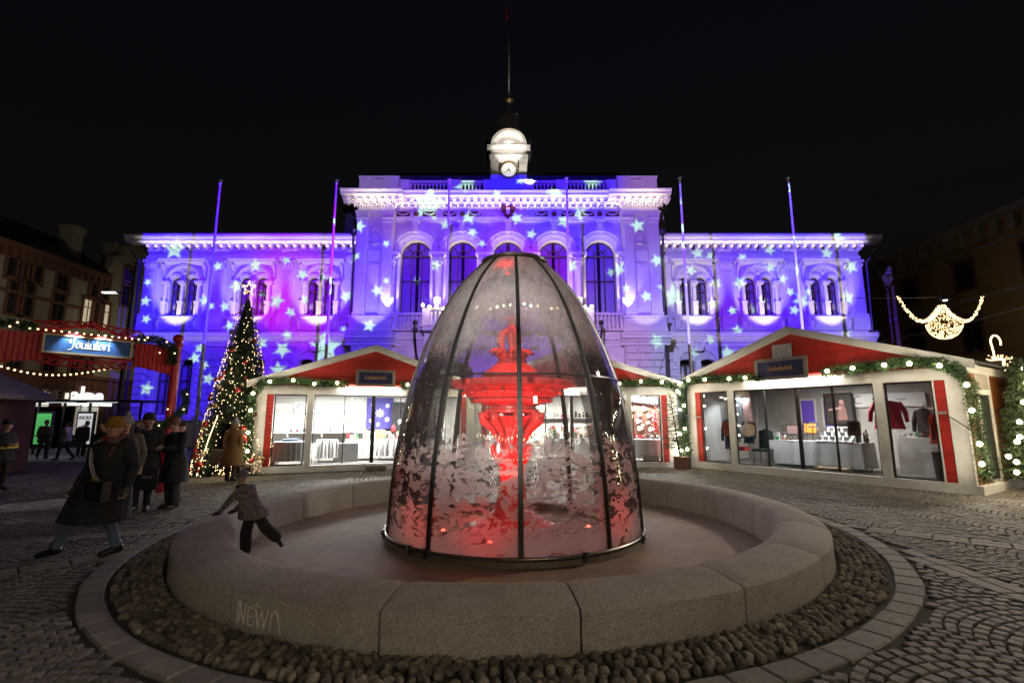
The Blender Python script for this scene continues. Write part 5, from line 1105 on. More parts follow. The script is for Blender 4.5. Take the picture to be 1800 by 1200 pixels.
for k, x in enumerate((5.5, 5.75, 6.1, 6.4, 6.6)): t = item('candle_jar', 'small jar %s on the table of the middle hut' % ('far left', 'second from left', 'in the middle', 'second from right', 'far right')[k], 'jar', MBB, rB, (x, .6, .99)); MB().lathe([(0, 0), (.05, 0), (.055, .1), (.03, .13), (.0, .13)], n=10).build('glass', silver, t, smooth=True)
boxes('dark crate under the table at the right window of the middle hut', 'crate', 'crate', MBB, rB, (6.3, .5, .2), (.5, .4, .25), inner_d)
for k in range(5): t = item('display_stand', ('leftmost', 'second from left', 'middle', 'second from right', 'rightmost')[k] + ' pale rack of small goods on the central table of the middle hut', 'display stand', MBB, rB, (2.75 + k * .45, 1.6, .99)); MB().box(-.16, .16, -.02, .02, 0, .5).build('panel', cloth_m, t); [MB().box(-.12 + j * .1, -.05 + j * .1, -.05, -.02, .08 + q * .14, .17 + q * .14).build('card', (pink_m, silver, kraft, red_l)[(j + q + k) % 4], t) for j in range(3) for q in range(3)]
# right hut goods
def garment(label, M_, rz, p, m, w=.5, h_=.75, sleeves=True, cat='garment'):
    t = item('hanging_garment', label, cat, M_, rz, p); b = MB(); n = 9
    prof_ = [(.10, h_ * .5), (.34, h_ * .44), (.40, h_ * .3), (.36, 0), (.40, -h_ * .3), (.44, -h_ * .5)]; vs = []
    for (hw, z) in prof_:
        for j in range(12): a = 2 * math.pi * j / 12; vs.append((hw * w * math.cos(a) * 1.1, .09 * math.sin(a) + .01 * math.sin(j * 3 + z * 9), z))
    b.add(vs, [(i * 12 + j, i * 12 + (j + 1) % 12, (i + 1) * 12 + (j + 1) % 12, (i + 1) * 12 + j) for i in range(5) for j in range(12)] + [tuple(range(12))]); b.build('cloth', m, t, smooth='all')
    if sleeves:
        for sg in (-1, 1): MB().tube([(sg * w * .36, 0, h_ * .42), (sg * w * .52, -.02, h_ * .1), (sg * w * .55, -.04, -h_ * .25)], [.06, .06, .045], 8).build('sleeve', m, t, smooth='all')
    MB().tube([(0, 0, h_ * .5), (0, 0, h_ * .6), (.04, 0, h_ * .66), (.02, 0, h_ * .7)], .006, 5).build('hanger', darkfr, t); return t
garment('blue denim dress hanging in the left window of the right hut', MC, rC, (.95, .9, 1.15), denim, .55, 1.0); garment('bright orange scarf jacket over the denim dress in the left window of the right hut', MC, rC, (.98, .74, 1.32), orange_c, .35, .5)
garment('pale pink blouse hanging high in the left window of the right hut', MC, rC, (1.15, 1.6, 1.95), pink_m, .4, .8, False); garment('grey coat hanging behind the denim dress in the right hut', MC, rC, (.75, 1.7, 1.9), mat('grey_coat', (.14, .15, .17), .9), .45, 1.0)
garment('blue jacket on a stand behind the left post of the right hut', MC, rC, (1.45, 1.1, 1.15), denim, .4, .6); garment('bright red blouse hanging right of centre in the right hut', MC, rC, (5.25, 1.4, 1.75), red_l, .75, .75); garment('dark jacket with orange side hanging in the right window of the right hut', MC, rC, (6.5, 1.3, 1.35), black_c, .55, .9); garment('narrow orange jacket at the right window of the right hut', MC, rC, (6.2, 1.45, 1.4), orange_c, .3, .75, False)
boxes('red folded goods on the lower shelf in the left window of the right hut', 'folded_goods', 'goods', MC, rC, (1.3, .9, .62), (.35, .3, .12), red_l)
t = item('stall_chair', 'dark padded chair left of the table in the right hut', 'chair', MC, rC, (1.95, 1.0, .2)); MB().box(-.24, .24, -.22, .22, .42, .5).build('seat', mat('dark_green_cloth', (.02, .05, .045), .9), t); MB().prism([(-.24, .5), (.24, .5), (.22, 1.05), (.0, 1.12), (-.22, 1.05)], .2, .26).build('backrest', mat('dark_green_cloth2', (.02, .05, .045), .9), t)
for sx_ in (-1, 1):
    for sy_ in (-1, 1): MB().tube([(sx_ * .2, sy_ * .18, .42), (sx_ * .22, sy_ * .2, 0)], .012, 6).build('leg', darkfr, t)
for x, z, lb in ((2.15, 1.35, 'left'), (4.93, 1.4, 'right')): poster('pink price sheet taped inside the %s sliding doors of the right hut' % lb, MC, rC, (x, .12, z), .3, .38, pink_m, 4)
t = item('framed_picture', 'dark framed picture of a standing woman on the back wall of the right hut', 'picture', MC, rC, (3.35, 3.1, 1.95)); f = MB(); f.box(-.42, .42, -.04, 0, -.5, .5).build('frame', black_c, t); MB().box(-.37, .37, -.045, -.04, -.45, .45).build('picture', mat('picture_ground', (.05, .04, .035), .6), t)
MB().ball((.1, -.05, .22), .07, 8, 6, sy=.2).build('face', pink_m, t); MB().prism([(-.05, -.35), (.25, -.35), (.18, .15), (.02, .15)], -.05, -.045).build('dress', mat('muted_pink', (.3, .16, .15), .8), t); MB().prism([(-.3, 0), (.1, .08), (.1, .0), (-.3, -.06)], -.052, -.046).build('arm', pink_m, t)
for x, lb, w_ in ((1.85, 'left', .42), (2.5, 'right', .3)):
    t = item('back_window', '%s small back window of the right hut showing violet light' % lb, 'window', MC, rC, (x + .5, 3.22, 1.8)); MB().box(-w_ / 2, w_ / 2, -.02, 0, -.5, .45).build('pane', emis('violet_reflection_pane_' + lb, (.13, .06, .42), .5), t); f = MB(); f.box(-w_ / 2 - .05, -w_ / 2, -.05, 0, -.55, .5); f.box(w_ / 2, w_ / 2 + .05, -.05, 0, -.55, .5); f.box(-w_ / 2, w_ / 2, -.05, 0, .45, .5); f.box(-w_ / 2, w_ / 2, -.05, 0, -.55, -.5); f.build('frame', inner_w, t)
t = item('glowing_lantern', 'small orange lit lantern box in the right hut', 'lantern', MC, rC, (2.75, 2.4, 1.2)); MB().box(-.14, .14, -.08, .08, 0, .3).build('body', emis('orange_glow', (1, .35, .06), 1.6), t); MB().box(-.16, .16, -.1, .1, .3, .34).build('lid', darkfr, t)
t = item('jewellery_rack', 'black wire grid rack with cards on the long table of the right hut', 'display rack', MC, rC, (2.75, 1.45, .99)); 
for k in range(7): MB().tube([(-.36 + k * .12, 0, 0), (-.36 + k * .12, .0, .48)], .006, 4).build('wire', darkfr, t); MB().tube([(-.36, 0, .03 + k * .07), (.36, 0, .03 + k * .07)], .006, 4).build('wire', darkfr, t)
MB().box(-.22, .2, -.03, -.015, .2, .44).build('sign_card', pink_m, t)
for k in range(10): x = -.3 + .15 * (k % 5); z = .05 + .13 * (k // 5); MB().box(x - .045, x + .045, -.025, -.01, z, z + .07).build('card', silver, t)
t = item('card_display', 'tilted white display of small cards on the long table of the right hut', 'display rack', MC, rC, (3.95, 1.4, .99)); m = MB(); m.add([(-.5, -.25, 0), (.45, -.25, 0), (.5, .2, .42), (-.3, .2, .42)], [(0, 1, 2, 3)]); m.add([(-.5, -.25, -.01), (-.3, .2, .41), (.5, .2, .41), (.45, -.25, -.01)], [(0, 1, 2, 3)]); m.build('tray', cloth_m, t)
for k in range(14): i, j = k % 5, k // 5; u, v = .1 + i * .19, .12 + j * .3; x = -.5 + .95 * u + .1 * v; MB().box(x - .06, x + .06, -.28 + .45 * v, -.26 + .45 * v, .42 * v, .42 * v + .1).build('card', (silver, cloth_m)[k % 2], t)
t = item('necklace_bust', 'blue necklace stand on the long table of the right hut', 'display stand', MC, rC, (3.25, 1.5, .99)); MB().tube([(0, 0, 0), (0, 0, .45)], .012, 6).build('stem', darkfr, t); MB().tube([(-.17, 0, .5), (0, -.02, .56), (.17, 0, .5), (.12, 0, .42), (-.12, 0, .42)], .022, 6).build('necklace', mat('blue_beads', (.08, .15, .35), .4), t)
t = item('pallet', 'small wooden pallet under the long table of the right hut', 'pallet', MC, rC, (4.0, .85, .2)); [MB().box(-.4, .4, -.2 + .14 * k, -.09 + .14 * k, .08, .1).build('slat', kraft, t) for k in range(3)]; [MB().box(x - .04, x + .04, -.2, .2, 0, .08).build('runner', kraft, t) for x in (-.36, 0, .36)]
t = item('white_cabinet', 'low white cabinet at the right end of the right hut', 'cabinet', MC, rC, (5.9, 2.2, .2)); MB().box(-.7, .6, -.3, .3, 0, .95).build('body', inner_w, t); MB().box(.05, .55, -.32, -.3, .08, .7).build('door', inner_d, t)
t = item('waste_bin', 'dark bin with a pale box in the right window of the right hut', 'bin', MC, rC, (6.45, .8, .2)); MB().lathe([(0, 0), (.17, 0), (.2, .62), (.21, .66), (.0, .62)], n=14).build('body', black_c, t, smooth=True)
t = item('step_box', 'small grey step at the sliding door of the left hut', 'step', MA, rA, (3.75, -.25, .0)); MB().cbox(-.32, .32, -.15, .2, .10, .2, .01).build('tread', sign_fr, t); [MB().box(x - .06, x + .06, -.12, .18, 0, .10).build('foot', sign_fr, t) for x in (-.24, .24)]
cb = thing('hung_cable', 'black cable looping from the red strip to the corner garland of the right hut', 'cable', MC @ Vector((6.8, -.04, 1.75)), rC); MB().tube([(0, -.02, .02), (.2, -.05, -.12), (.5, -.1, -.38), (.62, -.1, -.5)], .012, 5).build('cable', cable_m, cb); MB().box(-.1, .06, -.03, .0, .0, .06).build('clip', silver, cb)
for x, z, M_, rz, lb in ((.42, 1.7, MC, rC, 'red strip at the left edge of the right hut'),): t = item('latch', 'small steel latch on the ' + lb, 'latch', M_, rz, (x, -.03, z)); MB().cbox(-.07, .07, -.03, 0, -.025, .025, .005).build('plate', silver, t)

# crowded small goods: each display is one thing whose pieces are its parts
gm = [silver, kraft, pink_m, cloth_m, red_l, brown_c, green_c, black_c]
def goods(label, M_, rz, p, w, d, n, hmax, seed, dark=.3):
    t = item('goods_display', label, 'goods display', M_, rz, p); r_ = random.Random(seed)
    for i in range(n):
        x = -w / 2 + w * (i + .5) / n + r_.uniform(-.02, .02); y = r_.uniform(-d / 2, d / 2); h_ = r_.uniform(.08, hmax); m_ = gm[r_.randrange(len(gm))]; k = r_.random()
        if k < .4: b_ = MB().cbox(x - .045, x + .045, y - .03, y + .03, 0, h_, .004); nm = 'box'
        elif k < .7: b_ = MB().lathe([(0, 0), (.035, 0), (.04, h_ * .6), (.018, h_ * .8), (.02, h_), (0, h_)], (x, y, 0), 8); nm = 'jar'
        elif k < .85: b_ = MB(); b_.tube([(x, y, 0), (x, y, h_ * .6)], .006, 4); b_.ball((x, y, h_ * .75), .045, 7, 5); nm = 'ornament'
        else: b_ = MB().lathe([(.05, 0), (.0, h_ * 1.3)], (x, y, 0), 8); nm = 'paper_cone'
        b_.build(nm, m_, t)
    return t
goods('jars, boxes and cones on the table left of centre in the left hut', MA, rA, (3.35, 1.85, .99), .9, .3, 12, .28, 1); goods('crowded small crafts on the table right of centre in the left hut', MA, rA, (4.6, 1.5, .99), 1.1, .4, 16, .34, 2); goods('a few small jars on the wall shelf of the left hut', MA, rA, (1.6, 3.0, 1.24), 1.6, .1, 7, .12, 3)
goods('candles and crafts on the table at the right window of the middle hut', MBB, rB, (6.0, .75, .99), 1.4, .4, 18, .24, 4); goods('crowded row of crafts along the front of the central table of the middle hut', MBB, rB, (3.7, 1.35, .99), 2.3, .2, 26, .30, 5); goods('row of crafts high on the back wall of the middle hut', MBB, rB, (3.2, 3.05, 1.75), 3.6, .1, 24, .32, 6)
goods('bottles and boxes left of the wire rack on the right hut table', MC, rC, (2.35, 1.5, .99), .5, .4, 8, .25, 7); goods('stands and boxes at the right end of the long right hut table', MC, rC, (4.45, 1.5, .99), .6, .4, 12, .5, 8); goods('small goods on the low white cabinet of the right hut', MC, rC, (5.8, 2.1, 1.16), 1.1, .2, 8, .12, 9)
t = item('wall_shelf', 'narrow shelf on the back wall of the middle hut', 'shelf', MBB, rB, (3.2, 3.08, 1.71)); MB().box(-1.9, 1.9, -.14, .15, 0, .035).build('board', white_w, t)
for k, (x, z, w_, h_, m_, lb) in enumerate(((.9, 1.9, .5, .6, pink_m, 'pink poster at the left end of the middle hut back wall'), (5.4, 2.2, .6, .5, navy, 'blue violet poster right of the shelf in the middle hut'), (2.0, 2.3, .8, .4, cloth_m, 'white banner above the shelf in the middle hut'))): poster(lb, MBB, rB, (x, 3.2, z), w_, h_, m_, 3)
for k, (x, c_, lb) in enumerate(((5.75, black_c, 'black jacket'), (6.05, mat('grey_jacket', (.12, .12, .13), .9), 'grey jacket'))): garment(lb + ' hanging between the red blouse and the right window of the right hut', MC, rC, (x, 2.3, 1.5), c_, .45, .85)
t = item('garment_rail', 'steel rail holding garments in the left window of the right hut', 'garment rail', MC, rC, (1.0, 1.6, .2)); MB().tube([(-.45, 0, 0), (-.45, 0, 2.25), (.5, 0, 2.25), (.5, 0, 0)], .014, 6).build('rail', silver, t)
# ------------------------------------------------------------------ Christmas tree, spruces, flagpoles, ornaments
tiny_m = emis('tiny_warm_led', (1, .66, .34), 5); tinyw_m = emis('tiny_white_led', (1, .68, .34), 3.2)
bark_m = mat('bark', (.05, .035, .025), .9)
b = MB(); b.ball((0, 0, 0), .0115, 6, 4); _led = b.mesh('led', tiny_m); b = MB(); b.ball((0, 0, 0), .02, 6, 4); _ledw = b.mesh('led', tinyw_m)
TX, TYY = -8.9, 15.9
tree = thing('christmas_tree', 'tall slim Christmas tree with tiny lights, red and gold baubles and a star on top', 'christmas tree', (TX, TYY, gz(TX)))
def tr(z): return np.interp(z, [0, .4, 1.2, 2.4, 3.6, 4.8, 5.4, 5.75], [1.12, 1.10, .98, .78, .55, .30, .17, .05])
dirc = math.atan2(-TYY, -TX)   # bearing of the opening, towards the dome side of the square
opn = R(-78)
def in_open(x, y, z):
    a = (math.atan2(y, x) - opn + math.pi) % (2 * math.pi) - math.pi
    w = .42 * (1 - max(0, (z - 1.2)) / .75); r = math.hypot(x, y)
    return z < 1.95 and abs(r * math.sin(a)) < w and math.cos(a) > 0
b = MB(); rs = random.Random(11)
for _ in range(5200):
    z = 5.75 * (1 - math.sqrt(rs.random())) * 1.0; z = min(5.7, max(.05, z)); a = rs.uniform(0, 2 * math.pi); r = tr(z) * rs.uniform(.72, 1.0) + noise.noise(Vector((a * 3, z * 3, 0))) * .05; x, y = r * math.cos(a), r * math.sin(a)
    if in_open(x, y, z): continue
    out = Vector((math.cos(a), math.sin(a), -.25)); p = Vector((x, y, z)); q = p + out * .10 + Vector((rs.uniform(-.05, .05), rs.uniform(-.05, .05), rs.uniform(-.03, .06)))
    needles(b, [p - out * .08, q], .035, 60, .075, .1, rs, .008)
b.build('needles', needle_m, tree, kind='stuff')
b = MB(); b.tube([(0, 0, 0), (0, 0, 5.7)], [.07, .02], 8); b.build('trunk', bark_m, tree)
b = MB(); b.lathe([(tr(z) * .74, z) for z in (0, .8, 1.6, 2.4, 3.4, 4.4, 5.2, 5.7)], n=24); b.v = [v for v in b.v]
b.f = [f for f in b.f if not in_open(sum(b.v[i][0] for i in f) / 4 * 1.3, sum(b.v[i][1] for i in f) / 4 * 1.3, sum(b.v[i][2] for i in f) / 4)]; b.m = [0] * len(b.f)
b.build('dark_inner_cone', mat('inner_cone_black', (.006, .01, .006), .95), tree)  # near-black cone added to darken the inside of the tree
led = []
for i in range(1300):
    z = 5.55 * (1 - math.sqrt(rs.random())); a = rs.uniform(0, 2 * math.pi); r = tr(z) * 1.02 + .02; x, y = r * math.cos(a), r * math.sin(a)
    if in_open(x, y, z): 
        x *= .8; y *= .8
        if rs.random() < .6: continue
    led.append((x, y, z + .05))
for i in range(60): led.append((rs.uniform(-.35, .35), rs.uniform(-.8, -.3), rs.uniform(.03, .5)))
led.sort(key=lambda p: p[1])
for p in led[:300]: link('led', _led, tree, p)
b = MB(); [b.ball(p, .0115, 5, 4) for p in led[300:]]; b.build('leds', tiny_m, tree, kind='stuff')
baub = [mat('bauble_red', (.42, .02, .015), .18, coat=1), mat('bauble_gold', (.50, .36, .18), .2, metal=.7), mat('bauble_pale', (.42, .36, .28), .25)]
for i in range(84):
    z = .15 + 5.0 * (1 - math.sqrt(rs.random())); a = rs.uniform(-math.pi * 1.05, .1 * math.pi); r = tr(z) + .05; x, y = r * math.cos(a), r * math.sin(a)
    if in_open(x, y, z): continue
    q = MB(); rr = rs.choice((.055, .07, .085)); q.ball((0, 0, 0), rr, 12, 8); q.tube([(0, 0, rr * .9), (0, 0, rr * 1.2)], .015, 6); q.build('bauble', baub[0 if i % 5 < 3 else (1 if i % 5 == 3 else 2)], tree, smooth='all', loc=(x, y, z))
st = MB(); pts = []
for k in range(10): a = R(90 + 36 * k); r = .25 if k % 2 == 0 else .10; pts.append((r * math.cos(a), r * math.sin(a)))
for i in range(10): p, q = pts[i], pts[(i + 1) % 10]; st.tube([(p[0], -.0, 6.1 + p[1]), (q[0], 0, 6.1 + q[1])], .012, 5)
st.tube([(0, 0, 5.7), (0, 0, 5.85)], .015, 5); so = st.build('star', gold_m, tree, smooth='all'); s2 = MB()
for i in range(10):
    p, q = pts[i], pts[(i + 1) % 10]
    for t in np.linspace(0, .86, 6): s2.ball((p[0] * (1 - t) + q[0] * t + rs.uniform(-.02, .02), -.03, 6.1 + p[1] * (1 - t) + q[1] * t + rs.uniform(-.03, .03)), .015, 6, 4)
s2.build('star_lights', tinyw_m, so, kind='stuff')
b = MB(); b.tube([(-.50, -1.05, .06), (-.28, -.98, 1.15), (-.12, -.9, 1.85)], .009, 6); b.build('light_strip', tiny_m, tree)
lamp('POINT', 'tree_glow', (TX, TYY - 1.4, 1.0), 14, (1, .7, .42), size=.4); lamp('POINT', 'tree_glow', (TX + .1, TYY - 1.2, 3.0), 12, (1, .7, .42), size=.4); lamp('POINT', 'star_glow', (TX, TYY - .35, 6.1), 6, (1, .8, .6), size=.1)
def spruce(name, label, loc, H, rad, nb, lights=0, pot=False, lean=0, dens=70, ln=.09, seed=1, top=1.0, z0=.25):
    rs = random.Random(seed); t = thing(name, label, 'spruce', loc)
    b = MB(); b.tube([(0, 0, 0), (lean * .5, 0, H * .5), (lean, 0, H)], [.035, .025, .008], 7); b.build('trunk', bark_m, t); b = MB(); w = MB()
    for i in range(nb):
        k = (i + rs.random()) / nb; z = H * (z0 + (1 - z0) * k); r = rad * (1 - k) ** .8 * rs.uniform(.7, 1.1) + .06; a = i * 2.4; d = Vector((math.cos(a), math.sin(a), 0)); o = Vector((lean * z / H, 0, z))
        e = o + d * r + Vector((0, 0, -.12 * r + .05)); m_ = o.lerp(e, .5) + Vector((0, 0, .02)); w.tube([o, m_, e], [.012, .008, .003], 4); needles(b, [o, m_, e], .03, dens, ln, .05, rs, .008)
        for sg in (-1, 1):
            for q in (.45, .7): p = o.lerp(e, q); e2 = p + (d * .5 + Vector((-d.y, d.x, 0)) * sg).normalized() * r * .42; needles(b, [p, e2], .025, dens, ln, .08, rs, .008)
    w.build('branches', bark_m, t, kind='stuff'); b.build('needles', needle_m, t, kind='stuff')
    if pot: q = MB(); q.cbox(-.2, .2, -.2, .2, 0, .40, .01); q.build('pot', brown_c, t)
    return t
q = foot(1199, 824); spruce('potted_spruce', 'sparse dark spruce in a square pot between the middle and right huts', (q.x, q.y, q.z), 2.45, .55, 44, pot=True, lean=-.28, dens=45, seed=4)
# right edge of the picture: stall corner wrapped in fir and a lit spruce
p = Vector((11.9, 11.3, gz(11))); spruce('lit_spruce', 'dense dark spruce with warm lights at the right edge beside the right hut', p, 3.0, .85, 120, dens=80, seed=9, z0=.08)
for i, (dx, dy, z) in enumerate([(rnd.uniform(-.6, .3), rnd.uniform(-.7, .2), rnd.uniform(.4, 2.7)) for _ in range(26)]): pass
ls = thing('string_lights', 'warm round bulbs strung in the dense spruce at the right edge', 'string lights', p)
for i in range(22):
    a = R(200 + 22 * math.sin(i * 1.7) + i * 3); z = .45 + i * .11; r = .85 * (1 - z / 3.2) ** .8 * .9 + .08; bo = link('bulb', _bulb_mesh, ls, (r * math.cos(a), r * math.sin(a), z))
for z in (.9, 1.8, 2.6): lamp('POINT', 'bulb_light', p + Vector((-.75, -.75, z)), 12, (1, .78, .5), size=.1)
rs2 = thing('corner_stall', 'another stall at the far right, dark roof and red boards behind fir', 'market stall', (11.15, 9.75, gz(11)), R(-60))
MB().box(0, 2.4, 0, .08, .25, 2.4).build('wall', red_w, rs2); MB().cbox(-.14, 0, -.06, .1, 0, 2.5, .01).build('post', white_w, rs2); m = MB(); m.prism([(-.5, 2.55), (2.6, 4.1), (2.6, 4.25), (-.5, 2.7)], -.35, 2.2); m.build('roof', felt_m, rs2); MB().cbox(-.1, 2.4, -.3, -.02, .5, .95, .01).build('counter', kraft, rs2)
MR_ = hutM((11.15, 9.75, gz(11)), R(-60)); garland('dense fir garland with bulbs on the stall at the right edge', MR_, [(-.15, -.3, .3), (-.2, -.32, 1.0), (-.15, -.32, 1.8), (-.1, -.32, 2.5), (.4, -.35, 2.8), (1.2, -.35, 3.1)], 9, rad=.20, dens=1300)
# light figures
def light_cluster(mb, P0, n, f, r=.02):
    for i in range(n): mb.ball(f(i / n), r, 5, 4)
c0 = at(1660, 572, 17.0); orn = thing('hanging_light_ornament', 'glowing light ornament like a winged lantern hanging above the right street', 'light ornament', c0)
m = MB(); rs = random.Random(3)
for _ in range(420): z = -.72 + rs.random() * .55; k = math.sqrt(max(0, 1 - ((z + .17) / .57) ** 2)); a = rs.uniform(0, 6.28); m.ball((.50 * k * math.cos(a), .50 * k * math.sin(a), z + .25), .017, 5, 4)
m.build('bowl_lights', tinyw_m, orn, kind='stuff'); m = MB()
for _ in range(330): z = rs.random(); r = .36 * (1 - z) ** 1.4 + .09; a = rs.uniform(0, 6.28); m.ball((r * math.cos(a), r * math.sin(a), .12 + z * .62), .016, 5, 4)
m.build('crown_lights', tinyw_m, orn, kind='stuff'); m = MB(); m.tube([(.5 * math.cos(a), .5 * math.sin(a), .09) for a in np.linspace(0, 6.28, 20)], .02, 5); m.tube([(0, 0, .1), (0, 0, 1.2)], .006, 4); m.build('frame', gold_m, orn)
for sg in (-1, 1):
    m = MB()
    for _ in range(230):
        t = rs.random(); x = .15 + 1.38 * t; z = .62 - 1.5 * (t * 1.15) * (1 - t * .95) * 1.15 + .55 * t ** 3 + rs.uniform(-.08, .08) * (1.2 - t); m.ball((sg * x, rs.uniform(-.06, .06), z), .016, 5, 4)
    m.build('wing_lights', tinyw_m, orn, kind='stuff')
w0, w1 = at(1500, 524, 17), at(1650, 522, 17); m = MB(); ww = thing('span_wire', 'thin steel wire carrying the street lamp above the light ornament', 'wire', w0); m.tube([(0, 0, 0), tuple((w1 - w0) * .5 - Vector((0, 0, .03))), tuple(w1 - w0)], .012, 4); m.build('wire', pipe_m, ww)
w0, w1 = at(1545, 600, 17.4), at(1815, 536, 13); ww = thing('span_wire', 'sagging cable running behind the light ornament to the right', 'wire', w0); MB().tube([(0, 0, 0), tuple((w1 - w0) * .5 - Vector((0, 0, .1))), tuple(w1 - w0)], .012, 4).build('wire', pipe_m, ww)
sl = thing('hanging_street_lamp', 'small domed street lamp hanging over the light ornament', 'street lamp', at(1661, 526, 17)); MB().lathe([(0, .14), (.1, .12), (.16, 0), (.15, -.03), (0, -.02)], n=14).build('shade', pipe_m, sl, smooth=True); MB().ball((0, 0, -.04), .07, 8, 5, sz=.4).build('lamp_glass', emis('street_lamp_glass', (.9, 1, 1), 4), sl)
sd = thing('light_figure', 'smaller glowing light figure with a looped handle at the right edge', 'light ornament', at(1755, 640, 13.5)); m = MB(); rs = random.Random(8)
for _ in range(520): t = rs.random(); x = -.45 + .55 * t; z = -.28 + .42 * t; m.ball((x + rs.uniform(-.2, .2), rs.uniform(-.15, .15), z + rs.uniform(-.14, .14)), .016, 5, 4)
m.build('body_lights', tinyw_m, sd, kind='stuff'); MB().tube([(.02 + .14 * math.cos(a), 0, .62 + .2 * math.sin(a)) for a in np.linspace(-.4, 3.6, 14)] + [(-.08, 0, .3), (-.1, 0, .1)], .022, 6).build('handle', tinyw_m, sd)
pole_w = mat('white_pole_paint', (.62, .62, .62), .4, var=.05)
# flagpoles in front of the town hall
for i, px in enumerate((388, 592, 790, 996, 1195, 1386)):
    x = xx(px, 315, 20.0); H = zz(315, 20.0)
    t = thing('flagpole', 'slim pale flagpole, %s' % ('leftmost, beside the Christmas tree', 'second from the left, rising behind the left hut', 'third from the left, left of the clock tower', 'fourth from the left, right of the clock tower', 'fifth from the left, rising between the huts', 'rightmost, rising behind the right hut')[i], 'flagpole', (x, 20.0, gz(x)), 0, 'flagpoles in front of the town hall')
    b = MB(); b.tube([(0, 0, 0), (0, 0, 2), (0, 0, H - .15)], [.075, .07, .04], 12); b.build('pole', pole_w, t, smooth='all'); b = MB(); b.tube([(0, 0, H - .2), (0, 0, H - .05)], .05, 8); b.ball((0, 0, H), .09, 10, 6, sz=.5); b.build('pole_cap', pole_w, t, smooth=True)
a_, b_ = at(1157, 664, 21), at(1169, 622, 21); t = thing('leaning_rod', 'thin slanting rod with a small knob above the middle hut roof', 'rod', a_); MB().tube([(0, 0, 0), tuple(b_ - a_)], .015, 5).build('rod', pipe_m, t); MB().ball(tuple(b_ - a_), .04, 8, 5).build('knob', pipe_m, t)
# garland and lights on the balcony
t = thing('balcony_garland', 'fir garland with bright bulbs along the town hall balcony', 'garland', (CXM, DM - 1.6, 8.05)); m = MB(); pts = [(x, 0, .12 * math.sin(x * 2)) for x in np.linspace(-5.0, 5.0, 40)]; needles(m, pts, .14, 260, .1, .1); m.build('fir_twigs', needle_g, t, kind='stuff')
for i in range(26): x = -4.9 + i * .39; link('bulb', _bulb_mesh, t, (x, -.16, .12 * math.sin(x * 2) + rnd.uniform(-.1, .12)), None, (1.7,) * 3)
for x in (-3.6, -1.2, 1.2, 3.6): lamp('POINT', 'balcony_light', (CXM + x, DM - 2.0, 8.3), 22, (1, .85, .65), size=.2)
# added bulb strings behind the camera, there only for reflections in the dome
for k, (y, z, lb) in enumerate(((-2.5, 4.6, 'added string of round bulbs just behind the viewpoint, for dome reflections'), (-6.0, 4.2, 'added string of round bulbs further behind the viewpoint, for dome reflections'))):
    t = thing('string_lights', lb, 'string lights', (0, y, z)); pts = [(-7 + i * .5, .3 * math.sin(i), -.5 * math.sin(math.pi * (i / 28))) for i in range(29)]; MB().tube(pts, .01, 4).build('cable', cable_m, t)
    for q in pts: link('bulb', _bulb_mesh, t, Vector(q) - Vector((0, 0, .05)), None, (1.3,) * 3)
lamp('SPOT', 'added_fill_light', (-3.5, -6, 4.6), 10000, (1, .95, .9), (.1, 8.4, 2.7), size=.1, cone=21, blend=.8)  # added spot behind the camera, brightens the dome glass
lamp('AREA', 'added_fill_light', (-2, -7, 2.6), 28, (1, .86, .72), (0, 8, 1.5), size=5, size_y=.4)  # added soft lamp behind the camera, lifts the basin front
for k, (x, y) in enumerate(((-3.2, -2.5), (3.4, -3.0))):  # lit trees added out of view so the dome has lights to reflect
    t = thing('added_light_tree', 'lit bare tree added %s of the viewpoint, for dome reflections' % ('behind and left', 'behind and right')[k], 'added light tree', (x, y, 0)); MB().tube([(0, 0, 0), (0, 0, 3.4)], [.06, .02], 8).build('trunk', bark_m, t); m = MB(); w = MB(); rs = random.Random(20 + k)
    for i in range(34):
        a = i * 2.4; z = .7 + i * .075; e = Vector((math.cos(a) * .9 * (1 - i / 50), math.sin(a) * .9 * (1 - i / 50), z + .35)); w.tube([(0, 0, z), e], [.012, .004], 4)
        for q in range(6): m.ball(tuple(Vector((0, 0, z)).lerp(e, .3 + q * .14)), .022, 5, 4)
    w.build('branches', bark_m, t, kind='stuff'); m.build('branch_lights', emis('cool_white_led_%d' % k, (1, .95, .85), 26), t, kind='stuff')
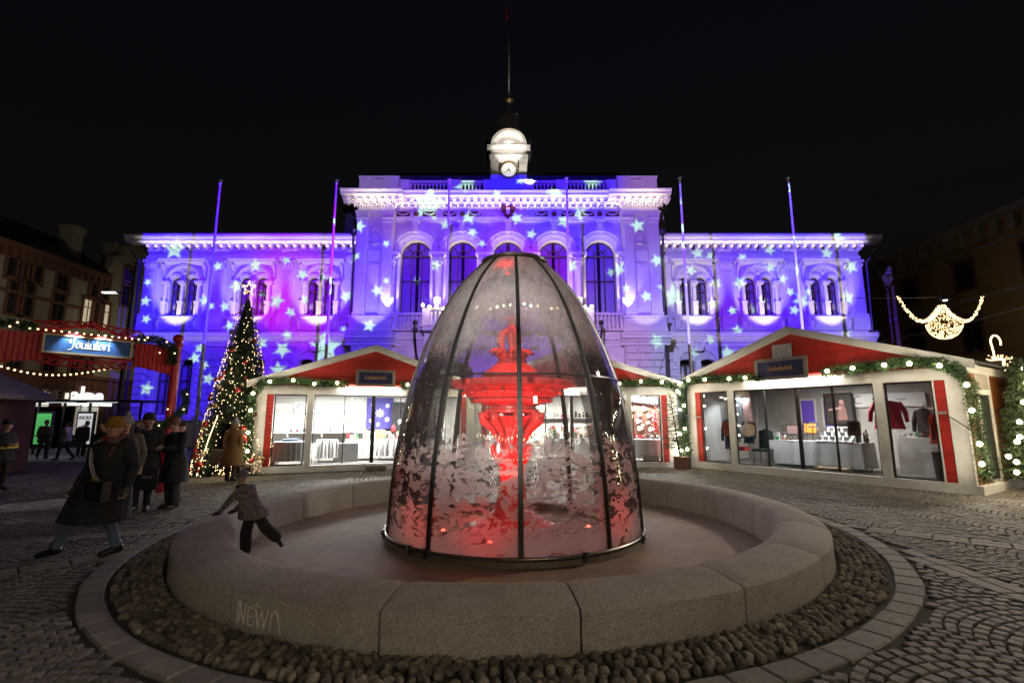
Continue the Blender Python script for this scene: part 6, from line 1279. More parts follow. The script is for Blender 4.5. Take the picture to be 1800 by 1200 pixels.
# ------------------------------------------------------------------ street side buildings, tram stop, entrance arch
plaster = mat('old_plaster', (.30, .265, .20), .85, var=.12, scale=1.2, dirt=(.18, .15, .11), dscale=.4, bump=.2, bscale=12)
brickred = mat('dark_brick_trim', (.16, .07, .045), .85, var=.2, scale=6); ochre = mat('ochre_plaster', (.30, .20, .07), .85, var=.12, scale=1.2, dirt=(.16, .11, .05), dscale=.4)
dwin = mat('dark_window_pane', (.02, .022, .025), .12, spec=.8); lit1 = emis('lit_room', (1, .86, .62), .35); shop_l = emis('shop_light', (1, .93, .80), 1.0); letter_l = emis('lit_letters', (1, 1, 1), 1.2)
def sbox(mb, X, y0, y1, z0, z1, t0, t1, sg):      # on a wall X = const whose face looks towards +sg*x
    a, b_ = sorted((X + sg * t0, X + sg * t1)); return mb.box(a, b_, y0, y1, z0, z1)
def side_window(par, X, sg, yc_, zc, w, h_, m=dwin, arch=False, tr=None, nm='window'):
    f = MB(); tr = tr or brickred; e = .16
    sbox(f, X, yc_ - w / 2 - e, yc_ - w / 2, zc - h_ / 2, zc + h_ / 2, .0, .1, sg); sbox(f, X, yc_ + w / 2, yc_ + w / 2 + e, zc - h_ / 2, zc + h_ / 2, .0, .1, sg); sbox(f, X, yc_ - w / 2 - e, yc_ + w / 2 + e, zc + h_ / 2, zc + h_ / 2 + e * 1.3, 0, .14, sg); sbox(f, X, yc_ - w / 2 - e, yc_ + w / 2 + e, zc - h_ / 2 - e, zc - h_ / 2, 0, .16, sg)
    fo_ = f.build(nm, tr, par); p = MB(); sbox(p, X, yc_ - w / 2, yc_ + w / 2, zc - h_ / 2, zc + h_ / 2, .004, .02, sg); po = p.build('pane', m, fo_)
    q = MB(); sbox(q, X, yc_ - .03, yc_ + .03, zc - h_ / 2, zc + h_ / 2, .022, .05, sg); sbox(q, X, yc_ - w / 2, yc_ - .03, zc + h_ * .18, zc + h_ * .18 + .06, .022, .05, sg); sbox(q, X, yc_ + .03, yc_ + w / 2, zc + h_ * .18, zc + h_ * .18 + .06, .022, .05, sg); q.build('glazing_bar', frame_m, fo_)
XL = -32.0
def L(px, py): return side(px, py, XL)
lb = thing('apartment_building', 'dark plaster apartment building with brick trimmed windows on the left street', 'building', (XL, 30, 0))
OFF = Matrix.Translation((-XL, -30, 0))
_oldbuild = MB.build
class OB(MB):
    def __init__(s): super().__init__(); s.T = OFF
def sb(par, nm, m, X, y0, y1, z0, z1, t0, t1, sg, OFFM=None, **k):
    q = MB(); q.T = OFFM if OFFM is not None else OFF; sbox(q, X, y0, y1, z0, z1, t0, t1, sg); return q.build(nm, m, par, **k)
ZE = 12.4
sb(lb, 'wall', plaster, XL, 22, 36.8, 4.6, ZE, -6, 0, 1); sb(lb, 'ground_floor', brickred, XL, 22, 46, 0, 4.6, -6, .05, 1)
sb(lb, 'string_course', brickred, XL, 22, 46, 4.6, 4.85, 0, .25, 1); sb(lb, 'string_course', brickred, XL, 22, 36.8, 9.6, 9.8, 0, .12, 1); sb(lb, 'eaves', brickred, XL, 22, 36.8, ZE, ZE + .35, -6, .55, 1)
q = MB(); q.T = OFF; y = 22.2
while y < 36.7: sbox(q, XL, y, y + .25, ZE - .6, ZE, 0, .4, 1); y += .55
q.build('corbels', brickred, lb, kind='stuff'); q = MB(); q.T = OFF; q.prism([(XL - 6, ZE + .35), (XL + .5, ZE + .35), (XL - 3, ZE + 3)], 22, 36.8); q.build('roof', rooftin, lb)
gy0, gy1 = 36.8, 46
sb(lb, 'gable_wall', plaster, XL, gy0, gy1, 4.6, 13.6, -5, .12, 1); q = MB(); q.T = OFF
# stepped curvy gable seen edge on along the street: build as polygon in yz
gp = [(gy0 + .2, 13.6), (gy0 + 4.8, 13.6), (gy0 + 4.6, 14.6), (gy0 + 4.0, 14.8), (gy0 + 3.7, 15.8), (gy0 + 3.0, 16.2), (gy0 + 2.6, 17.0), (gy0 + 2.2, 16.2), (gy0 + 1.4, 15.8), (gy0 + 1.2, 14.8), (gy0 + .5, 14.6)]
n = len(gp); q.add([(XL + .12, y, z) for y, z in gp] + [(XL - .5, y, z) for y, z in gp], [tuple(range(n)), tuple(range(2 * n - 1, n - 1, -1))] + [(i, i + n, (i + 1) % n + n, (i + 1) % n) for i in range(n)]); q.build('curved_gable', plaster, lb)
for y in (34.2, 38.0, 43.6): q = MB(); q.T = OFF; sbox(q, XL, y, y + .9, 13.2, 15.6, -1.6, -.6, 1); sbox(q, XL, y - .1, y + 1.0, 15.6, 15.9, -1.7, -.5, 1); q.build('chimney', plaster, lb)
q = MB(); q.T = OFF; sbox(q, XL, 44.2, 46, 4.6, 12.6, .12, 1.1, 1); q.build('bay', plaster, lb)
_MBinit = MB.__init__
def _oi(s): _MBinit(s); s.T = OFF
MB.__init__ = _oi
def wl(pxa, pya, w, h_, m=dwin, X=XL): p = side(pxa, pya, XL); side_window(lb, X, 1, p.y, p.z, w, h_, m)
for px, py in ((25, 462), (45, 466), (63, 472), (110, 488)): wl(px, py, .85, 2.0)
for px, py in ((25, 522), (45, 526), (101, 541)): wl(px, py, .85, 2.2)
for px, py, m in ((166, 502, dwin), (180, 506, dwin), (150, 549, lit1), (166, 553, dwin), (179, 556, lit1), (218, 517, dwin), (222, 486, dwin)): p = side(px, py, XL); side_window(lb, XL + .12, 1, p.y, p.z, .8, 1.9 if py > 490 else 1.3, m)
for px, py in ((22, 645), (84, 652), (130, 658), (146, 660), (163, 662)): wl(px, py, .9, 2.4)
# lit shop fronts
p = side(55, 716, XL); side_window(lb, XL + .05, 1, p.y, 2.0, 2.2, 3.0, shop_l, nm='shop_window'); p2 = side(140, 712, XL); side_window(lb, XL + .05, 1, p2.y, 2.0, 3.2, 3.0, emis('shop_light_dim', (1, .88, .72), .8), nm='shop_window'); p3 = side(12, 716, XL); side_window(lb, XL + .05, 1, p3.y, 1.9, 2.0, 2.6, emis('shop_green', (.35, .8, .6), .25), nm='shop_window')
MB.__init__ = _MBinit
s1 = side(81, 694, XL); t = text('shop_lettering', 'ANNELE', 1.0, mat('dim_letters', (.30, .28, .25), .6), None, (XL + .3, s1.y, s1.z), (0, 0, R(90)), depth=.04); tag(t, 'dim capital lettering above the dark shop front on the left building', 'shop sign')
s1 = side(147, 697, XL); t = text('shop_lettering', 'alpa', 1.9, letter_l, None, (XL + .3, s1.y, s1.z), (0, 0, R(90)), depth=.05, bold=.02); tag(t, 'bright white lettering of the shop on the left street', 'shop sign')
s1 = side(176, 711, XL); q = MB().box(-.5, .5, -.1, 0, -.12, .12); t = q.build('shop_lightbox', letter_l, None, loc=(XL + .4, s1.y, s1.z), rot=(0, 0, R(90)), label='small lit box sign right of the bright shop lettering', category='shop sign')
# tram stop shelter in front of it
tsY = 24.0; ts = thing('tram_shelter', 'long glass tram stop shelter with lit advertising panels at the left', 'tram shelter', (-24.5, tsY, -.03)); tsf = mat('shelter_metal', (.04, .04, .045), .4, metal=.5)
for i in range(8): x = -2.5 + i * 1.25; MB().box(x - .04, x + .04, -.04, .04, 0, 2.5).build('post', tsf, ts)
MB().box(-2.7, 6.6, -.6, 1.2, 2.5, 2.6).build('roof', tsf, ts)
for i in range(7): x = -2.5 + i * 1.25; MB().box(x + .05, x + 1.2, -.01, .01, .3, 2.3).build('pane', glass('shelter_glass', (.8, .82, .82)) if i == 0 else bpy.data.materials['shelter_glass'], ts)
for i in range(4): x = -2.0 + i * 2.0; MB().box(x, x + 1.4, -.5, -.4, 2.46, 2.5).build('strip_light', emis('shelter_light', (.9, .97, 1), .5) if i == 0 else bpy.data.materials['shelter_light'], ts)
MB().box(-2.5, 6.5, .3, .7, .42, .48).build('bench', tsf, ts)
for px, col, lbl, k in ((76, (.12, .62, .16), 'bright green lit advertising panel in the tram stop', 0), (149, (.95, .92, .95), 'white lit advertising panel with dark lettering in the tram stop', 1)):
    p = at(px, 745, tsY - .25); t = thing('advertising_panel', lbl, 'advert panel', (p.x, tsY - .25, -.03)); MB().box(-.42, .42, 0, .12, .35, 2.05).build('casing', tsf, t); MB().box(-.35, .35, -.01, 0, .5, 1.95).build('screen', emis('ad_screen_%d' % k, col, .45), t)
    if k: text('lettering', 'KICKS', .22, btext, t, (0, -.02, 1.75), depth=.004, bold=.006); MB().prism([(-.2, .7), (.25, .8), (.1, 1.5), (-.15, 1.35)], -.015, -.011).build('print', pink_m, t)
    else: MB().prism([(-.25, .75), (.2, .9), (.25, 1.25), (-.1, 1.2)], -.015, -.011).build('print', cloth_m, t)
rl = thing('tram_stop_railing', 'dark railing in front of the tram stop', 'railing', (-24, 21.4, -.03)); MB().box(-6, 4.2, -.02, .02, .95, 1.0).build('rail', tsf, rl); MB().box(-6, 4.2, -.02, .02, .4, .44).build('rail', tsf, rl)
for i in range(7): MB().box(-5.8 + i * 1.6, -5.74 + i * 1.6, -.03, .03, 0, .95).build('post', tsf, rl)
# lamp post column by the corner of the town hall
p = at(205, 740, 25); t = thing('street_lamp', 'dark street lamp mast between the left building and the town hall', 'street lamp', (p.x, 25, 0)); MB().tube([(0, 0, 0), (0, 0, 10)], [.12, .08], 8).build('mast', tsf, t); MB().tube([(0, 0, 8.2), (-1.0, -.1, 8.3)], .04, 6).build('arm', tsf, t); MB().box(-1.5, -.8, -.2, 0, 8.22, 8.3).build('lamp_head', letter_l, t); MB().box(-.25, .3, -.2, .1, 4.6, 5.2).build('sign_box', tsf, t)
# far left hut roof corner
t = thing('hut_roof_corner', 'pale sloping roof edge of a hut cut off by the left picture edge', 'market hut', (-17.6, 14.6, -.05)); MB().prism([(-3, 4.1), (1.55, 2.35), (1.55, 2.50), (-3, 4.3)], -.1, 2.5).build('roof', sign_fr, t); MB().box(-3, 1.0, .0, 2.4, 0, 2.5).build('wall', brown_c, t)
# right side building
XR = 31.0; rb = thing('apartment_building', 'dark ochre apartment building with bracketed cornice on the right street', 'building', (XR, 30, 0)); OFR = Matrix.Translation((-XR, -30, 0))
def rbx(nm, m, y0, y1, z0, z1, t0, t1, **k): return sb(rb, nm, m, XR, y0, y1, z0, z1, t0, t1, -1, OFR, **k)
rbx('wall', ochre, 20, 62, 0, 14.2, -6, 0); rbx('eaves', plaster, 20, 62, 14.2, 14.6, -6, .7); rbx('string_course', plaster, 20, 62, 9.4, 9.7, 0, .2); rbx('string_course', plaster, 20, 62, 12.7, 12.9, 0, .15)
q = MB(); q.T = OFR; y = 20.2
while y < 61: sbox(q, XR, y, y + .45, 13.2, 14.2, 0, .45, -1); y += 1.1
q.build('corbels', plaster, rb, kind='stuff')
MB.__init__ = lambda s: (_MBinit(s), setattr(s, 'T', OFR))[0]
for y in (27.5, 32.0, 36.5, 42, 48): 
    for z in (7.3, 11.3): side_window(rb, XR, -1, y, z, 1.3, 2.3 if z < 9 else 1.9)
for y in (27.5, 32, 36.5, 42): side_window(rb, XR, -1, y, 3.2, 1.4, 2.6)
MB.__init__ = _MBinit
fb = thing('apartment_building', 'faint dark gabled roofline behind the right end of the town hall', 'building', (34, 62, 0)); q = MB(); q.prism([(-14, 0), (-3, 0), (-3, 18), (-6, 21.5), (-9, 21.5), (-14, 18)], 0, 8); q.build('wall', plaster, fb)
lamp('SPOT', 'left_street_light', (-25.5, 25, 6), 380, (1, .85, .62), (-32, 29, 7), size=.3, cone=130, blend=.8); lamp('SPOT', 'left_street_light', (-26.5, 36, 7), 260, (1, .85, .62), (-32, 39, 8), size=.3, cone=130, blend=.8); lamp('SPOT', 'right_street_light', (25, 27, 7), 60, (1, .75, .42), (31, 30, 8), size=.3, cone=140, blend=.8)
lamp('AREA', 'tram_stop_light', (-22.5, 23.4, 2.4), 25, (.9, .96, 1), size=6, size_y=.2)
# ---- entrance arch with its sign
AM = Matrix.Translation((-9.6, 10.85, gz(-9.6))) @ Matrix.Rotation(math.atan2(1.16, .93), 4, 'Z'); arz = math.atan2(1.16, .93)
red_p = mat('red_gloss_paint', (.40, .012, .015), .35, var=.08); gold_f = mat('gold_sign_frame', (.50, .42, .26), .4, metal=.4)
ar = thing('entrance_arch', 'red wooden market entrance arch with scrollwork and slatted valance', 'arch', AM @ Vector((0, 0, 0)), arz)
for x in (-1.75, 1.72): b = MB(); b.lathe([(.14, 0), (.14, .3), (.11, .35), (.10, 1.8), (.09, 3.55), (.13, 3.58), (.13, 3.62), (.04, 3.66)], n=16, c=(x, 0, 0)); b.ball((x, 0, 3.76), .12, 12, 8); b.build('post', red_p, ar, smooth=40)
for i in range(36):
    x = -1.66 + i * .093
    if -.78 < x < .76: continue
    lo = 2.72 + .33 * math.cos(min(1, abs(x) / 1.8) * math.pi * .5) ** .7; q = MB(); q.cbox(x, x + .085, -.03, .03, lo, 3.56, .008); q.build('slat', red_p, ar)
MB().box(-1.66, 1.62, .03, .06, 3.42, 3.5).build('rail', red_p, ar); MB().box(-1.66, 1.62, .03, .06, 3.12, 3.2).build('rail', red_p, ar)
def scroll(mb, x0, z0, s_, up):
    pts = [(x0 + s_ * .14 * (1 - t * .75) * math.cos(t * 7), 0, z0 + up * (.10 + .10 * (1 - t * .75) * math.sin(t * 7))) for t in np.linspace(0, 1, 14)]; mb.tube(pts, .022, 5)
b = MB()
for i, x in enumerate(np.linspace(-.85, .85, 11)):
    hgt = .06 + .20 * (1 - abs(x) / .95); scroll(b, x, 3.60 + hgt * .55, 1 if x > 0 else -1, 1)
b.tube([(-1.0, 0, 3.60), (-.5, 0, 3.70), (0, 0, 3.88), (.5, 0, 3.70), (1.0, 0, 3.60)], .03, 6); b.tube([(-1, 0, 3.6), (1, 0, 3.6)], .03, 6); b.ball((0, 0, 3.9), .06, 8, 6); b.build('crest_scrollwork', red_p, ar, smooth='all')
b = MB()
for i, x in enumerate(np.linspace(-.7, .7, 9)): scroll(b, x, 3.14 - .10 * (1 - abs(x)), 1 if x > 0 else -1, -1)
b.tube([(-.8, 0, 3.13), (0, 0, 3.0), (.8, 0, 3.13)], .03, 6); b.build('lower_scrollwork', red_p, ar, smooth='all')
sg_ = thing('market_sign', 'wide blue sign with white blackletter and gilt frame on the red entrance arch', 'sign', AM @ Vector((0, -.06, 3.36)), arz); w, h_ = 1.56, .42
f = MB(); f.box(-w / 2, w / 2, -.05, 0, -h_ / 2, -h_ / 2 + .04); f.box(-w / 2, w / 2, -.05, 0, h_ / 2 - .04, h_ / 2); f.box(-w / 2, -w / 2 + .04, -.05, 0, -h_ / 2 + .04, h_ / 2 - .04); f.box(w / 2 - .04, w / 2, -.05, 0, -h_ / 2 + .04, h_ / 2 - .04); f.build('frame', gold_f, sg_); MB().box(-w / 2 + .04, w / 2 - .04, -.03, -.005, -h_ / 2 + .04, h_ / 2 - .04).build('board', mat('sign_board_blue', (.03, .10, .28), .4, var=.3, scale=6), sg_)
blackletter('Joulutori', sg_, .115, -.036, mat('sign_white', (.8, .78, .7), .5), .95)
for x in (-.28, .22): lamp('SPOT', 'sign_lamp', AM @ Vector((x, -.22, 3.72)), 70, (.92, .96, 1), AM @ Vector((x, -.05, 3.36)), size=.02, cone=85, blend=.7)
lamp('SPOT', 'arch_lamp', AM @ Vector((1.3, -1.4, 2.0)), 7, (1, .8, .6), AM @ Vector((1.5, 0, 2.4)), size=.1, cone=90, blend=.8)
for nm, pa, lbl in (('garland', [(-1.9, -.05, 3.5), (-1.4, -.05, 3.72), (-.9, -.05, 3.66)], 'dark fir garland on the left shoulder of the red entrance arch'), ('garland', [(.85, -.05, 3.66), (1.3, -.05, 3.68), (1.62, -.08, 3.5), (1.6, -.1, 3.1)], 'dark fir garland on the right shoulder of the red entrance arch'), ('garland', [(1.95, -.1, 2.5), (2.0, -.12, 2.1), (1.8, -.15, 1.75), (1.5, -.15, 1.55), (1.35, -.1, 1.6)], 'fir garland wound around the right red post of the arch')):
    t = thing(nm, lbl, 'garland', AM @ Vector(pa[0]), arz); m = MB(); m.T = Matrix.Translation(-Vector(pa[0])); needles(m, pa, .11, 1500, .08, .1); m.build('fir_twigs', needle_g, t, kind='stuff')
    for k in range(7): q = Vector(pa[k % len(pa)]).lerp(Vector(pa[(k % len(pa) + 1) % len(pa)]), .4) - Vector(pa[0]); link('led', _ledw, t, q + Vector((0, -.13, .02)))
t = thing('string_lights', 'string of small warm bulbs along the top of the entrance arch sign', 'string lights', AM @ Vector((0, -.08, 3.62)), arz); m = MB(); m.tube([(-1.0, 0, 0), (0, 0, .02), (1.0, 0, 0)], .006, 4); m.build('cable', cable_m, t)
for k in range(17): link('led', _ledw, t, (-1.0 + k * .125, -.02, .01))
a_, b_ = AM @ Vector((-1.9, .2, 3.1)), AM @ Vector((.55, .6, 2.98)); t = thing('string_lights', 'sagging string of round white bulbs hanging below the entrance arch sign', 'string lights', a_); d_ = b_ - a_; pts = [tuple(d_ * k / 24 - Vector((0, 0, .30 * math.sin(math.pi * k / 24)))) for k in range(25)]; m = MB(); m.tube(pts, .006, 4); m.build('cable', cable_m, t)
for q in pts[1:]: link('led', _ledw, t, Vector(q) - Vector((0, 0, .03)), None, (1.1,) * 3)
# ------------------------------------------------------------------ people
def remeshed(mb, name, m, parent, vox=.014, sm=3, subd=0, **k):
    me = mb.mesh(name, m); o = bpy.data.objects.new('tmp', me); C.objects.link(o)
    r = o.modifiers.new('r', 'REMESH'); r.mode = 'VOXEL'; r.voxel_size = vox; r.use_smooth_shade = True
    s = o.modifiers.new('s', 'SMOOTH'); s.iterations = sm; s.factor = .5
    me2 = bpy.data.meshes.new_from_object(o.evaluated_get(bpy.context.evaluated_depsgraph_get())); bpy.data.objects.remove(o)
    me2.name = name; return link(name, me2, parent, **k)
def loft(mb, rings, n=20, cap=True):   # rings: (cx, cy, z, rx, ry)
    vs = []
    for (cx, cy_, z, rx, ry) in rings:
        for j in range(n): a = 2 * math.pi * j / n; vs.append((cx + rx * math.cos(a), cy_ + ry * math.sin(a), z))
    k = len(rings); fs = [(i * n + j, i * n + (j + 1) % n, (i + 1) * n + (j + 1) % n, (i + 1) * n + j) for i in range(k - 1) for j in range(n)] + [tuple(range(n - 1, -1, -1)), tuple((k - 1) * n + j for j in range(n))]
    return mb.add(vs, fs)
skin = mat('skin', (.50, .28, .20), .55, var=.06, scale=8); lips = mat('lips', (.35, .10, .09), .5); eye_w = mat('eye', (.03, .02, .02), .3)
def cloth(nm, c, r=.85, var=.2, scale=18, bump=.35): return mat(nm, c, r, var=var, scale=scale, bump=bump, bscale=60)
K_black = cloth('coat_black', (.016, .016, .018)); K_dark = cloth('coat_dark_grey', (.03, .03, .034)); K_jean = cloth('jeans_light', (.13, .19, .25)); K_jeand = cloth('jeans_dark', (.03, .06, .10)); K_must = cloth('knit_mustard', (.30, .17, .02), scale=40); K_grey = cloth('knit_grey', (.22, .22, .25), scale=40); K_green = cloth('mitten_green', (.05, .07, .035)); K_red = cloth('red_wool', (.25, .025, .02)); K_fur = cloth('fur_grey', (.15, .13, .11), bump=1.0); K_tan = cloth('tan_down_coat', (.36, .22, .10)); K_white = cloth('pale_jacket', (.45, .42, .42)); K_olive = cloth('olive_parka', (.045, .045, .03)); K_brown = cloth('brown_trousers', (.10, .06, .035)); K_leather = mat('shoe_leather', (.012, .011, .010), .4); K_burg = cloth('mitten_burgundy', (.12, .012, .018)); K_camo = cloth('brown_patterned_jacket', (.09, .07, .05), var=.6, scale=14)
H_red = cloth('hair_auburn', (.14, .055, .02), .6, .3, 50); H_blond = cloth('hair_blond', (.40, .25, .10), .6, .3, 50); H_dark = cloth('hair_dark', (.02, .014, .01), .6)
def fingers(mb, w, d, up, s=1.0, curl=.5):
    """palm and five unequal bent fingers at wrist w, hand pointing along d"""
    d = Vector(d).normalized(); up = Vector(up); sd = d.cross(up).normalized(); up = sd.cross(d).normalized(); w = Vector(w)
    for q in (-.022, 0, .022): mb.capsule(w + sd * q * s, w + d * .075 * s + sd * q * 1.2 * s, .017 * s, .015 * s, 8)
    for q, ln in ((-.033, .055), (-.011, .07), (.011, .075), (.033, .066)):
        a = w + d * .08 * s + sd * q * s; b_ = a + (d * math.cos(curl) - up * math.sin(curl)) * ln * .55 * s; c_ = b_ + (d * math.cos(curl * 2) - up * math.sin(curl * 2)) * ln * .5 * s
        mb.capsule(a, b_, .0095 * s, .009 * s, 7); mb.capsule(b_, c_, .009 * s, .0075 * s, 7)
    a = w + d * .02 * s - sd * .03 * s; b_ = a + (d * .6 - sd * .6 - up * .3).normalized() * .04 * s; mb.capsule(a, b_, .012 * s, .010 * s, 7); mb.capsule(b_, b_ + (d * .9 - sd * .1 - up * .3).normalized() * .032 * s, .010 * s, .008 * s, 7)
def person(label, loc, rz, P, O, H=1.70, face=0.0, far=False, tilt=0.0):
    s = H / 1.70; t = thing('person', label, 'person', loc, rz); vox = (.012 if not far else .02)
    V_ = lambda p: Vector(p) * s
    pel, che, nek, hed = V_(P['pelvis']), V_(P['chest']), V_(P['neck']), V_(P['head'])
    b = MB(); b.capsule(pel, che, .125 * s, .13 * s, 12); b.ball(tuple(che + Vector((0, 0, .03 * s))), .15 * s, 12, 8, sx=1.2, sy=.75); b.ball(tuple(pel), .15 * s, 12, 8, sx=1.1, sy=.85); b.capsule(che + Vector((0, 0, .1 * s)), nek, .07 * s, .052 * s); b.capsule(nek, hed, .052 * s, .055 * s)
    HM = Matrix.Translation(hed) @ Matrix.Rotation(face, 4, 'Z') @ Matrix.Rotation(tilt, 4, 'X')
    b.T = HM; b.ball((0, .01 * s, .02 * s), .098 * s, 14, 10, sx=.82, sy=1.0, sz=1.15); b.ball((0, -.03 * s, -.05 * s), .06 * s, 10, 8, sx=.95, sy=.95, sz=1.05); b.capsule((0, -.088 * s, .02 * s), (0, -.105 * s, -.012 * s), .010 * s, .014 * s, 8)
    for q in (-1, 1): b.ball((q * .082 * s, .01 * s, .0), .025 * s, 8, 6, sx=.4, sy=.7, sz=1.2); b.ball((q * .035 * s, -.075 * s, -.015 * s), .028 * s, 8, 6)
    b.T = None
    for arm in ('la', 'ra'):
        sh, el, wr = [V_(p) for p in P[arm]]; b.capsule(sh, el, .05 * s, .042 * s); b.capsule(el, wr, .042 * s, .028 * s)
        hd = Vector(P.get(arm + 'd', (wr - el).normalized())); fingers(b, wr, hd, P.get(arm + 'u', (0, 1, .05)), s, P.get('curl', .45))
    for leg in ('ll', 'rl'):
        hp, kn, an, to = [V_(p) for p in P[leg]]; b.capsule(hp, kn, .085 * s, .058 * s, 12); b.capsule(kn, an, .058 * s, .04 * s, 12); b.capsule(an + Vector((0, 0, -.02 * s)), to, .042 * s, .032 * s, 10)
    remeshed(b, 'body', skin, t, vox * .85 if not far else vox, 2)
    if not far:
        b = MB(); b.T = HM
        for q in (-1, 1): b.ball((q * .033 * s, -.083 * s, .012 * s), .013 * s, 8, 6, sy=.5, sz=.6)
        b.build('eye_pair', eye_w, t, smooth='all'); b = MB(); b.T = HM; b.ball((0, -.088 * s, -.045 * s), .022 * s, 8, 6, sy=.45, sz=.3); b.build('mouth', lips, t, smooth='all')
        b = MB(); b.T = HM
        for q in (-1, 1): b.tube([(q * .018 * s, -.087 * s, .032 * s), (q * .035 * s, -.088 * s, .038 * s), (q * .052 * s, -.078 * s, .032 * s)], .004 * s, 5)
        b.build('eyebrows', O.get('hairm', H_dark), t)
    # trousers
    b = MB(); b.ball(tuple(pel), .155 * s, 12, 8, sx=1.12, sy=.9); wl_ = O.get('legw', 1.0)
    for leg in ('ll', 'rl'): hp, kn, an, to = [V_(p) for p in P[leg]]; b.capsule(hp, kn, .098 * s, .075 * s * wl_, 12); b.capsule(kn, an + (kn - an).normalized() * .04 * s, .075 * s * wl_, .058 * s * wl_ ** 1.5, 12)
    remeshed(b, 'trousers', O['trousers'], t, vox * 1.3, 3)
    for leg in ('ll', 'rl'):
        hp, kn, an, to = [V_(p) for p in P[leg]]; b = MB(); bk = an + (an - to).normalized() * .03 * s; b.capsule(bk + Vector((0, 0, -.03 * s)), to, .05 * s, .042 * s, 12); b.capsule(an + Vector((0, 0, .05 * s)), an - Vector((0, 0, .02 * s)), .055 * s, .055 * s, 12); remeshed(b, 'shoe', O.get('shoes', K_leather), t, vox, 2)
    # coat or jacket
    b = MB(); hem = O['hem'] * s; c_ = che; W_ = O.get('w', 1.0); zs = che.z + .12 * s; rings = []
    def cen(z):
        if z >= pel.z: u = (z - pel.z) / max(.01, che.z - pel.z); return pel.lerp(che, min(u, 1.35))
        k = (pel.z - z); mid_ = (V_(P['ll'][1]) + V_(P['rl'][1])) / 2; return pel.lerp(Vector((mid_.x, mid_.y, pel.z)), min(1, k / .45 / s) * .75)
    for i in range(11):
        u = i / 10; z = hem + (zs - hem) * u; q = cen(z); hh = (z / s)
        rx = np.interp(hh, [.3, .6, .9, 1.1, 1.3, 1.42, 1.5], [.31, .285, .235, .205, .215, .20, .12]) * s * W_ * (O.get('flare', 1) if hh < .9 else 1); ry = rx * (.72 if hh > .9 else .78)
        rings.append((q.x, q.y, z, rx, ry))
    rings.append((nek.x, nek.y, nek.z - .02 * s, .085 * s, .08 * s)); loft(b, rings)
    for arm in ('la', 'ra'): sh, el, wr = [V_(p) for p in P[arm]]; b.capsule(sh, el, .078 * s * W_, .066 * s, 12); b.capsule(el, wr - (wr - el).normalized() * .03 * s, .066 * s, .05 * s, 12); b.capsule(che + Vector((0, 0, .1 * s)), sh, .09 * s, .078 * s, 10)
    co = remeshed(b, O.get('coatname', 'coat'), O['coat'], t, vox * 1.3, 4)
    for v in co.data.vertices:   # cloth folds
        n3 = noise.noise(Vector((v.co.x * 7, v.co.y * 7, v.co.z * (2.2 if not O.get('quilt') else 14)))) * .014 * s; v.co += v.normal * n3
    # collar, scarf
    if 'scarf' in O:
        b = MB(); nn = 18; b.tube([(nek.x + .088 * s * math.cos(a), nek.y + .082 * s * math.sin(a) - .01, nek.z + .0 * s + .012 * s * math.sin(a * 2)) for a in np.linspace(0, 2 * math.pi, nn)], .036 * s, 8); b.build('scarf', O['scarf'], t, smooth='all')
    if 'fur' in O: b = MB(); b.tube([(nek.x + .12 * s * math.cos(a), nek.y + .10 * s * math.sin(a) + .01, nek.z - .035 * s) for a in np.linspace(-1.1, math.pi + 1.1, 20)], .05 * s, 8); b.build('fur_collar', O['fur'], t, smooth='all')
    if 'hair' in O:
        b = MB(); b.T = HM; b.ball((0, .025 * s, .035 * s), .105 * s, 14, 10, sx=.88, sy=1.0, sz=1.08); 
        if O['hair'] == 'long':
            for q in (-1, 1): b.capsule((q * .07 * s, .02 * s, .0), (q * .075 * s, .03 * s, -.2 * s), .035 * s, .03 * s)
            b.capsule((0, .08 * s, 0), (0, .09 * s, -.22 * s), .06 * s, .05 * s)
        if O['hair'] == 'bun': b.ball((0, .11 * s, .06 * s), .04 * s, 8, 6)
        b.v = [v for v in b.v]; remeshed(b, 'hair', O['hairm'], t, .012, 2)
    if 'hat' in O:
        b = MB(); b.T = HM; b.lathe([(.104 * s, .025 * s), (.110 * s, .03 * s), (.108 * s, .075 * s), (.098 * s, .075 * s), (.094 * s, .12 * s), (.068 * s, .155 * s), (.03 * s, .17 * s), (0, .172 * s)], (0, .012 * s, 0), 18, fn=lambda r, z, a: r * (1 + .05 * abs(math.sin(a)))); hb = b.build('knitted_hat', O['hat'], t, smooth='all')
        if O.get('pom'): b = MB(); b.T = HM; b.ball((0, .01 * s, .20 * s), .045 * s, 12, 8); b.v = [tuple(Vector(v)) for v in b.v]; b.build('pompom', O.get('pomm', O['hat']), t, smooth='all')
    if 'hood' in O: b = MB(); b.T = HM; b.ball((0, .05 * s, -.13 * s), .12 * s, 12, 8, sx=1.1, sy=.8, sz=.8); b.build('hood', O['hood'], t, smooth='all')
    if 'mittens' in O:
        for arm in ('la', 'ra'):
            sh, el, wr = [V_(p) for p in P[arm]]; hd = Vector(P.get(arm + 'd', (wr - el).normalized())).normalized(); b = MB(); b.capsule(wr - hd * .03 * s, wr + hd * .04 * s, .042 * s, .045 * s, 12); b.capsule(wr + hd * .04 * s, wr + hd * .13 * s, .045 * s, .032 * s, 12); sd = hd.cross(Vector((0, 1, .1))).normalized(); b.capsule(wr + hd * .03 * s, wr + hd * .08 * s - sd * .045 * s, .022 * s, .018 * s, 8); remeshed(b, 'mitten', O['mittens'], t, .012, 2)
    return t, s, HM
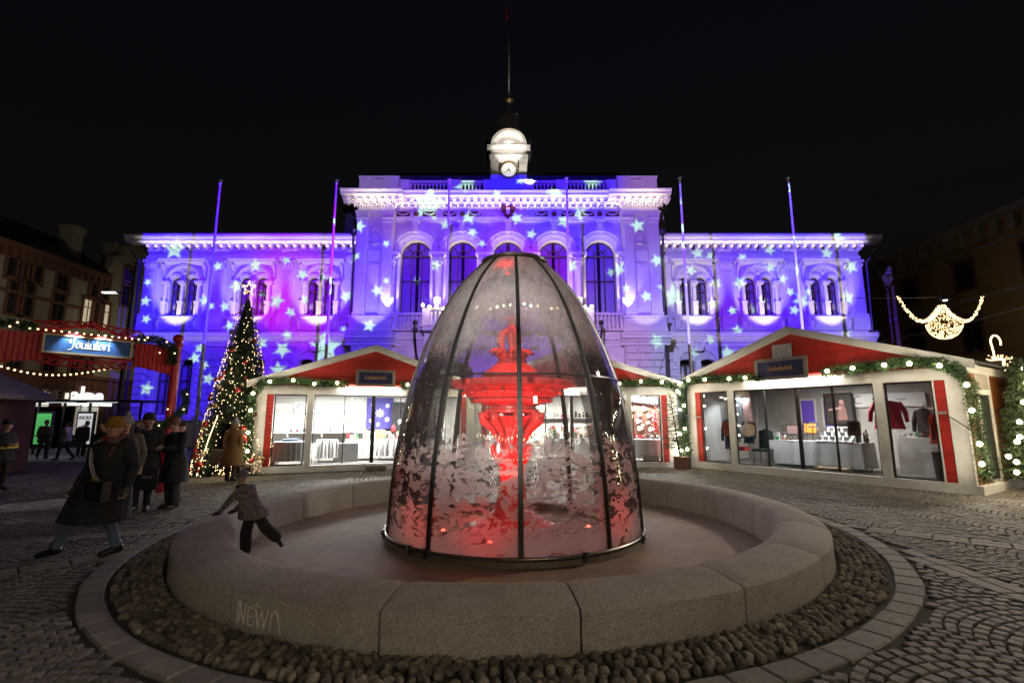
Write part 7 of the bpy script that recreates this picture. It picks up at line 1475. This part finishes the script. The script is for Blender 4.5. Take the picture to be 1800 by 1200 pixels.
def stand(lx=.1, arms='down', fwd=0.0):
    P = dict(pelvis=(0, 0, .93), chest=(0, -.01 - fwd * .3, 1.27), neck=(0, -.01 - fwd * .5, 1.46), head=(0, -.035 - fwd * .8, 1.60), ll=[(.09, 0, .9), (lx + .01, -.02, .5), (lx, .02, .09), (lx + .03, -.13, .035)], rl=[(-.09, 0, .9), (-lx - .01, -.02, .5), (-lx, .02, .09), (-lx - .03, -.13, .035)],
             la=[(.185, 0, 1.39), (.25, .03, 1.12), (.25, -.05, .87)], ra=[(-.185, 0, 1.39), (-.25, .03, 1.12), (-.25, -.05, .87)])
    if arms == 'phone': P['la'] = [(.185, 0, 1.39), (.21, -.04, 1.12), (.06, -.27, 1.14)]; P['ra'] = [(-.185, 0, 1.39), (-.21, -.04, 1.12), (-.07, -.27, 1.13)]; P['lad'] = (-.5, -.8, .15); P['rad'] = (.5, -.8, .15); P['curl'] = .9
    if arms == 'ear': P['ra'] = [(-.185, 0, 1.39), (-.26, -.1, 1.17), (-.13, -.13, 1.50)]; P['rad'] = (.25, .1, .9); P['la'] = [(.185, 0, 1.39), (.22, -.02, 1.12), (.08, -.22, 1.10)]; P['lad'] = (-.7, -.5, 0)
    return P
def walk(step=.25, sgn=1):
    P = stand(); P['ll'] = [(.09, 0, .9), (.10, -.16 * sgn, .52), (.09, -step * sgn + .02, .10), (.10, -step * sgn - .13, .06)]; P['rl'] = [(-.09, 0, .9), (-.10, .02 * sgn, .50), (-.09, step * sgn + .05, .14), (-.10, step * sgn - .08, .05)]; P['la'] = [(.185, 0, 1.39), (.24, .10, 1.13), (.24, .06, .88)]; P['ra'] = [(-.185, 0, 1.39), (-.24, -.02, 1.12), (-.23, -.16, .90)]; return P
# the woman striding past at the front left
P = dict(pelvis=(0, 0, .92), chest=(.05, -.03, 1.27), neck=(.09, -.04, 1.46), head=(.12, -.07, 1.59), ll=[(.09, 0, .88), (.15, -.02, .49), (.15, .12, .10), (.08, -.01, .035)], rl=[(-.09, 0, .88), (-.22, -.18, .50), (-.43, -.20, .12), (-.56, -.28, .05)],
         la=[(.27, 0, 1.39), (.40, .02, 1.12), (.42, -.06, .86)], ra=[(-.10, -.01, 1.39), (-.26, -.02, 1.12), (-.33, -.12, .86)])
w = foot(170, 978); wt, s, HM = person('woman in mustard beanie and long black coat striding past with a striped bag strap', (w.x, w.y, gz(w.x)), R(-14), P, dict(coat=K_black, hem=.46, w=1.3, flare=1.1, trousers=K_jean, hat=K_must, scarf=K_red, fur=K_fur, mittens=K_green, hairm=H_dark), H=1.72, face=R(8), tilt=R(2))
b = MB(); b.tube([(-.04, -.12, 1.46), (-.0, -.22, 1.36), (.08, -.275, 1.20), (.18, -.29, 1.04), (.26, -.27, .95)], .020, 6); b.v = [tuple(v) for v in b.v]; b.build('bag_strap', mat('strap_grey', (.20, .20, .21), .8), wt, smooth='all')
b = MB(); b.tube([(-.04, -.138, 1.465), (-.0, -.240, 1.362), (.08, -.297, 1.202), (.18, -.312, 1.042), (.25, -.292, .955)], .007, 5); b.build('strap_stripe', mat('strap_pale', (.5, .5, .5), .8), wt, smooth='all')
b = MB(); b.cbox(.12, .44, -.36, -.26, .74, .98, .02); b.build('shoulder_bag', mat('bag_black', (.012, .012, .014), .35), wt); b = MB(); b.capsule((.20, -.31, 1.0), (.27, -.29, .955), .022, .02); b.build('strap_tab', K_must, wt, smooth='all')
for x in (-.08, .27): b = MB(); b.tube([(x, -.08, 1.45), (x + .005, -.17, 1.37), (x + .0, -.22, 1.26)], .014, 6); b.build('rucksack_strap', mat('strap_rust', (.22, .05, .02), .8), wt, smooth='all')
q = foot(203, 915); person('woman in pale grey pompom hat and patterned jacket behind the striding woman', (q.x, q.y, gz(q.x)), R(25), walk(.15), dict(coat=K_camo, hem=.78, trousers=K_black, hat=K_grey, pom=True, hair='long', hairm=H_dark), H=1.74, face=R(10))
q = foot(245, 898); mt, s, HM = person('man in black beanie and dark jacket holding a hand to his face', (q.x, q.y, gz(q.x)), R(20), stand(.09, 'ear'), dict(coat=K_black, hem=.72, trousers=K_black, hat=K_black, hairm=H_dark), H=1.80, face=R(15))
b = MB(); b.cbox(-.02, .32, -.30, -.24, .42, .80, .01); tb = b.build('tote_bag', K_black, mt); b = MB(); b.tube([(.04, -.27, .80), (.06, -.27, 1.02), (.20, -.27, 1.02), (.24, -.27, .80)], .010, 5); b.build('strap', K_black, mt); MB().box(.05, .25, -.303, -.301, .665, .675).build('printed_line', K_white, mt); MB().box(.07, .23, -.303, -.301, .64, .648).build('printed_line', K_white, mt)
q = foot(300, 893); pt, s, HM = person('woman with tied auburn hair in long black coat looking down at her phone', (q.x, q.y, gz(q.x)), R(-28), stand(.085, 'phone', .08), dict(coat=K_black, hem=.50, w=1.02, trousers=K_dark, legw=1.3, hair='bun', hairm=H_red), H=1.74, face=R(-4), tilt=R(28))
b = MB(); b.cbox(-.045, .04, -.42, -.40, 1.13, 1.20, .003); b.T = None; b.build('phone', mat('phone_black', (.02, .02, .02), .2), None, loc=pt.location, rot=(0, 0, pt.rotation_euler.z), label='dark smartphone held by the woman in the long black coat', category='phone')
q = foot(300, 893) * 1.09; person('person in dark coat and hat mostly hidden behind the woman with the phone', (q.x, q.y, gz(q.x)), R(150), stand(.09), dict(coat=K_dark, hem=.55, trousers=K_black, hat=K_black, hairm=H_dark), H=1.66, far=True)
# the child climbing on the basin wall
P = dict(pelvis=(0, .12, .82), chest=(0, -.04, 1.14), neck=(0, -.16, 1.31), head=(0, -.20, 1.46), ll=[(.08, .12, .78), (.09, .06, .42), (.08, .08, .08), (.09, -.07, .035)], rl=[(-.08, .14, .78), (-.10, .34, .50), (-.10, .62, .30), (-.10, .72, .17)],
         la=[(.16, -.06, 1.26), (.21, -.30, 1.02), (.15, -.52, .80)], ra=[(-.16, -.08, 1.26), (-.22, -.24, .98), (-.16, -.42, .79)], lad=(0, -.95, -.25), rad=(0, -.9, -.35))
q = Vector((-3.73, 7.12, -.17)); ct, s, HM = person('small child in grey bobble hat and patterned jacket climbing on the basin wall', (q.x, q.y, q.z), R(-98), P, dict(coat=cloth('child_jacket_pattern', (.17, .15, .15), var=.7, scale=26), coatname='jacket', hem=.70, w=1.12, flare=1.12, trousers=K_black, legw=1.5, hat=K_grey, pom=True, scarf=K_dark, mittens=K_burg, hairm=H_dark), H=1.19, face=R(10))
for z, m in ((.58, K_grey), (.62, K_burg), (.55, K_white)): b = MB(); b.tube([(.185 * math.cos(a), .055 + .15 * math.sin(a), z) for a in np.linspace(0, 6.28, 28)], .008, 5); b.build('knitted_band', m, ct, smooth='all')
b = MB(); b.tube([(.10, -.17, .92), (.15, -.14, .80), (.17, -.06, .70)], .012, 5); b.build('reflective_strap', mat('reflective_yellow', (.45, .45, .15), .4), ct, smooth='all')
# woman in the tan coat in front of the tree
q = foot(404, 846); tt, s, HM = person('woman with long blond hair in a tan down coat seen from behind by the tree', (q.x, q.y, gz(q.x)), R(172), stand(.09), dict(coat=K_tan, quilt=True, hem=.45, w=1.15, trousers=K_brown, hair='long', hairm=H_blond, hood=K_tan, hat=K_white, pom=True), H=1.66, far=True)
b = MB(); b.cbox(.22, .62, -.05, .05, .50, .88, .01); b.build('paper_bag', mat('pale_bag', (.45, .40, .36), .8), tt); 
# people further off on the left
def far(label, px, py, rz, P, O, H=1.7): q = foot(px, py); return person(label, (q.x, q.y, gz(q.x)), rz, P, O, H=H, far=True)
FB = dict(trousers=K_black, hairm=H_dark)
far('distant man in olive hooded parka and brown trousers walking by the tram stop', 73, 806, R(60), walk(.22), dict(FB, coat=K_olive, hem=.72, trousers=K_brown, hair='short'), 1.66)
far('distant person in pale puffer jacket and jeans walking past the tram stop', 112, 809, R(-75), walk(.25), dict(FB, coat=K_white, hem=.84, trousers=K_jeand, hair='short', quilt=True), 1.62)
p5, s, HM = far('distant person in black with a shoulder bag between the pale jacket and the front woman', 140, 803, R(70), stand(.09, 'down', .3), dict(FB, coat=K_black, hem=.74, hair='short'), 1.62); MB().cbox(-.4, -.15, -.15, .15, .6, .85, .03).build('handbag', K_leather, p5)
far('person with tied dark hair and dark coat half hidden behind the mustard beanie', 172, 868, R(-35), stand(.09), dict(FB, coat=K_dark, hem=.6, hair='bun'), 1.70)
p6, s, HM = far('person in black with yellow trim cut off by the left picture edge', -6, 862, R(80), stand(.09, 'phone'), dict(FB, coat=K_black, hem=.7, hat=K_black), 1.68); MB().box(-.18, .18, -.20, -.15, 1.02, 1.10).build('yellow_trim', mat('hi_vis_yellow', (.5, .38, .03), .6), p6)
p = MA @ Vector((6.05, 1.1, .2)); person('customer in dark coat bending over the table in the left hut', p, rA + R(150), stand(.1, 'phone', .2), dict(FB, coat=K_dark, hem=.55, hair='short'), H=1.66, far=True)
# small dog beside the front woman
q = foot(150, 868); dg = thing('small_dog', 'small tan dog with a pale muzzle standing behind the striding woman', 'dog', (q.x, q.y, gz(q.x)), R(20)); b = MB()
b.capsule((-.16, 0, .24), (.13, 0, .25), .085, .10, 12); b.capsule((.13, 0, .27), (.22, 0, .38), .065, .05); b.ball((.25, 0, .41), .065, 10, 8); b.capsule((.28, 0, .40), (.35, 0, .38), .035, .024)
for sg in (-1, 1): b.capsule((.24, sg * .04, .45), (.22, sg * .06, .50), .02, .010, 6)
for x, k in ((.12, 0), (-.16, 1)):
    for sg in (-1, 1):
        if k: b.capsule((x, sg * .05, .22), (x + .04, sg * .06, .15), .05, .03, 8); b.capsule((x + .04, sg * .06, .15), (x - .05, sg * .06, .08), .028, .018, 8); b.capsule((x - .05, sg * .06, .08), (x - .03, sg * .06, .015), .018, .016, 8); b.capsule((x - .03, sg * .06, .015), (x, sg * .06, .012), .017, .014, 6)
        else: b.capsule((x, sg * .05, .22), (x, sg * .055, .12), .035, .022, 8); b.capsule((x, sg * .055, .12), (x + .005, sg * .055, .015), .02, .016, 8); b.capsule((x, sg * .055, .015), (x + .03, sg * .055, .012), .018, .014, 6)
b.capsule((-.22, 0, .28), (-.32, 0, .40), .025, .012, 6); remeshed(b, 'body', cloth('dog_fur_tan', (.30, .17, .08), bump=.8), dg, .010, 2)
